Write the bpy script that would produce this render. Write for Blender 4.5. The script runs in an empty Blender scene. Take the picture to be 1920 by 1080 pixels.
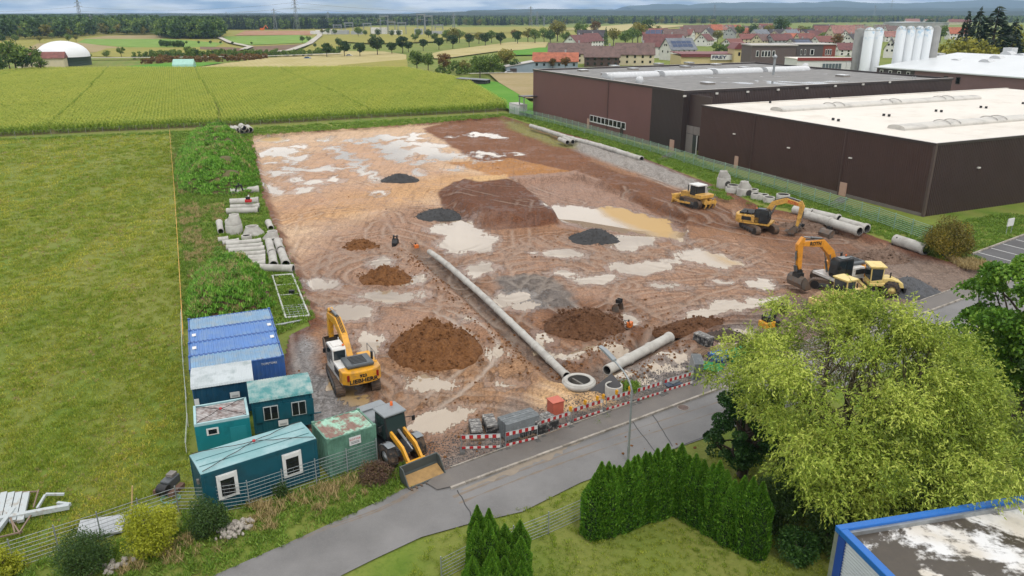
import bpy, bmesh, math, random
import numpy as np
from mathutils import Vector, Matrix

random.seed(7); RNG = np.random.default_rng(7)
PI = math.pi
SC = bpy.context.scene
COL = SC.collection

# ------------------------------------------------------------------ camera
CAM_H = 25.5; FPX = 1440.0; PITCH = math.atan((540 - 25) / FPX)
cd = bpy.data.cameras.new('camera'); cam = bpy.data.objects.new('camera', cd); COL.objects.link(cam)
cam.location = (0, 0, CAM_H); cam.rotation_euler = (PI/2 - PITCH, 0, 0)
cd.sensor_width = 36; cd.lens = 36 * FPX / 1920; cd.clip_start = .5; cd.clip_end = 60000
SC.camera = cam

# ------------------------------------------------------------------ world, sun, exposure
SUN_EL, SUN_AZ = math.radians(58), math.radians(165)      # azimuth clockwise from +Y
w = bpy.data.worlds.new('World'); SC.world = w; w.use_nodes = True
N = w.node_tree.nodes; L = w.node_tree.links; N.clear()
out = N.new('ShaderNodeOutputWorld'); bg = N.new('ShaderNodeBackground'); bg.inputs[1].default_value = .083
sky = N.new('ShaderNodeTexSky'); sky.sky_type = 'NISHITA'; sky.sun_disc = False
sky.sun_elevation = SUN_EL; sky.sun_rotation = SUN_AZ; sky.air_density = 1.0; sky.dust_density = .6; sky.altitude = 300
geo = N.new('ShaderNodeTexCoord'); sep = N.new('ShaderNodeSeparateXYZ'); L.new(geo.outputs['Generated'], sep.inputs[0])
ab = N.new('ShaderNodeMath'); ab.operation = 'ABSOLUTE'; L.new(sep.outputs[2], ab.inputs[0])
ad = N.new('ShaderNodeMath'); ad.operation = 'ADD'; ad.inputs[1].default_value = .13; L.new(ab.outputs[0], ad.inputs[0])
dx = N.new('ShaderNodeMath'); dx.operation = 'DIVIDE'; L.new(sep.outputs[0], dx.inputs[0]); L.new(ad.outputs[0], dx.inputs[1])
dy = N.new('ShaderNodeMath'); dy.operation = 'DIVIDE'; L.new(sep.outputs[1], dy.inputs[0]); L.new(ad.outputs[0], dy.inputs[1])
cb = N.new('ShaderNodeCombineXYZ'); L.new(dx.outputs[0], cb.inputs[0]); L.new(dy.outputs[0], cb.inputs[1])
nz = N.new('ShaderNodeTexNoise'); nz.inputs['Scale'].default_value = 1.0; nz.inputs['Detail'].default_value = 7; nz.inputs['Roughness'].default_value = .55
L.new(cb.outputs[0], nz.inputs['Vector'])
rp = N.new('ShaderNodeValToRGB'); rp.color_ramp.elements[0].position = .35; rp.color_ramp.elements[1].position = .50
L.new(nz.outputs[0], rp.inputs[0])
nz2 = N.new('ShaderNodeTexNoise'); nz2.inputs['Scale'].default_value = 1.9; nz2.inputs['Detail'].default_value = 6
L.new(cb.outputs[0], nz2.inputs['Vector'])
cr = N.new('ShaderNodeValToRGB'); cr.color_ramp.elements[0].position = .34; cr.color_ramp.elements[1].position = .66
cr.color_ramp.elements[0].color = (13, 13.2, 13.5, 1); cr.color_ramp.elements[1].color = (20.5, 20, 19.2, 1)
L.new(nz2.outputs[0], cr.inputs[0])
mx = N.new('ShaderNodeMix'); mx.data_type = 'RGBA'
L.new(rp.outputs[0], mx.inputs[0]); L.new(sky.outputs[0], mx.inputs[6]); L.new(cr.outputs[0], mx.inputs[7])
hr = N.new('ShaderNodeMapRange'); hr.interpolation_type = 'SMOOTHSTEP'; hr.inputs['From Min'].default_value = .0; hr.inputs['From Max'].default_value = .12
L.new(ab.outputs[0], hr.inputs['Value'])                     # far clouds dim and turn blue towards the horizon, all the way round
c2 = N.new('ShaderNodeValToRGB'); c2.color_ramp.elements[0].position = .38; c2.color_ramp.elements[1].position = .62; c2.color_ramp.elements[0].color = (1.5, 3.0, 5.2, 1); c2.color_ramp.elements[1].color = (10.5, 10.6, 10.8, 1); L.new(nz2.outputs[0], c2.inputs[0])
vm = N.new('ShaderNodeMix'); vm.data_type = 'RGBA'; L.new(hr.outputs[0], vm.inputs[0]); L.new(c2.outputs[0], vm.inputs[6]); L.new(cr.outputs[0], vm.inputs[7]); L.new(vm.outputs[2], mx.inputs[7])
L.new(mx.outputs[2], bg.inputs[0]); L.new(bg.outputs[0], out.inputs[0])
sd = bpy.data.lights.new('sun', 'SUN'); sun = bpy.data.objects.new('sun', sd); COL.objects.link(sun)
sd.energy = 1.5; sd.angle = math.radians(10); sd.color = (1, .965, .91)
sun.rotation_euler = Vector((math.sin(SUN_AZ)*math.cos(SUN_EL), math.cos(SUN_AZ)*math.cos(SUN_EL), math.sin(SUN_EL))).to_track_quat('Z', 'Y').to_euler()
SC.view_settings.view_transform = 'Standard'; SC.view_settings.look = 'None'
SC.view_settings.exposure = .12; SC.view_settings.gamma = 1; SC.view_settings.use_curve_mapping = False
SC.render.engine = 'CYCLES'; SC.cycles.max_bounces = 4; SC.cycles.diffuse_bounces = 2; SC.cycles.glossy_bounces = 2; SC.cycles.transmission_bounces = 2; SC.cycles.transparent_max_bounces = 8; SC.cycles.volume_bounces = 0

# ------------------------------------------------------------------ survey: photo point -> place on the ground
def at(px, py, z=0.0):
    a = (px-960)/FPX; b = (540-py)/FPX
    r = (a, math.cos(PITCH)+b*math.sin(PITCH), -math.sin(PITCH)+b*math.cos(PITCH))
    t = (z-CAM_H)/r[2]
    return Vector((r[0]*t, r[1]*t, z))
def hz(px, py, py_top):                      # height of something standing at (px,py) whose top shows at py_top
    p = at(px, py); D = math.hypot(p.x, p.y)
    a = (px-960)/FPX; b = (540-py_top)/FPX
    r = (a, math.cos(PITCH)+b*math.sin(PITCH), -math.sin(PITCH)+b*math.cos(PITCH))
    return CAM_H + r[2]/math.hypot(r[0], r[1])*D
def heading(p0, p1):
    d = at(*p1)-at(*p0); return math.atan2(d.y, d.x)

# ------------------------------------------------------------------ naming helpers
def tag(o, label=None, cat=None, group=None, kind=None):
    if label: o['label'] = label
    if cat: o['category'] = cat
    if group: o['group'] = group
    if kind: o['kind'] = kind
    return o
def thing(name, label, cat, loc=(0, 0, 0), rz=0, group=None, scale=None):
    o = bpy.data.objects.new(name, None); COL.objects.link(o); o.empty_display_size = .3
    o.location = loc; o.rotation_euler = (0, 0, rz)
    if scale: o.scale = (scale,)*3 if not hasattr(scale, '__len__') else scale
    return tag(o, label, cat, group)
def link(name, me, parent=None, loc=None, rz=None):
    o = bpy.data.objects.new(name, me); COL.objects.link(o)
    if parent: o.parent = parent
    if loc is not None: o.location = loc
    if rz is not None: o.rotation_euler = (0, 0, rz)
    return o
KIDS = {}
def copy_tree(o, parent=None):
    c = o.copy(); COL.objects.link(c)
    if parent: c.parent = parent
    for ch in [k for k in o.children]: copy_tree(ch, c)
    return c
ORD = ['first','second','third','fourth','fifth','sixth','seventh','eighth','ninth','tenth','eleventh','twelfth','thirteenth','fourteenth','fifteenth','sixteenth','seventeenth','eighteenth','nineteenth','twentieth']
def nth(i):
    if i < 20: return ORD[i]
    t = ['twenty','thirty','forty','fifty','sixty'][(i+1)//10-2]
    return t+'-'+ORD[(i+1) % 10-1] if (i+1) % 10 else {20:'twentieth',30:'thirtieth',40:'fortieth',50:'fiftieth'}[i+1]

# ------------------------------------------------------------------ materials
def lin(c):
    return tuple(((x/255)/12.92 if x/255 <= .04045 else ((x/255+.055)/1.055)**2.4) for x in c)
class NT:
    def __init__(s, name):
        s.m = bpy.data.materials.new(name); s.m.use_nodes = True
        s.n = s.m.node_tree.nodes; s.l = s.m.node_tree.links
        s.b = s.n['Principled BSDF']; s.o = s.n['Material Output']
    def new(s, t, **k):
        x = s.n.new(t)
        for a, v in k.items(): setattr(x, a, v)
        return x
    def pos(s):
        if not hasattr(s, '_p'): s._p = s.new('ShaderNodeNewGeometry').outputs['Position']
        return s._p
    def noise(s, scale, detail=4, rough=.55, vec=None, dist=0):
        x = s.new('ShaderNodeTexNoise'); x.inputs['Scale'].default_value = scale; x.inputs['Detail'].default_value = detail
        x.inputs['Roughness'].default_value = rough; x.inputs['Distortion'].default_value = dist
        s.l.new(vec if vec is not None else s.pos(), x.inputs['Vector']); return x.outputs[0]
    def ramp(s, f, a, b, c0=(0, 0, 0, 1), c1=(1, 1, 1, 1)):
        x = s.new('ShaderNodeValToRGB'); e = x.color_ramp.elements
        e[0].position = a; e[1].position = b; e[0].color = tuple(c0)[:3]+(1,); e[1].color = tuple(c1)[:3]+(1,)
        s.l.new(f, x.inputs[0]); return x.outputs[0]
    def mix(s, f, a, b, mode='MIX'):
        x = s.new('ShaderNodeMix', data_type='RGBA', blend_type=mode)
        for i, v in ((0, f), (6, a), (7, b)):
            if isinstance(v, (int, float)): x.inputs[i].default_value = v
            elif isinstance(v, tuple): x.inputs[i].default_value = v[:3]+(1,)
            else: s.l.new(v, x.inputs[i])
        return x.outputs[2]
    def math(s, op, a, b=0., clamp=False):
        x = s.new('ShaderNodeMath', operation=op, use_clamp=clamp)
        for i, v in ((0, a), (1, b)):
            if isinstance(v, (int, float)): x.inputs[i].default_value = v
            else: s.l.new(v, x.inputs[i])
        return x.outputs[0]
    def attr(s, name, out='Fac'):
        x = s.new('ShaderNodeAttribute', attribute_name=name); return x.outputs[out]
    def scalevec(s, v):
        x = s.new('ShaderNodeMapping'); x.inputs['Scale'].default_value = v; s.l.new(s.pos(), x.inputs['Vector']); return x.outputs[0]
    def bump(s, h, strength, dist=.05):
        x = s.new('ShaderNodeBump'); x.inputs['Strength'].default_value = strength; x.inputs['Distance'].default_value = dist
        s.l.new(h, x.inputs['Height']); s.l.new(x.outputs[0], s.b.inputs['Normal']); return x
    def set(s, **k):
        for a, v in k.items():
            i = s.b.inputs[{'color': 'Base Color', 'rough': 'Roughness', 'metal': 'Metallic', 'ior': 'IOR', 'trans': 'Transmission Weight', 'coat': 'Coat Weight', 'spec': 'Specular IOR Level'}[a]]
            if isinstance(v, (int, float)): i.default_value = v
            elif isinstance(v, tuple): i.default_value = v[:3]+(1,)
            else: s.l.new(v, i)
        return s
MATS = {}
def M(name, rgb, rough=.6, var=.18, scale=2.5, dirt=None, dirt_amt=.5, dirt_scale=1.2, metal=0, bump=0, bscale=30, coat=0):
    """painted / cast surface: base colour (photo sRGB divided by the light level), mottling, optional grime"""
    if name in MATS: return MATS[name]
    t = NT(name); c = tuple(x*.72 for x in lin(rgb))
    n1 = t.noise(scale, 5)
    col = t.mix(t.ramp(n1, .3, .7), tuple(x*(1-var) for x in c), tuple(min(1, x*(1+var)) for x in c))
    if dirt:
        d = t.ramp(t.noise(dirt_scale, 6, .65), .62-dirt_amt*.35, .72-dirt_amt*.2)
        col = t.mix(t.math('MULTIPLY', d, .8), col, tuple(x*.72 for x in lin(dirt)))
    t.set(color=col, rough=t.math('ADD', t.math('MULTIPLY', n1, .2), rough-.1), metal=metal, coat=coat)
    if bump: t.bump(t.noise(bscale, 4), bump, .03)
    MATS[name] = t.m; return t.m
def glass(name='dark_glass', rgb=(26, 30, 32)):
    if name in MATS: return MATS[name]
    t = NT(name).set(color=tuple(lin(rgb)), rough=.06, spec=.6); MATS[name] = t.m; return t.m

# ------------------------------------------------------------------ mesh builder
class MB:
    def __init__(s): s.v = []; s.f = []; s.s = []; s.mi = []; s.cur = 0; s.M = None
    def add(s, vs, fs, smooth=False):
        o = len(s.v)
        if s.M is not None: vs = [s.M @ Vector(p) for p in vs]
        s.v += [tuple(p) for p in vs]; s.f += [tuple(i+o for i in f) for f in fs]
        s.s += [smooth]*len(fs); s.mi += [s.cur]*len(fs); return s
    def box(s, c, d, rz=0, ry=0):
        x, y, z = (k/2 for k in d); m = Matrix.Rotation(rz, 3, 'Z') @ Matrix.Rotation(ry, 3, 'Y')
        vs = [Vector(c)+m @ Vector((i*x, j*y, k*z)) for i in (-1, 1) for j in (-1, 1) for k in (-1, 1)]
        return s.add(vs, [(0, 1, 3, 2), (4, 6, 7, 5), (0, 4, 5, 1), (2, 3, 7, 6), (0, 2, 6, 4), (1, 5, 7, 3)])
    def b2(s, x0, x1, y0, y1, z0, z1): return s.box(((x0+x1)/2, (y0+y1)/2, (z0+z1)/2), (abs(x1-x0), abs(y1-y0), abs(z1-z0)))
    def ext(s, prof, y0, y1, axis='Y'):
        n = len(prof); k = {'Y': lambda p, y: (p[0], y, p[1]), 'X': lambda p, y: (y, p[0], p[1]), 'Z': lambda p, y: (p[0], p[1], y)}[axis]
        vs = [k(p, y0) for p in prof]+[k(p, y1) for p in prof]
        fs = [tuple(range(n)), tuple(range(2*n-1, n-1, -1))]+[(i, i+n, (i+1) % n+n, (i+1) % n) for i in range(n)]
        return s.add(vs, fs)
    def cyl(s, p0, p1, r0, r1=None, n=12, cap=True, smooth=True):
        p0 = Vector(p0); p1 = Vector(p1); r1 = r0 if r1 is None else r1
        d = (p1-p0).normalized(); u = d.orthogonal().normalized(); q = d.cross(u)
        vs = []
        for p, r in ((p0, r0), (p1, r1)):
            for i in range(n):
                a = 2*PI*i/n; vs.append(p+u*(r*math.cos(a))+q*(r*math.sin(a)))
        s.add(vs, [(i, (i+1) % n, (i+1) % n+n, i+n) for i in range(n)], smooth)
        if cap: s.add(vs, [tuple(range(n-1, -1, -1)), tuple(range(n, 2*n))])
        return s
    def path(s, pts, r, n=6):
        for a, b in zip(pts[:-1], pts[1:]): s.cyl(a, b, r, n=n)
        return s
    def lathe(s, prof, n=24, axis='Z', c=(0, 0, 0), closed=False, smooth=True):
        """prof: (radius, along) pairs"""
        vs = []; m = len(prof); c = Vector(c)
        for i in range(n):
            a = 2*PI*i/n
            for r, h in prof:
                x, y = r*math.cos(a), r*math.sin(a)
                vs.append(c+Vector({'Z': (x, y, h), 'X': (h, x, y), 'Y': (x, h, -y)}[axis]))
        fs = []
        for i in range(n):
            j = (i+1) % n
            for k in range(m if closed else m-1):
                l = (k+1) % m; fs.append((i*m+k, j*m+k, j*m+l, i*m+l))
        return s.add(vs, fs, smooth)
    def sweep(s, pts, hw, y0, y1):
        """flat beam through points (x,z) with half heights hw, thickness y0..y1"""
        P = [Vector((p[0], p[1])) for p in pts]; up = []; dn = []
        for i, p in enumerate(P):
            d = (P[min(i+1, len(P)-1)]-P[max(i-1, 0)]).normalized(); q = Vector((-d.y, d.x))
            up.append(p+q*hw[i]); dn.append(p-q*hw[i])
        for i in range(len(P)-1):
            s.ext([tuple(dn[i]), tuple(dn[i+1]), tuple(up[i+1]), tuple(up[i])], y0, y1)
        return s
    def mesh(s, name, mats):
        me = bpy.data.meshes.new(name); me.from_pydata(s.v, [], s.f)
        for m in (mats if isinstance(mats, (list, tuple)) else [mats]): me.materials.append(m)
        me.polygons.foreach_set('use_smooth', s.s); me.polygons.foreach_set('material_index', s.mi)
        bm = bmesh.new(); bm.from_mesh(me); bmesh.ops.recalc_face_normals(bm, faces=bm.faces); bm.to_mesh(me); bm.free()
        me.update(); return me
    def build(s, name, mats, parent=None, loc=None, rz=None, bev=0):
        o = link(name, s.mesh(name, mats), parent, loc, rz)
        if bev:
            b = o.modifiers.new('edge', 'BEVEL'); b.width = bev; b.segments = 2; b.limit_method = 'ANGLE'; b.angle_limit = math.radians(40)
        return o
def npmesh(name, V, F, mats, smooth=False, attrs=None):
    """V (n,3), F (m,k) arrays -> mesh"""
    me = bpy.data.meshes.new(name); V = np.ascontiguousarray(V, np.float32); F = np.ascontiguousarray(F, np.int32); m, k = F.shape
    me.vertices.add(len(V)); me.vertices.foreach_set('co', V.ravel())
    me.loops.add(m*k); me.loops.foreach_set('vertex_index', F.ravel())
    me.polygons.add(m); me.polygons.foreach_set('loop_start', np.arange(0, m*k, k, dtype=np.int32))
    if smooth: me.polygons.foreach_set('use_smooth', np.ones(m, bool))
    for mt in (mats if isinstance(mats, (list, tuple)) else [mats]): me.materials.append(mt)
    for nm, (dom, ty, data) in (attrs or {}).items():
        a = me.attributes.new(nm, ty, dom)
        a.data.foreach_set('color' if 'COLOR' in ty else ('vector' if ty == 'FLOAT_VECTOR' else 'value'), np.ascontiguousarray(data, np.float32).ravel())
    me.update(); me.validate(); return me
def poly_sheet(name, pts, z, mat, kind='structure', thick=0):
    """flat polygon sheet from ground points"""
    me = bpy.data.meshes.new(name); P = [(p[0], p[1], z) for p in pts]
    if thick:
        n = len(P); V = P+[(x, y, z-thick) for x, y, _ in P]
        me.from_pydata(V, [], [tuple(range(n))]+[(i, (i+1) % n, (i+1) % n+n, i+n) for i in range(n)])
    else: me.from_pydata(P, [], [tuple(range(len(P)))])
    bm = bmesh.new(); bm.from_mesh(me); bmesh.ops.recalc_face_normals(bm, faces=bm.faces)
    if not thick and bm.faces and next(iter(bm.faces)).normal.z < 0: bmesh.ops.reverse_faces(bm, faces=bm.faces)
    bm.to_mesh(me); bm.free(); me.materials.append(mat)
    o = link(name, me); tag(o, kind=kind); return o
def text(name, body, size, mat, parent, loc, rot, ext=.006, align='CENTER', bold=0, sx=1):
    cu = bpy.data.curves.new(name, 'FONT'); cu.body = body; cu.size = size; cu.extrude = ext; cu.align_x = align; cu.align_y = 'CENTER'; cu.offset = bold; cu.resolution_u = 2
    tmp = bpy.data.objects.new(name+'_src', cu); COL.objects.link(tmp)
    dg = bpy.context.evaluated_depsgraph_get(); me = bpy.data.meshes.new_from_object(tmp.evaluated_get(dg))
    bpy.data.objects.remove(tmp); me.materials.clear(); me.materials.append(mat)
    o = link(name, me, parent); o.location = loc; o.rotation_euler = rot; o.scale = (sx, 1, 1); return o
def scatter(name, pts, scl, rz, src, kind='stuff', parent=None, tilt=None):
    """one object: src instanced on every point"""
    n = len(pts); me = bpy.data.meshes.new(name); me.vertices.add(n); me.vertices.foreach_set('co', np.ascontiguousarray(pts, np.float32).ravel())
    for nm, d in (('scl', scl), ('rz', rz)):
        a = me.attributes.new(nm, 'FLOAT', 'POINT'); a.data.foreach_set('value', np.ascontiguousarray(np.broadcast_to(d, n), np.float32))
    o = link(name, me, parent); tag(o, kind=kind)
    ng = bpy.data.node_groups.new(name+'_nodes', 'GeometryNodeTree')
    ng.interface.new_socket('Geometry', in_out='INPUT', socket_type='NodeSocketGeometry'); ng.interface.new_socket('Geometry', in_out='OUTPUT', socket_type='NodeSocketGeometry')
    gi = ng.nodes.new('NodeGroupInput'); go = ng.nodes.new('NodeGroupOutput'); ip = ng.nodes.new('GeometryNodeInstanceOnPoints')
    oi = ng.nodes.new('GeometryNodeObjectInfo'); oi.inputs[0].default_value = src; oi.inputs[1].default_value = True
    a1 = ng.nodes.new('GeometryNodeInputNamedAttribute'); a1.data_type = 'FLOAT'; a1.inputs[0].default_value = 'scl'
    a2 = ng.nodes.new('GeometryNodeInputNamedAttribute'); a2.data_type = 'FLOAT'; a2.inputs[0].default_value = 'rz'
    cx = ng.nodes.new('ShaderNodeCombineXYZ'); k = ng.links.new
    k(gi.outputs[0], ip.inputs['Points']); k(oi.outputs['Geometry'], ip.inputs['Instance']); k(a1.outputs[0], ip.inputs['Scale']); k(a2.outputs[0], cx.inputs[2])
    er = ng.nodes.new('FunctionNodeEulerToRotation'); k(cx.outputs[0], er.inputs[0]); k(er.outputs[0], ip.inputs['Rotation'])
    k(ip.outputs[0], go.inputs[0])
    md = o.modifiers.new('scatter', 'NODES'); md.node_group = ng
    return o
def src_obj(name, me): return bpy.data.objects.new(name, me)
def inside(px, py, poly):
    """vectorised point in polygon"""
    r = np.zeros(px.shape, bool); n = len(poly)
    for i in range(n):
        x0, y0 = poly[i][0], poly[i][1]; x1, y1 = poly[i-1][0], poly[i-1][1]
        c = ((y0 > py) != (y1 > py)) & (px < (x1-x0)*(py-y0)/((y1-y0) or 1e-9)+x0); r ^= c
    return r
def sdist(px, py, poly):
    """signed distance, positive inside"""
    d = np.full(px.shape, 1e9); n = len(poly)
    for i in range(n):
        ax, ay = poly[i-1][0], poly[i-1][1]; bx, by = poly[i][0], poly[i][1]; ux, uy = bx-ax, by-ay
        t = np.clip(((px-ax)*ux+(py-ay)*uy)/(ux*ux+uy*uy+1e-9), 0, 1)
        d = np.minimum(d, np.hypot(px-ax-t*ux, py-ay-t*uy))
    return np.where(inside(px, py, poly), d, -d)
def ldist(px, py, line):
    """distance to polyline and signed side"""
    d = np.full(px.shape, 1e9); sg = np.zeros(px.shape)
    for a, b in zip(line[:-1], line[1:]):
        ux, uy = b[0]-a[0], b[1]-a[1]; t = np.clip(((px-a[0])*ux+(py-a[1])*uy)/(ux*ux+uy*uy+1e-9), 0, 1)
        e = np.hypot(px-a[0]-t*ux, py-a[1]-t*uy); c = (px-a[0])*uy-(py-a[1])*ux
        sg = np.where(e < d, np.sign(c), sg); d = np.minimum(d, e)
    return d, sg
def vnoise(x, y, seed=0, octaves=4):
    """value noise on arrays"""
    r = np.zeros(x.shape); amp = 1.; tot = 0.
    for o in range(octaves):
        xi = np.floor(x).astype(np.int64); yi = np.floor(y).astype(np.int64); fx = x-xi; fy = y-yi
        fx = fx*fx*(3-2*fx); fy = fy*fy*(3-2*fy)
        def h(a, b): 
            k = (a*374761393+b*668265263+(seed+o)*974634777) & 0x7fffffff
            k = ((k ^ (k >> 13))*1274126177) & 0x7fffffff
            return ((k ^ (k >> 16)) & 0xffff)/65535.
        r += amp*((h(xi, yi)*(1-fx)+h(xi+1, yi)*fx)*(1-fy)+(h(xi, yi+1)*(1-fx)+h(xi+1, yi+1)*fx)*fy)
        tot += amp; amp *= .5; x = x*2+17.3; y = y*2+9.1
    return r/tot
# ================================================================== SETTING: ground, site, road, fields
SITE_PX = [(555, 628), (592, 612), (560, 520), (520, 430), (490, 345), (478, 290), (463, 252), (600, 244), (780, 232), (935, 216), (985, 232), (1100, 262), (1205, 298), (1300, 335), (1345, 352), (1420, 388), (1520, 408), (1620, 440), (1720, 476), (1800, 500), (1900, 503), (1810, 537), (1693, 584), (1361, 704), (1190, 767), (1000, 836), (880, 882), (812, 906), (740, 878), (690, 850), (560, 800), (530, 740)]
SITE = [at(*p) for p in SITE_PX]
AX = Vector((.385, -.923)).normalized(); AY = Vector((-AX.y, AX.x))      # along the site towards the road; across to the right
# ---- big ground sheet
def axis_coords(lo, hi, step, far_lo, far_hi, g=1.16):
    c = list(np.arange(lo, hi+step/2, step)); a = []; d = step; x = lo
    while x > far_lo: d *= g; x -= d; a.append(x)
    b = []; d = step; x = c[-1]
    while x < far_hi: d *= g; x += d; b.append(x)
    return np.array(a[::-1]+c+b)
gx = axis_coords(-120, 110, 1.25, -12000, 12000); gy = axis_coords(8, 235, 1.25, -2500, 16000)
X, Y = np.meshgrid(gx, gy); sdg = sdist(X, Y, SITE)
Z = np.where(sdg > 0, -np.clip((sdg-.3)*1.5, 0, 3.0), 0) - .02
Z += (vnoise(X*.05, Y*.05, 3)-.5)*.12*(sdg < 0)*(Y < 230)
nx, ny = len(gx), len(gy)
idx = np.arange(nx*ny).reshape(ny, nx)
F = np.stack([idx[:-1, :-1], idx[:-1, 1:], idx[1:, 1:], idx[1:, :-1]], -1).reshape(-1, 4)
t = NT('meadow_grass')
n_big = t.noise(.035, 4); n_mid = t.noise(.35, 5, .6); n_fine = t.noise(3.2, 4, .7)
stripe = t.new('ShaderNodeTexWave', wave_type='BANDS', bands_direction='X'); stripe.inputs['Scale'].default_value = .055; stripe.inputs['Distortion'].default_value = 2.5; stripe.inputs['Detail'].default_value = 3
mp = t.new('ShaderNodeMapping'); mp.inputs['Rotation'].default_value = (0, 0, math.radians(-21)); t.l.new(t.pos(), mp.inputs[0]); t.l.new(mp.outputs[0], stripe.inputs['Vector'])
g1 = t.mix(t.ramp(n_mid, .35, .68), (.085, .15, .017), (.16, .205, .036))
g2 = t.mix(t.ramp(n_big, .4, .62), g1, (.17, .19, .042))
g2 = t.mix(t.math('MULTIPLY', stripe.outputs[0], .55), g2, (.19, .19, .05))
g3 = t.mix(t.math('MULTIPLY', t.ramp(n_fine, .5, .72), .55), g2, (.06, .11, .012))
t.set(color=g3, rough=.9, spec=.15); t.bump(n_fine, .8, .12); MEADOW = t.m
ground = link('ground', npmesh('ground', np.stack([X, Y, Z], -1).reshape(-1, 3), F, MEADOW, True)); tag(ground, kind='structure')

# ---- site surface: mud, puddles, ruts
au = [-Vector((p.x, p.y)).dot(AX) for p in SITE]; av = [Vector((p.x, p.y)).dot(AY) for p in SITE]
u = [min(au)-1]
while u[-1] < max(au)+1: u.append(u[-1]+ .13+.12*min(1, (u[-1]-min(au))/110))
v = np.arange(min(av)-1, max(av)+1, .2)
V_, U_ = np.meshgrid(v, np.array(u)); X = V_*AY.x-U_*AX.x; Y = V_*AY.y-U_*AX.y
def P(*pts): return [at(*p) for p in pts]
sds = sdist(X, Y, SITE)
sds_n = sds + (vnoise(X*.35, Y*.35, 11)-.5)*1.6
Z = np.zeros(X.shape)
# zones of soil colour ------------------------------------------------
def L_(c): return np.array([x*.84 for x in lin(c)])
C = np.broadcast_to(L_((146, 110, 84)), X.shape+(3,)).copy()
n1 = vnoise(X*.16, Y*.16, 21, 5); n2 = vnoise(X*.6, Y*.6, 22, 4); n3 = vnoise(X*2.2, Y*2.2, 23, 3)
def zone(poly, col, soft=1.2, wob=2.4, amt=1.):
    global C
    s = sdist(X, Y, P(*poly))+(n1-.5)*wob*2+(n2-.5)*wob
    k = np.clip(s/soft*.5+.5, 0, 1)[..., None]*amt; C = C*(1-k)+L_(col)*k
zone([(440, 250), (800, 225), (960, 300), (950, 345), (880, 330), (830, 380), (760, 380), (640, 440), (545, 500), (480, 420)], (200, 172, 144), 3)
zone([(500, 380), (640, 350), (880, 315), (960, 330), (870, 345), (790, 370), (640, 405), (520, 415)], (190, 152, 112), 2.5)
zone([(600, 265), (760, 255), (820, 320), (700, 345), (560, 345)], (184, 150, 124), 4, 4, .8)
zone([(480, 300), (600, 290), (690, 370), (520, 400)], (176, 142, 118), 4, 4, .7)
zone([(790, 236), (945, 212), (1110, 285), (1090, 322), (950, 330), (900, 300)], (124, 84, 58), .5, 1.0)
zone([(840, 300), (960, 295), (1090, 322), (950, 332)], (170, 122, 72), .6, 1, .9)
zone([(945, 330), (1085, 320), (1290, 405), (1290, 450), (1050, 420)], (154, 126, 110), .4, .5)
zone([(820, 355), (850, 335), (945, 330), (1050, 415), (905, 425), (835, 395)], (104, 68, 48), .25, .35)
zone([(890, 335), (945, 325), (960, 345), (900, 352), (870, 345)], (214, 178, 130), .5, .8, .85)
zone([(1085, 322), (1110, 300), (1400, 400), (1420, 430), (1290, 415), (1180, 360)], (116, 80, 57), .5, 1.2)
zone([(545, 500), (600, 420), (760, 380), (1000, 440), (1450, 440), (1500, 560), (1300, 600), (1050, 560), (900, 620), (620, 640)], (160, 130, 110), 3, 4, .8)
zone([(700, 690), (980, 640), (1040, 700), (1000, 790), (880, 800), (740, 800)], (160, 126, 96), 2.5, 4, .8)
zone([(800, 470), (830, 465), (1100, 690), (1080, 720), (1040, 700)], (120, 88, 66), 1.2, 1.6, .8)
zone([(1080, 690), (1260, 610), (1330, 590), (1250, 660), (1100, 730)], (118, 84, 62), 1, 1.2, .8)
zone([(1000, 555), (1190, 570), (1190, 640), (1010, 630)], (116, 80, 56), 1.5, 2, .8)
zone([(1180, 620), (1480, 560), (1470, 600), (1380, 630), (1250, 650)], (110, 74, 54), 2, 2, .7)
zone([(1500, 420), (1760, 470), (1900, 500), (1900, 620), (1500, 600), (1560, 480)], (128, 116, 108), 3, 3, .85)
zone([(1300, 380), (1500, 420), (1640, 460), (1560, 520), (1420, 450)], (126, 92, 70), 2, 3, .85)
zone([(515, 610), (585, 612), (600, 700), (700, 760), (730, 860), (590, 830), (530, 740)], (146, 144, 144), .6, .8)
zone([(820, 830), (940, 770), (1060, 742), (1200, 690), (1340, 660), (1500, 640), (1340, 740), (860, 910), (770, 900)], (132, 123, 117), 1.2, 1.8, .92)
zone([(1000, 745), (1060, 715), (1130, 745), (1170, 760), (1040, 770), (1010, 765)], (206, 172, 130), .6, 1)
zone([(1110, 690), (1290, 650), (1330, 680), (1200, 735), (1130, 730)], (126, 118, 112), .8, 1.2, .85)
zone([(940, 515), (1010, 508), (1070, 545), (1075, 570), (960, 580), (935, 540)], (112, 106, 102), .5, 1.2, .95)
zone([(1050, 255), (1110, 265), (1230, 300), (1350, 350), (1330, 368), (1210, 325), (1080, 278)], (150, 146, 142), 1, 1)
zone([(1340, 600), (1480, 560), (1600, 560), (1560, 650), (1330, 680)], (112, 98, 90), 1, 1.5, .9)
zone([(935, 216), (990, 232), (1060, 262), (1085, 275), (1040, 270), (960, 240)], (128, 128, 72), 1, 1.5, .9)
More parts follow.
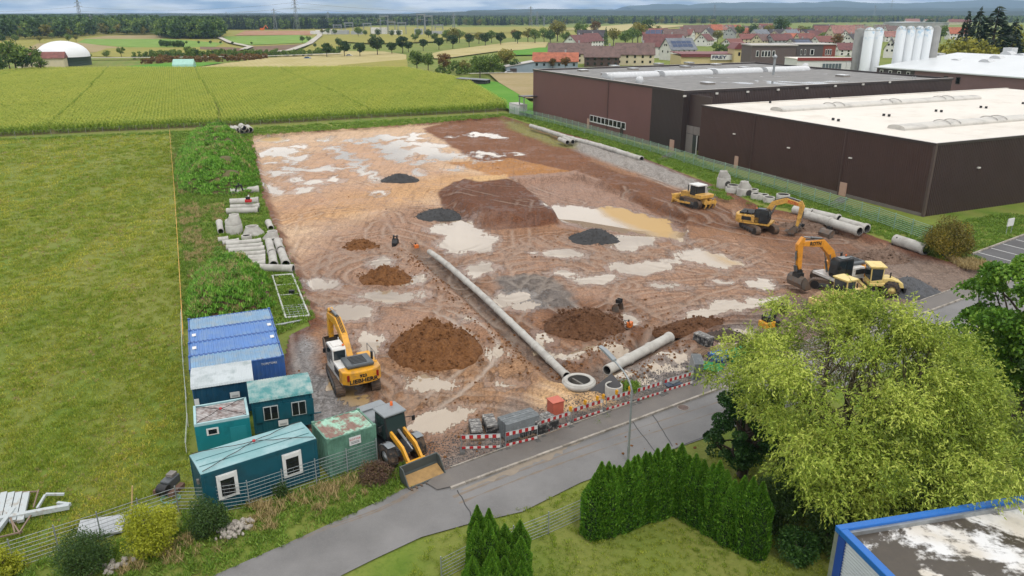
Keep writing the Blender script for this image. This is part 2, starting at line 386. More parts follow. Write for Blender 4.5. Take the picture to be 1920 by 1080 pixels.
# relief --------------------------------------------------------------
def rise(poly, h, soft):
    global Z
    s = sdist(X, Y, P(*poly))+(n2-.5)*.5; k = np.clip(s/soft, 0, 1); Z = Z+h*k*k*(3-2*k)
rise([(822, 362), (850, 340), (945, 332), (1000, 350), (1080, 408), (1046, 418), (905, 418), (838, 392)], 1.5, 2.8)
rise([(1078, 300), (1340, 372), (1400, 405), (1300, 412), (1150, 352), (1060, 330)], .6, 1.6)
rise([(870, 300), (960, 292), (1090, 318), (1083, 330), (950, 338)], .35, 2)
s_t = sdist(X, Y, P((950, 335), (1083, 325), (1170, 357), (1290, 402), (1292, 438), (1180, 434), (1052, 416)))+(n2-.5)*.5; k_t = np.clip(s_t/.55, 0, 1); k_t = k_t*k_t*(3-2*k_t)*np.clip((ldist(X, Y, P((1292, 445), (1180, 441), (1052, 419)))[0]-.3)/6, 0, 1)
Z = Z*(1-k_t)-.55*k_t
rise([(1055, 258), (1110, 268), (1230, 303), (1345, 352), (1325, 364), (1210, 322), (1080, 276)], .7, 2.0)
TR1 = P((792, 458), (830, 490), (900, 552), (980, 628), (1060, 700)); TR2 = P((1075, 716), (1110, 698), (1180, 664), (1258, 624))
d1, s1 = ldist(X, Y, TR1); d2, s2 = ldist(X, Y, TR2)
off1 = d1*s1
tr1 = np.clip((1.35-np.abs(off1-.55))/.7, 0, 1)*(d1 < 3); tr2 = np.clip((1.5-d2)/.8, 0, 1)
trench = np.maximum(tr1, tr2); Z -= .5*trench*(.75+.5*n2)
Z += .45*np.clip(1-np.abs(d1*s1-2.7)/.9, 0, 1)*(s1 > 0)*(n2+.2)+.35*np.clip(1-np.abs(d2-2.6)/.9, 0, 1)*(n2+.1)
k = (np.clip(trench*1.4-(1-n2)*.9, 0, 1)*.75)[..., None]; C = C*(1-k)+L_((112, 98, 88))*k
Zbase = Z.copy()
# ruts ----------------------------------------------------------------
RUTS = [[(838, 578), (880, 596), (918, 622), (936, 650), (926, 682), (880, 725), (830, 760), (790, 800)],
        [(815, 580), (850, 600), (885, 625), (897, 652), (880, 682), (840, 710), (800, 745)],
        [(600, 470), (590, 500), (600, 540), (640, 560), (720, 570), (830, 575)], [(625, 455), (612, 490), (618, 520), (660, 545)],
        [(1460, 560), (1380, 560), (1320, 590), (1290, 640), (1250, 665)], [(1500, 540), (1400, 535), (1330, 555), (1270, 600), (1230, 640)],
        [(960, 470), (1000, 450), (1060, 448), (1150, 470), (1300, 500), (1460, 505)], [(930, 480), (945, 510), (1000, 500), (1100, 480), (1200, 470), (1330, 500)],
        [(650, 440), (740, 425), (800, 440), (840, 470), (830, 520)], [(760, 400), (860, 430), (950, 440), (1060, 430), (1160, 470)],
        [(500, 420), (600, 390), (720, 380), (840, 385)], [(1000, 520), (1090, 540), (1200, 530), (1340, 520), (1480, 470)],
        [(1280, 440), (1380, 470), (1500, 490), (1600, 500)], [(1260, 455), (1370, 500), (1470, 520)], [(700, 700), (760, 740), (800, 790), (760, 830)]]
NAMED = len(RUTS)
def arcs(cx, cy, radii, a0, a1, sq=1.0):
    c = at(cx, cy)
    for r in radii: RUTS.append([(c.x+r*math.cos(a), c.y+r*sq*math.sin(a)) for a in np.linspace(math.radians(a0), math.radians(a1), 15)])
arcs(742, 505, [6.4, 6.9, 8.3, 8.8, 10.1, 10.6], 95, 250); arcs(1015, 505, [4.2, 4.6, 6.3, 6.7, 8.6, 9.0, 10.8, 11.2], 20, 200, .9); arcs(1430, 660, [6, 6.4, 8.4, 8.8, 10.6, 11, 13, 13.4, 15.2], 75, 190)
arcs(880, 830, [5, 5.4, 7.4, 7.8], 40, 150); arcs(1200, 420, [9, 9.5, 12, 12.5, 15, 15.5], 200, 320); arcs(560, 760, [5, 5.5, 8, 8.5, 10.5], -10, 75); arcs(1500, 380, [10, 10.5, 14, 14.5, 18, 18.4], 185, 265); arcs(820, 440, [7, 7.5, 10.5, 11], 200, 340); arcs(1120, 560, [5.5, 6, 8.5, 9], 60, 170)
rr = np.random.default_rng(5)
for _ in range(46):                                          # machine passes along the site
    q = ats0 = at(rr.uniform(500, 1450), rr.uniform(250, 720)); a = math.atan2(-AX.y, -AX.x)+rr.normal()*.35; ln = []; cv = rr.normal()*.05
    x, y = q.x, q.y
    for i in range(9): ln.append((x, y)); x += 2.2*math.cos(a); y += 2.2*math.sin(a); a += cv
    RUTS.append(ln)
rutw = np.zeros(X.shape); rutd = np.zeros(X.shape)
for ri, rl in enumerate(RUTS):
    pts = P(*rl) if ri < NAMED else [Vector((x, y, 0)) for x, y in rl]; xs = [p.x for p in pts]; ys = [p.y for p in pts]
    bb = (X > min(xs)-3) & (X < max(xs)+3) & (Y > min(ys)-3) & (Y < max(ys)+3)
    if not bb.any(): continue
    wx, wy = X[bb]+(n2[bb]-.5)*.5, Y[bb]+(n1[bb]-.5)*.8; d, s = ldist(wx, wy, pts); hard = (1. if ri < 2 else .75) if ri < 6 else .7
    gate = np.clip((vnoise(X[bb]*.3, Y[bb]*.3, 40+ri % 7, 3)-.34)*5, 0, 1) if ri >= 2 else 1.
    for o in ((0,) if ri < NAMED and ri < 4 else ((-1.05, 1.05) if ri < NAMED or ri % 2 else (0,))):
        e = np.abs(d*s-o); r = np.clip(1.3-e/.26, 0, 1)*gate; ridge = np.clip(1.2-np.abs(e-.5)/.2, 0, 1)*gate
        Z[bb] += (-.12*r+.09*ridge)*hard
        if ri < 2: rutw[bb] = np.maximum(rutw[bb], r*hard)
        else: rutd[bb] = np.maximum(rutd[bb], ridge*hard); rutw[bb] = np.maximum(rutw[bb], r*hard*.62)
# puddles -------------------------------------------------------------
pud = np.full(X.shape, -3.)
def puddle(poly):
    global pud
    pts = P(*poly); xs = [p.x for p in pts]; ys = [p.y for p in pts]
    bb = (X > min(xs)-3) & (X < max(xs)+3) & (Y > min(ys)-3) & (Y < max(ys)+3)
    far = np.clip((Y[bb]-60)/90, 0, 1); wx = X[bb]+(vnoise(X[bb]*.55, Y[bb]*.35, 61, 4)-.5)*(2.2+3.2*far); wy = Y[bb]+(vnoise(X[bb]*.45, Y[bb]*.25, 62, 4)-.5)*(2.4+7*far)
    pud[bb] = np.maximum(pud[bb], np.clip(sdist(wx, wy, pts), -3, 3))
def pool(cx, cy, rx, ry, k=0.0): puddle([(cx+rx*math.cos(a)+k*ry*math.sin(a), cy+ry*math.sin(a)) for a in np.linspace(0, 2*PI, 13)[:-1]])
for e in [(523, 279, 34, 8), (560, 268, 17, 3), (559, 291, 17, 4), (500, 303, 18, 2), (512, 348, 22, 9), (520, 320, 30, 4), (560, 311, 30, 5), (602, 312, 22, 6), (553, 330, 8, 3), (585, 337, 18, 7), (628, 331, 16, 7), (572, 352, 22, 4), (545, 322, 12, 3), (640, 309, 24, 1.6),
          (690, 259, 22, 4), (728, 253, 34, 4), (778, 252, 14, 6), (725, 272, 30, 7), (760, 264, 30, 5), (750, 285, 22, 12), (795, 277, 34, 7), (835, 288, 34, 9), (812, 268, 28, 4), (855, 312, 20, 5), (790, 299, 18, 3), (782, 319, 12, 5), (712, 357, 10, 5), (846, 252, 8, 3), (905, 249, 30, 3.5, 3), (912, 285, 26, 4, 3), (920, 297, 18, 3, 2), (930, 252, 14, 2.5), (970, 283, 12, 2),
          (515, 257, 26, 6), (608, 255, 12, 2.5), (655, 258, 14, 2), (540, 298, 12, 2), (880, 445, 56, 22), (848, 420, 36, 11), (895, 497, 34, 12), (860, 408, 20, 6), (1190, 445, 46, 14), (1056, 468, 48, 8), (1205, 494, 60, 12), (1120, 513, 46, 10), (1065, 503, 24, 7), (1260, 485, 30, 6), (970, 552, 30, 13), (985, 570, 30, 6), (945, 560, 14, 10), (725, 550, 52, 13), (716, 484, 27, 10), (775, 520, 14, 9), (606, 526, 32, 9), (660, 585, 46, 16), (640, 572, 20, 8), (690, 645, 30, 24), (812, 718, 42, 16), (925, 664, 16, 11), (870, 600, 10, 3),
          (1135, 655, 40, 9), (1180, 598, 22, 13), (1060, 665, 30, 7), (1024, 640, 12, 18), (1260, 668, 28, 9), (1240, 690, 40, 8), (1205, 712, 30, 7), (1290, 690, 30, 6), (1160, 700, 20, 7), (1430, 525, 24, 6), (1250, 530, 20, 5), (790, 548, 12, 4), (950, 715, 20, 5), (1360, 520, 26, 4)]: pool(*e)
puddle([(610, 267), (632, 269), (668, 290), (700, 316), (716, 336), (700, 331), (660, 303), (632, 283)])
puddle([(1018, 378), (1060, 370), (1085, 371), (1160, 378), (1200, 384), (1245, 396), (1285, 424), (1276, 443), (1232, 438), (1195, 426), (1140, 420), (1085, 414), (1048, 404), (1022, 396)])
puddle([(1268, 460), (1300, 454), (1345, 466), (1388, 488), (1366, 498), (1318, 487), (1280, 478)])
puddle([(1276, 606), (1310, 575), (1360, 560), (1440, 546), (1466, 551), (1420, 566), (1360, 585), (1300, 604)])
puddle([(762, 802), (790, 780), (830, 770), (892, 768), (872, 786), (838, 800), (800, 806)])
puddle([(606, 700), (622, 700), (640, 722), (672, 726), (694, 752), (672, 760), (640, 744), (618, 728)])
puddle([(1335, 640), (1380, 618), (1420, 610), (1400, 640), (1350, 656)])
skyless_m = np.zeros(X.shape)  # pool parts without sky reflection, put into ochre colour and a rougher surface
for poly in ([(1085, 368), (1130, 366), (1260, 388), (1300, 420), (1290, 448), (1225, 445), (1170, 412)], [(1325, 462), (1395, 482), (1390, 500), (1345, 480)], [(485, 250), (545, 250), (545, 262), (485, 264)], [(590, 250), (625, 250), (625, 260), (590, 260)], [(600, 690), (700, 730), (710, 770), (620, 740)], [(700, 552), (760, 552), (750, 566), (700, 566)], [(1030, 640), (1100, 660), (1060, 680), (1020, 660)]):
    skyless_m = np.maximum(skyless_m, np.clip((sdist(X, Y, P(*poly))+(n1-.5)*5)/2.5, 0, 1))
# wet soil in a band round the water, flattened where water stands
wet = np.clip((pud+1.4)/1.6, 0, 1)
Z += (n1-.5)*.35*np.clip(1-wet, 0, 1)+(n2-.5)*.12*(1-wet*.8)+(n3-.5)*.07*(1-wet)
kf = np.clip((pud+1.3)/.9, 0, 1); Z = Zbase+(Z-Zbase)*(1-kf*.97)-.05*kf
edge = np.clip(1-sds_n/.9, 0, 1); C = C*(1-edge[..., None]*.85)+L_((104, 64, 44))*edge[..., None]*.85
back = Y > 140
Z = np.where(sds < 1.2, Z*np.clip(sds/1.2, 0, 1)+.0, Z)
# lowered by the stripped topsoil along the left and the back, level with the road in front
drop = np.clip((Y-58)/20, 0, 1)*.55
Z = Z-drop*np.clip((sds-.25)/.7, 0, 1)+.03
mask = sds > -.6
nu, nv = X.shape; idx = np.arange(nu*nv).reshape(nu, nv)
keep = mask[:-1, :-1] & mask[1:, 1:] & mask[:-1, 1:] & mask[1:, :-1]
F = np.stack([idx[:-1, :-1], idx[:-1, 1:], idx[1:, 1:], idx[1:, :-1]], -1)[keep]
used = np.unique(F); re = np.zeros(nu*nv, np.int64); re[used] = np.arange(len(used)); F = re[F]
flat = lambda a: a.reshape(-1)[used]
HF = (X, Y, Z)
def site_z(x, y):                                            # level of the mud under a thing
    uu = -(x*AX.x+y*AX.y); vv = x*AY.x+y*AY.y
    i = int(np.clip(np.searchsorted(u, uu), 0, nu-1)); j = int(np.clip(round((vv-v[0])/.2), 0, nv-1))
    return float(Z[i, j]) if sds[i, j] > -.4 else 0.
def in_pool(x, y):
    i = int(np.clip(np.searchsorted(u, -(x*AX.x+y*AX.y)), 0, nu-1)); j = int(np.clip(round((x*AY.x+y*AY.y-v[0])/.2), 0, nv-1)); return pud[i, j] > -.5
def ats(px, py):                                             # photo point on the mud
    p = at(px, py)
    for _ in range(3): p = at(px, py, site_z(p.x, p.y))
    return p
t = NT('churned_mud')
base = t.attr('soil', 'Color'); pv = t.attr('pool'); wv = t.attr('wet'); rv = t.attr('rut'); rdv = t.attr('ridge')
fine = t.noise(5, 7, .75); mid = t.noise(.9, 7, .68, dist=.8); grit = t.noise(26, 3, .75); big = t.noise(.16, 5, .6)
stv = t.new('ShaderNodeMapping'); stv.inputs['Rotation'].default_value = (0, 0, math.radians(-22)); stv.inputs['Scale'].default_value = (2.4, .14, 1); t.l.new(t.pos(), stv.inputs[0])
streak = t.noise(1.0, 6, .65, vec=stv.outputs[0], dist=.6)
def mul(c, k): return t.mix(1., c, k, 'MULTIPLY')
col = mul(base, t.mix(t.ramp(fine, .33, .67), (.52, .50, .48), (1.6, 1.57, 1.54)))
col = t.mix(t.math('MULTIPLY', t.ramp(mid, .52, .66), .7), col, mul(col, (.56, .51, .47)))
col = t.mix(t.math('MULTIPLY', t.ramp(mid, .46, .30), .0), col, col)
col = t.mix(t.math('MULTIPLY', t.ramp(streak, .50, .66), .55), col, mul(col, (.60, .55, .50)))
col = t.mix(t.math('MULTIPLY', t.ramp(big, .45, .62), .35), col, mul(col, (1.30, 1.26, 1.22)))
col = t.mix(t.math('MULTIPLY', rdv, .7), col, mul(col, (.50, .44, .40)))
col = t.mix(t.math('MULTIPLY', rv, .6), col, (.44, .375, .31))
edge_n = t.math('ADD', t.math('MULTIPLY', t.math('SUBTRACT', t.noise(1.3, 7, .7), .5), 2.4), t.math('MULTIPLY', t.math('SUBTRACT', streak, .5), 2.0))
lvl = t.math('ADD', pv, edge_n)
water = t.ramp(lvl, .0, .06); film = t.ramp(t.math('ADD', t.math('ADD', pv, t.math('MULTIPLY', edge_n, 1.6)), 1.1), .0, .5)
film2 = t.math('MULTIPLY', t.ramp(t.math('ADD', mid, t.math('MULTIPLY', big, .6)), .80, .90), .55)
film = t.math('MAXIMUM', film, t.math('MAXIMUM', film2, t.math('MULTIPLY', rv, .9)))
col = t.mix(t.math('MULTIPLY', film, .55), col, mul(col, (.66, .61, .58)))
skyless_v = t.attr('silt_skyless'); col = t.mix(water, col, t.mix(skyless_v, (.31, .24, .165), (.40, .25, .085)))  # missing sky reflection mixed into the water colour as ochre
nw = t.math('SUBTRACT', 1., water)
rough = t.math('ADD', t.math('MULTIPLY', t.math('SUBTRACT', .85, t.math('MULTIPLY', film, .55)), nw), t.math('MULTIPLY', water, t.math('ADD', .03, t.math('MULTIPLY', skyless_v, .5))))
t.set(color=col, rough=rough, spec=t.math('ADD', .22, t.math('ADD', t.math('MULTIPLY', film, .3), t.math('MULTIPLY', water, t.math('SUBTRACT', .8, t.math('MULTIPLY', skyless_v, .8))))))
hgt = t.math('ADD', t.math('MULTIPLY', fine, .7), t.math('ADD', t.math('MULTIPLY', grit, .18), t.math('ADD', t.math('MULTIPLY', streak, .5), t.math('MULTIPLY', mid, .8))))
hgt = t.math('MULTIPLY', hgt, t.math('MULTIPLY', nw, t.math('SUBTRACT', 1., t.math('MULTIPLY', film, .6))))
t.bump(hgt, 1., .16)
col4 = np.concatenate([C, np.ones(C.shape[:2]+(1,))], -1).reshape(-1, 4)[used]
me = npmesh('site_ground', np.stack([X, Y, Z], -1).reshape(-1, 3)[used], F, t.m, True,
            {'soil': ('POINT', 'FLOAT_COLOR', col4), 'pool': ('POINT', 'FLOAT', flat(pud)), 'wet': ('POINT', 'FLOAT', flat(wet)), 'rut': ('POINT', 'FLOAT', flat(rutw)), 'ridge': ('POINT', 'FLOAT', flat(rutd)), 'silt_skyless': ('POINT', 'FLOAT', flat(skyless_m))})
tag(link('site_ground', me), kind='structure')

# ---- road, pavement, kerbs
def asphalt(name, c, patch=(.10, .095, .09)):
    t = NT(name); n = t.noise(.25, 5, .6); f = t.noise(14, 4, .7); b = t.noise(.9, 5, .6)
    col = t.mix(t.ramp(n, .35, .68), tuple(k*.78 for k in c), tuple(k*1.18 for k in c))
    col = t.mix(t.math('MULTIPLY', t.ramp(f, .45, .75), .35), col, tuple(k*1.35 for k in c))
    col = t.mix(t.math('MULTIPLY', t.ramp(b, .58, .75), .4), col, patch)
    t.set(color=col, rough=t.math('ADD', .42, t.math('MULTIPLY', n, .3)), spec=.4); t.bump(f, .35, .02); return t.m
ROAD = asphalt('road_asphalt', (.155, .150, .148)); PAVE = asphalt('pavement_asphalt', (.125, .112, .102), (.19, .16, .125)); LOT = asphalt('car_park_asphalt', (.085, .083, .085))
kerb_m = M('kerb_stone', (176, 168, 158), .85, .2, 3, (120, 112, 100), .5, bump=.4)
RN = P((150, 1180), (400, 1080), (560, 1010), (690, 950), (760, 916), (806, 899), (850, 897), (880, 902), (1000, 861), (1316, 743), (1560, 652), (1855, 543), (1960, 503), (2400, 340))
RF = P((560, 1180), (640, 1080), (700, 1050), (790, 1008), (872, 985), (980, 960), (1090, 905), (1316, 824), (1560, 733), (1855, 624), (1960, 585), (2400, 420), (2700, 310))
poly_sheet('road', RN+RF[::-1], .035, ROAD)
ROADDIR = (at(1855, 543)-at(845, 918)).normalized(); RNORM = Vector((-ROADDIR.y, ROADDIR.x, 0))
K0 = at(845, 918); K1 = at(1855, 543)+ROADDIR*30
poly_sheet('pavement', [K0+RNORM*.15, K1+RNORM*.15, K1+RNORM*1.9, K0+RNORM*1.75+ROADDIR*.2, K0-ROADDIR*.9+RNORM*1.2, K0-ROADDIR*.7+RNORM*.3], .11, PAVE)
def kerb_run(name, p0, p1, wdt, h, z0, step=1.0, lo=None):
    d = p1-p0; n = max(1, int(d.length/step)); d.normalize(); me = MB().box((0, 0, 0), (step-.025, wdt, h)).mesh('kerb_stone', kerb_m)
    root = link(name, MB().box((0, 0, 0), (n*step, wdt*.8, h*.5)).mesh(name, kerb_m)); tag(root, kind='structure')
    root.location = p0+d*(n*step/2)+Vector((0, 0, z0+h*.2)); root.rotation_euler = (0, 0, math.atan2(d.y, d.x))
    for i in range(n):
        link('kerb_stone', me, root, (-(n*step)/2+step*(i+.5), random.uniform(-.006, .006), h*.3+random.uniform(-.004, .004)))
kerb_run('road_kerb', K0, K1, .16, .14, .03)
kerb_run('pavement_edging', K0+RNORM*1.85+ROADDIR*1.0, K1+RNORM*2.0, .08, .12, .03)
# tarred joints in the road and drain cover
tar = M('tar_joint', (58, 56, 56), .5, .1)
for a, b in (((1180, 785), (1245, 868)), ((1215, 765), (1262, 838)), ((858, 920), (888, 975)), ((1245, 850), (1420, 780))):
    p, q = at(*a), at(*b); d = (q-p).normalized(); n = Vector((-d.y, d.x, 0))*.035
    pts = []; back = []
    for i in range(9):
        o = p.lerp(q, i/8)+n*random.uniform(-1.2, 1.2); pts.append(o+n); back.append(o-n)
    poly_sheet('road_joint', pts+back[::-1], .04, tar)
cover = thing('manhole_cover', 'round iron manhole cover set in the road asphalt', 'manhole cover', at(1281, 765)+Vector((0, 0, .036)))
iron = M('cast_iron', (112, 92, 84), .6, .2, 8)
MB().lathe([(.44, .0), (.44, .012), (.36, .012), (.36, 0)], 24).build('frame', M('cover_frame', (150, 142, 134), .8), cover)
m = MB().cyl((0, 0, 0), (0, 0, .008), .345, n=24)
for i in range(-2, 3):
    for j in range(-2, 3):
        if i*i+j*j < 7: m.box((i*.12, j*.12, .012), (.07, .07, .012))
m.build('lid', iron, cover)
# muddy wash along the kerb
sand = NT('dried_silt'); sand.set(color=sand.mix(sand.noise(2.5, 5), (.17, .145, .12), (.27, .22, .165)), rough=.9)
def silt_skyless(px0, px1, wd):
    a, b = at(*px0)-RNORM*.15, at(*px1)-RNORM*.15; n = 40; P0 = []; P1 = []
    for i in range(n+1):
        p = a.lerp(b, i/n); P0.append(p); P1.append(p-RNORM*(.05+wd*math.sin(PI*i/n)**.5*random.uniform(.35, 1)))
    poly_sheet('road_silt', P0+P1[::-1], .0395, sand.m)
silt_skyless((862, 917), (1130, 800), .75); silt_skyless((1135, 800), (1200, 772), .3)
mudm = M('mud_trail', (132, 120, 108), .8, .15, 2)
for a, b, o_ in (((842, 925), (1500, 690), -1.2), ((842, 925), (1380, 735), -2.9), ((790, 925), (560, 1030), -.9), ((800, 930), (590, 1030), -2.4)):
    p, q = at(*a), at(*b); d = (q-p).normalized(); n_ = Vector((-d.y, d.x, 0)); A_ = []; B_ = []
    for i in range(60):
        f = i/59; c_ = p.lerp(q, f)+n_*(o_*.4+.25*math.sin(f*5)); w2 = max(.0, (.10*(1-f)+.02)*random.uniform(.2, 1.2)); A_.append(c_+n_*w2); B_.append(c_-n_*w2)
    poly_sheet('road_mud_trail', A_+B_[::-1], .0385, mudm)
# car park on the right
cp = P((1820, 478), (1925, 440), (2080, 395), (2230, 470), (1960, 560), (1880, 512), (1835, 492)); poly_sheet('car_park', cp, .05, LOT)
white = M('road_paint', (225, 225, 222), .7, .1, 6)
for i, (a, b) in enumerate((((1834, 474), (1917, 496)), ((1858, 466), (1940, 487)), ((1880, 458), (1960, 478)), ((1905, 450), (1985, 470)))):
    p, q = at(*a), at(*b); d = (q-p).normalized(); n = Vector((-d.y, d.x, 0))*.07; poly_sheet('parking_line', [p+n, q+n, q-n, p-n], .056, white)
kerb_run('car_park_kerb', at(1822, 478), at(1935, 436), .2, .2, .0)

# ---- fields far and near, hills
def field_mat(name, c0, c1, sc=.06, rows=None):
    t = NT(name); n = t.noise(sc, 5, .6); f = t.noise(.8, 4, .6)
    col = t.mix(t.ramp(n, .35, .65), tuple(k*.72 for k in lin(c0)), tuple(k*.72 for k in lin(c1)))
    col = t.mix(t.math('MULTIPLY', t.ramp(f, .45, .7), .35), col, t.mix(1., col, (.7, .7, .6), 'MULTIPLY'))
    if rows:
        wv_ = t.new('ShaderNodeTexWave', wave_type='BANDS'); wv_.inputs['Scale'].default_value = rows; wv_.inputs['Distortion'].default_value = .6
        mp_ = t.new('ShaderNodeMapping'); mp_.inputs['Rotation'].default_value = (0, 0, math.radians(-22)); t.l.new(t.pos(), mp_.inputs[0]); t.l.new(mp_.outputs[0], wv_.inputs['Vector'])
        col = t.mix(t.math('MULTIPLY', wv_.outputs[0], .3), col, t.mix(1., col, (.75, .72, .6), 'MULTIPLY'))
    t.set(color=col, rough=.95, spec=.1); return t.m
FG = field_mat('field_green', (118, 152, 66), (140, 168, 84)); FT = field_mat('field_tan', (176, 158, 122), (164, 148, 104)); FB = field_mat('field_ploughed', (124, 100, 84), (140, 116, 96))
FS = field_mat('field_stubble', (200, 186, 138), (186, 174, 118), rows=.12); FY = field_mat('field_yellow', (164, 156, 80), (150, 148, 76)); FL = field_mat('field_lawn', (92, 148, 48), (110, 158, 62)); FC = field_mat('field_construction', (168, 122, 96), (186, 150, 118))
FP = field_mat('field_path', (206, 200, 190), (190, 184, 172))
for i, (poly, m_) in enumerate([
    ([(-400, 92), (-200, 60), (200, 56), (700, 50), (1300, 52), (1000, 70), (640, 80), (300, 100), (0, 118)], FY),
    ([(157, 73), (200, 67), (300, 66), (306, 73)], FT), ([(143, 81), (160, 73), (310, 73), (420, 81), (400, 89), (240, 89)], FG),
    ([(40, 96), (70, 82), (145, 80), (240, 91), (170, 99)], FT), ([(160, 106), (200, 91), (430, 88), (440, 96), (260, 109)], FY),
    ([(375, 88), (430, 89), (470, 92), (440, 97), (375, 93)], FB), ([(470, 88), (575, 83), (530, 98), (466, 97)], FB),
    ([(418, 69), (560, 66), (592, 72), (575, 81), (470, 85), (430, 81)], FG), ([(440, 67), (460, 58), (590, 58), (585, 66)], FC),
    ([(595, 70), (640, 68), (640, 92), (560, 98), (585, 84)], FY),
    ([(350, 131), (420, 121), (540, 105), (640, 97), (720, 98), (762, 104), (762, 124), (500, 133)], FS), ([(236, 126), (330, 119), (420, 119), (350, 131), (240, 133)], FL),
    ([(640, 124), (763, 113), (766, 134), (560, 137)], FY), ([(780, 110), (830, 97), (960, 80), (1028, 80), (1022, 92), (930, 98), (830, 112)], FS),
    ([(930, 106), (962, 97), (1010, 91), (1090, 90), (1040, 104)], FL), ([(1000, 108), (1040, 98), (1085, 93), (1070, 110)], FT),
    ([(870, 63), (885, 53), (990, 50), (1110, 54), (1000, 62)], FY), ([(1050, 56), (1180, 46), (1300, 48), (1180, 60)], FS),
    ([(886, 163), (904, 156), (932, 158), (975, 183), (1000, 200), (1000, 222), (955, 212)], FL), ([(916, 141), (1010, 141), (1010, 190), (985, 190), (935, 159)], FT),
    ([(640, 80), (640, 70), (800, 66), (860, 70), (820, 80), (700, 84)], FY)]):
    poly_sheet('field', [at(*p) for p in poly], .03+.05*i, m_)
def ribbon(name, pts, wd, z, mat):
    Q = [at(*p) for p in pts]; A = []; B = []
    for i, p in enumerate(Q):
        d = (Q[min(i+1, len(Q)-1)]-Q[max(i-1, 0)]).normalized(); n = Vector((-d.y, d.x, 0))*wd/2; A.append(p+n); B.append(p-n)
    return poly_sheet(name, A+B[::-1], z, mat)
ribbon('farm_track', [(412, 72), (432, 82), (470, 90), (455, 96)], 5, 1.3, FP); ribbon('farm_track', [(595, 58), (600, 68), (580, 84), (545, 97), (510, 101)], 6, 1.35, FP)
ribbon('country_road', [(160, 113), (300, 112), (480, 110), (640, 104)], 6, 1.4, FP); ribbon('farm_track', [(880, 143), (960, 141), (1004, 141)], 3, 1.2, FP)
def hill_mat(name, c, c2):
    t = NT(name); t.set(color=t.mix(t.ramp(t.noise(.004, 6, .65), .4, .6), c, c2), rough=1, spec=.05); return t.m
def ridge(name, dist, x0, x1, base, amp, seed, mat, depth=900):
    n = 160; xs = np.linspace(x0, x1, n); rows = []
    h = base*(.55+.45*np.sin(np.pi*np.clip((xs-x0)/(x1-x0), 0, 1))**.5)+amp*(vnoise(xs/(dist*.12), xs*0+.5, seed, 5)-.5)*2
    for k, (dy, f) in enumerate(((-depth, 0), (-depth*.55, .5), (-depth*.2, .88), (0, 1), (depth*.5, .6), (depth, 0))):
        nn = (vnoise(xs/140., xs*0+k*3.7, seed+k, 3)-.5)*base*.16*(0 < f)
        rows.append(np.stack([xs, np.full(n, dist+dy), h*f+nn-2*(f == 0)], -1))
    Vv = np.concatenate(rows); idx = np.arange(6*n).reshape(6, n)
    Ff = np.stack([idx[:-1, :-1], idx[:-1, 1:], idx[1:, 1:], idx[1:, :-1]], -1).reshape(-1, 4)
    tag(link(name, npmesh(name, Vv, Ff, mat, True)), kind='structure')
HM = hill_mat('wooded_hill', (.018, .030, .018), (.034, .046, .026))
ridge('hill', 5200, -700, 5200, 42, 12, 3, HM); ridge('hill', 7400, -400, 7500, 72, 20, 8, HM, 1200); ridge('hill', 11000, 1500, 14000, 190, 50, 5, HM, 2500); ridge('hill', 4800, -4200, 900, 26, 5, 6, HM)
# ================================================================== BUILDINGS
def ray(px, py):
    a = (px-960)/FPX; b = (540-py)/FPX
    return Vector((a, math.cos(PITCH)+b*math.sin(PITCH), -math.sin(PITCH)+b*math.cos(PITCH)))
def pt(px, py, Yd):
    r = ray(px, py); t = Yd/r.y; return Vector((r.x*t, Yd, CAM_H+r.z*t))
def wallpt(px, py, A, d):                     # (along wall, height) of a photo point on the vertical wall through A along d
    n = Vector((-d.y, d.x, 0)); r = ray(px, py); t = Vector((A.x, A.y, 0)).dot(n)/r.dot(n); q = r*t
    return (Vector((q.x, q.y, 0))-Vector((A.x, A.y, 0))).dot(d), CAM_H+q.z
W = Vector((.412, -.911, 0)).normalized(); NN = Vector((-W.y, W.x, 0)); WRZ = math.atan2(W.y, W.x)
def ribs(mb, x0, x1, y, z0, z1, pitch, dep, axis='x', flip=1):
    """trapezoid sheet cladding along a wall; bulges towards -flip"""
    n = max(1, int(abs(x1-x0)/pitch)); p = (x1-x0)/n; pts = []
    for i in range(n):
        b = x0+i*p; pts += [(b, 0), (b+p*.5, 0), (b+p*.6, 1), (b+p*.9, 1)]
    pts.append((x1, 0)); vs = []
    for a, k in pts:
        o = y-flip*dep*k
        for z in (z0, z1): vs.append((a, o, z) if axis == 'x' else (o, a, z))
    mb.add(vs, [(2*i, 2*i+2, 2*i+3, 2*i+1) for i in range(len(pts)-1)])
brown_red = M('cladding_red_brown', (124, 88, 84), .45, .06, .4)
brown_dk = M('cladding_dark_brown', (62, 52, 51), .42, .08, .4); brown_front = M('cladding_brown', (80, 66, 63), .42, .08, .4)
trim = M('roof_trim', (190, 184, 178), .5, .1); roof_grey = None
def wet_roof(name, c0, c1, wetc, amt):
    t = NT(name); n = t.noise(.35, 6, .65); b = t.noise(.09, 5, .6, dist=.8)
    col = t.mix(t.ramp(n, .35, .65), tuple(lin(c0)), tuple(lin(c1))); wt = t.ramp(b, .66-amt*.25, .70-amt*.22)
    col = t.mix(t.math('MULTIPLY', wt, .75), col, tuple(lin(wetc)))
    t.set(color=col, rough=t.math('SUBTRACT', .85, t.math('MULTIPLY', wt, .78))); t.bump(t.noise(6, 4), .25, .03); return t.m
roof_grey = wet_roof('flat_roof_grey', (104, 103, 102), (124, 122, 120), (90, 90, 90), .3)
roof_white = M('membrane_white', (236, 229, 218), .55, .05, .12, (218, 208, 194), .25, .15)
sky_m = M('skylight_plastic', (214, 216, 218), .25, .06, 1.5); alu = M('galvanised_metal', (176, 180, 182), .4, .12, 4, metal=.6)
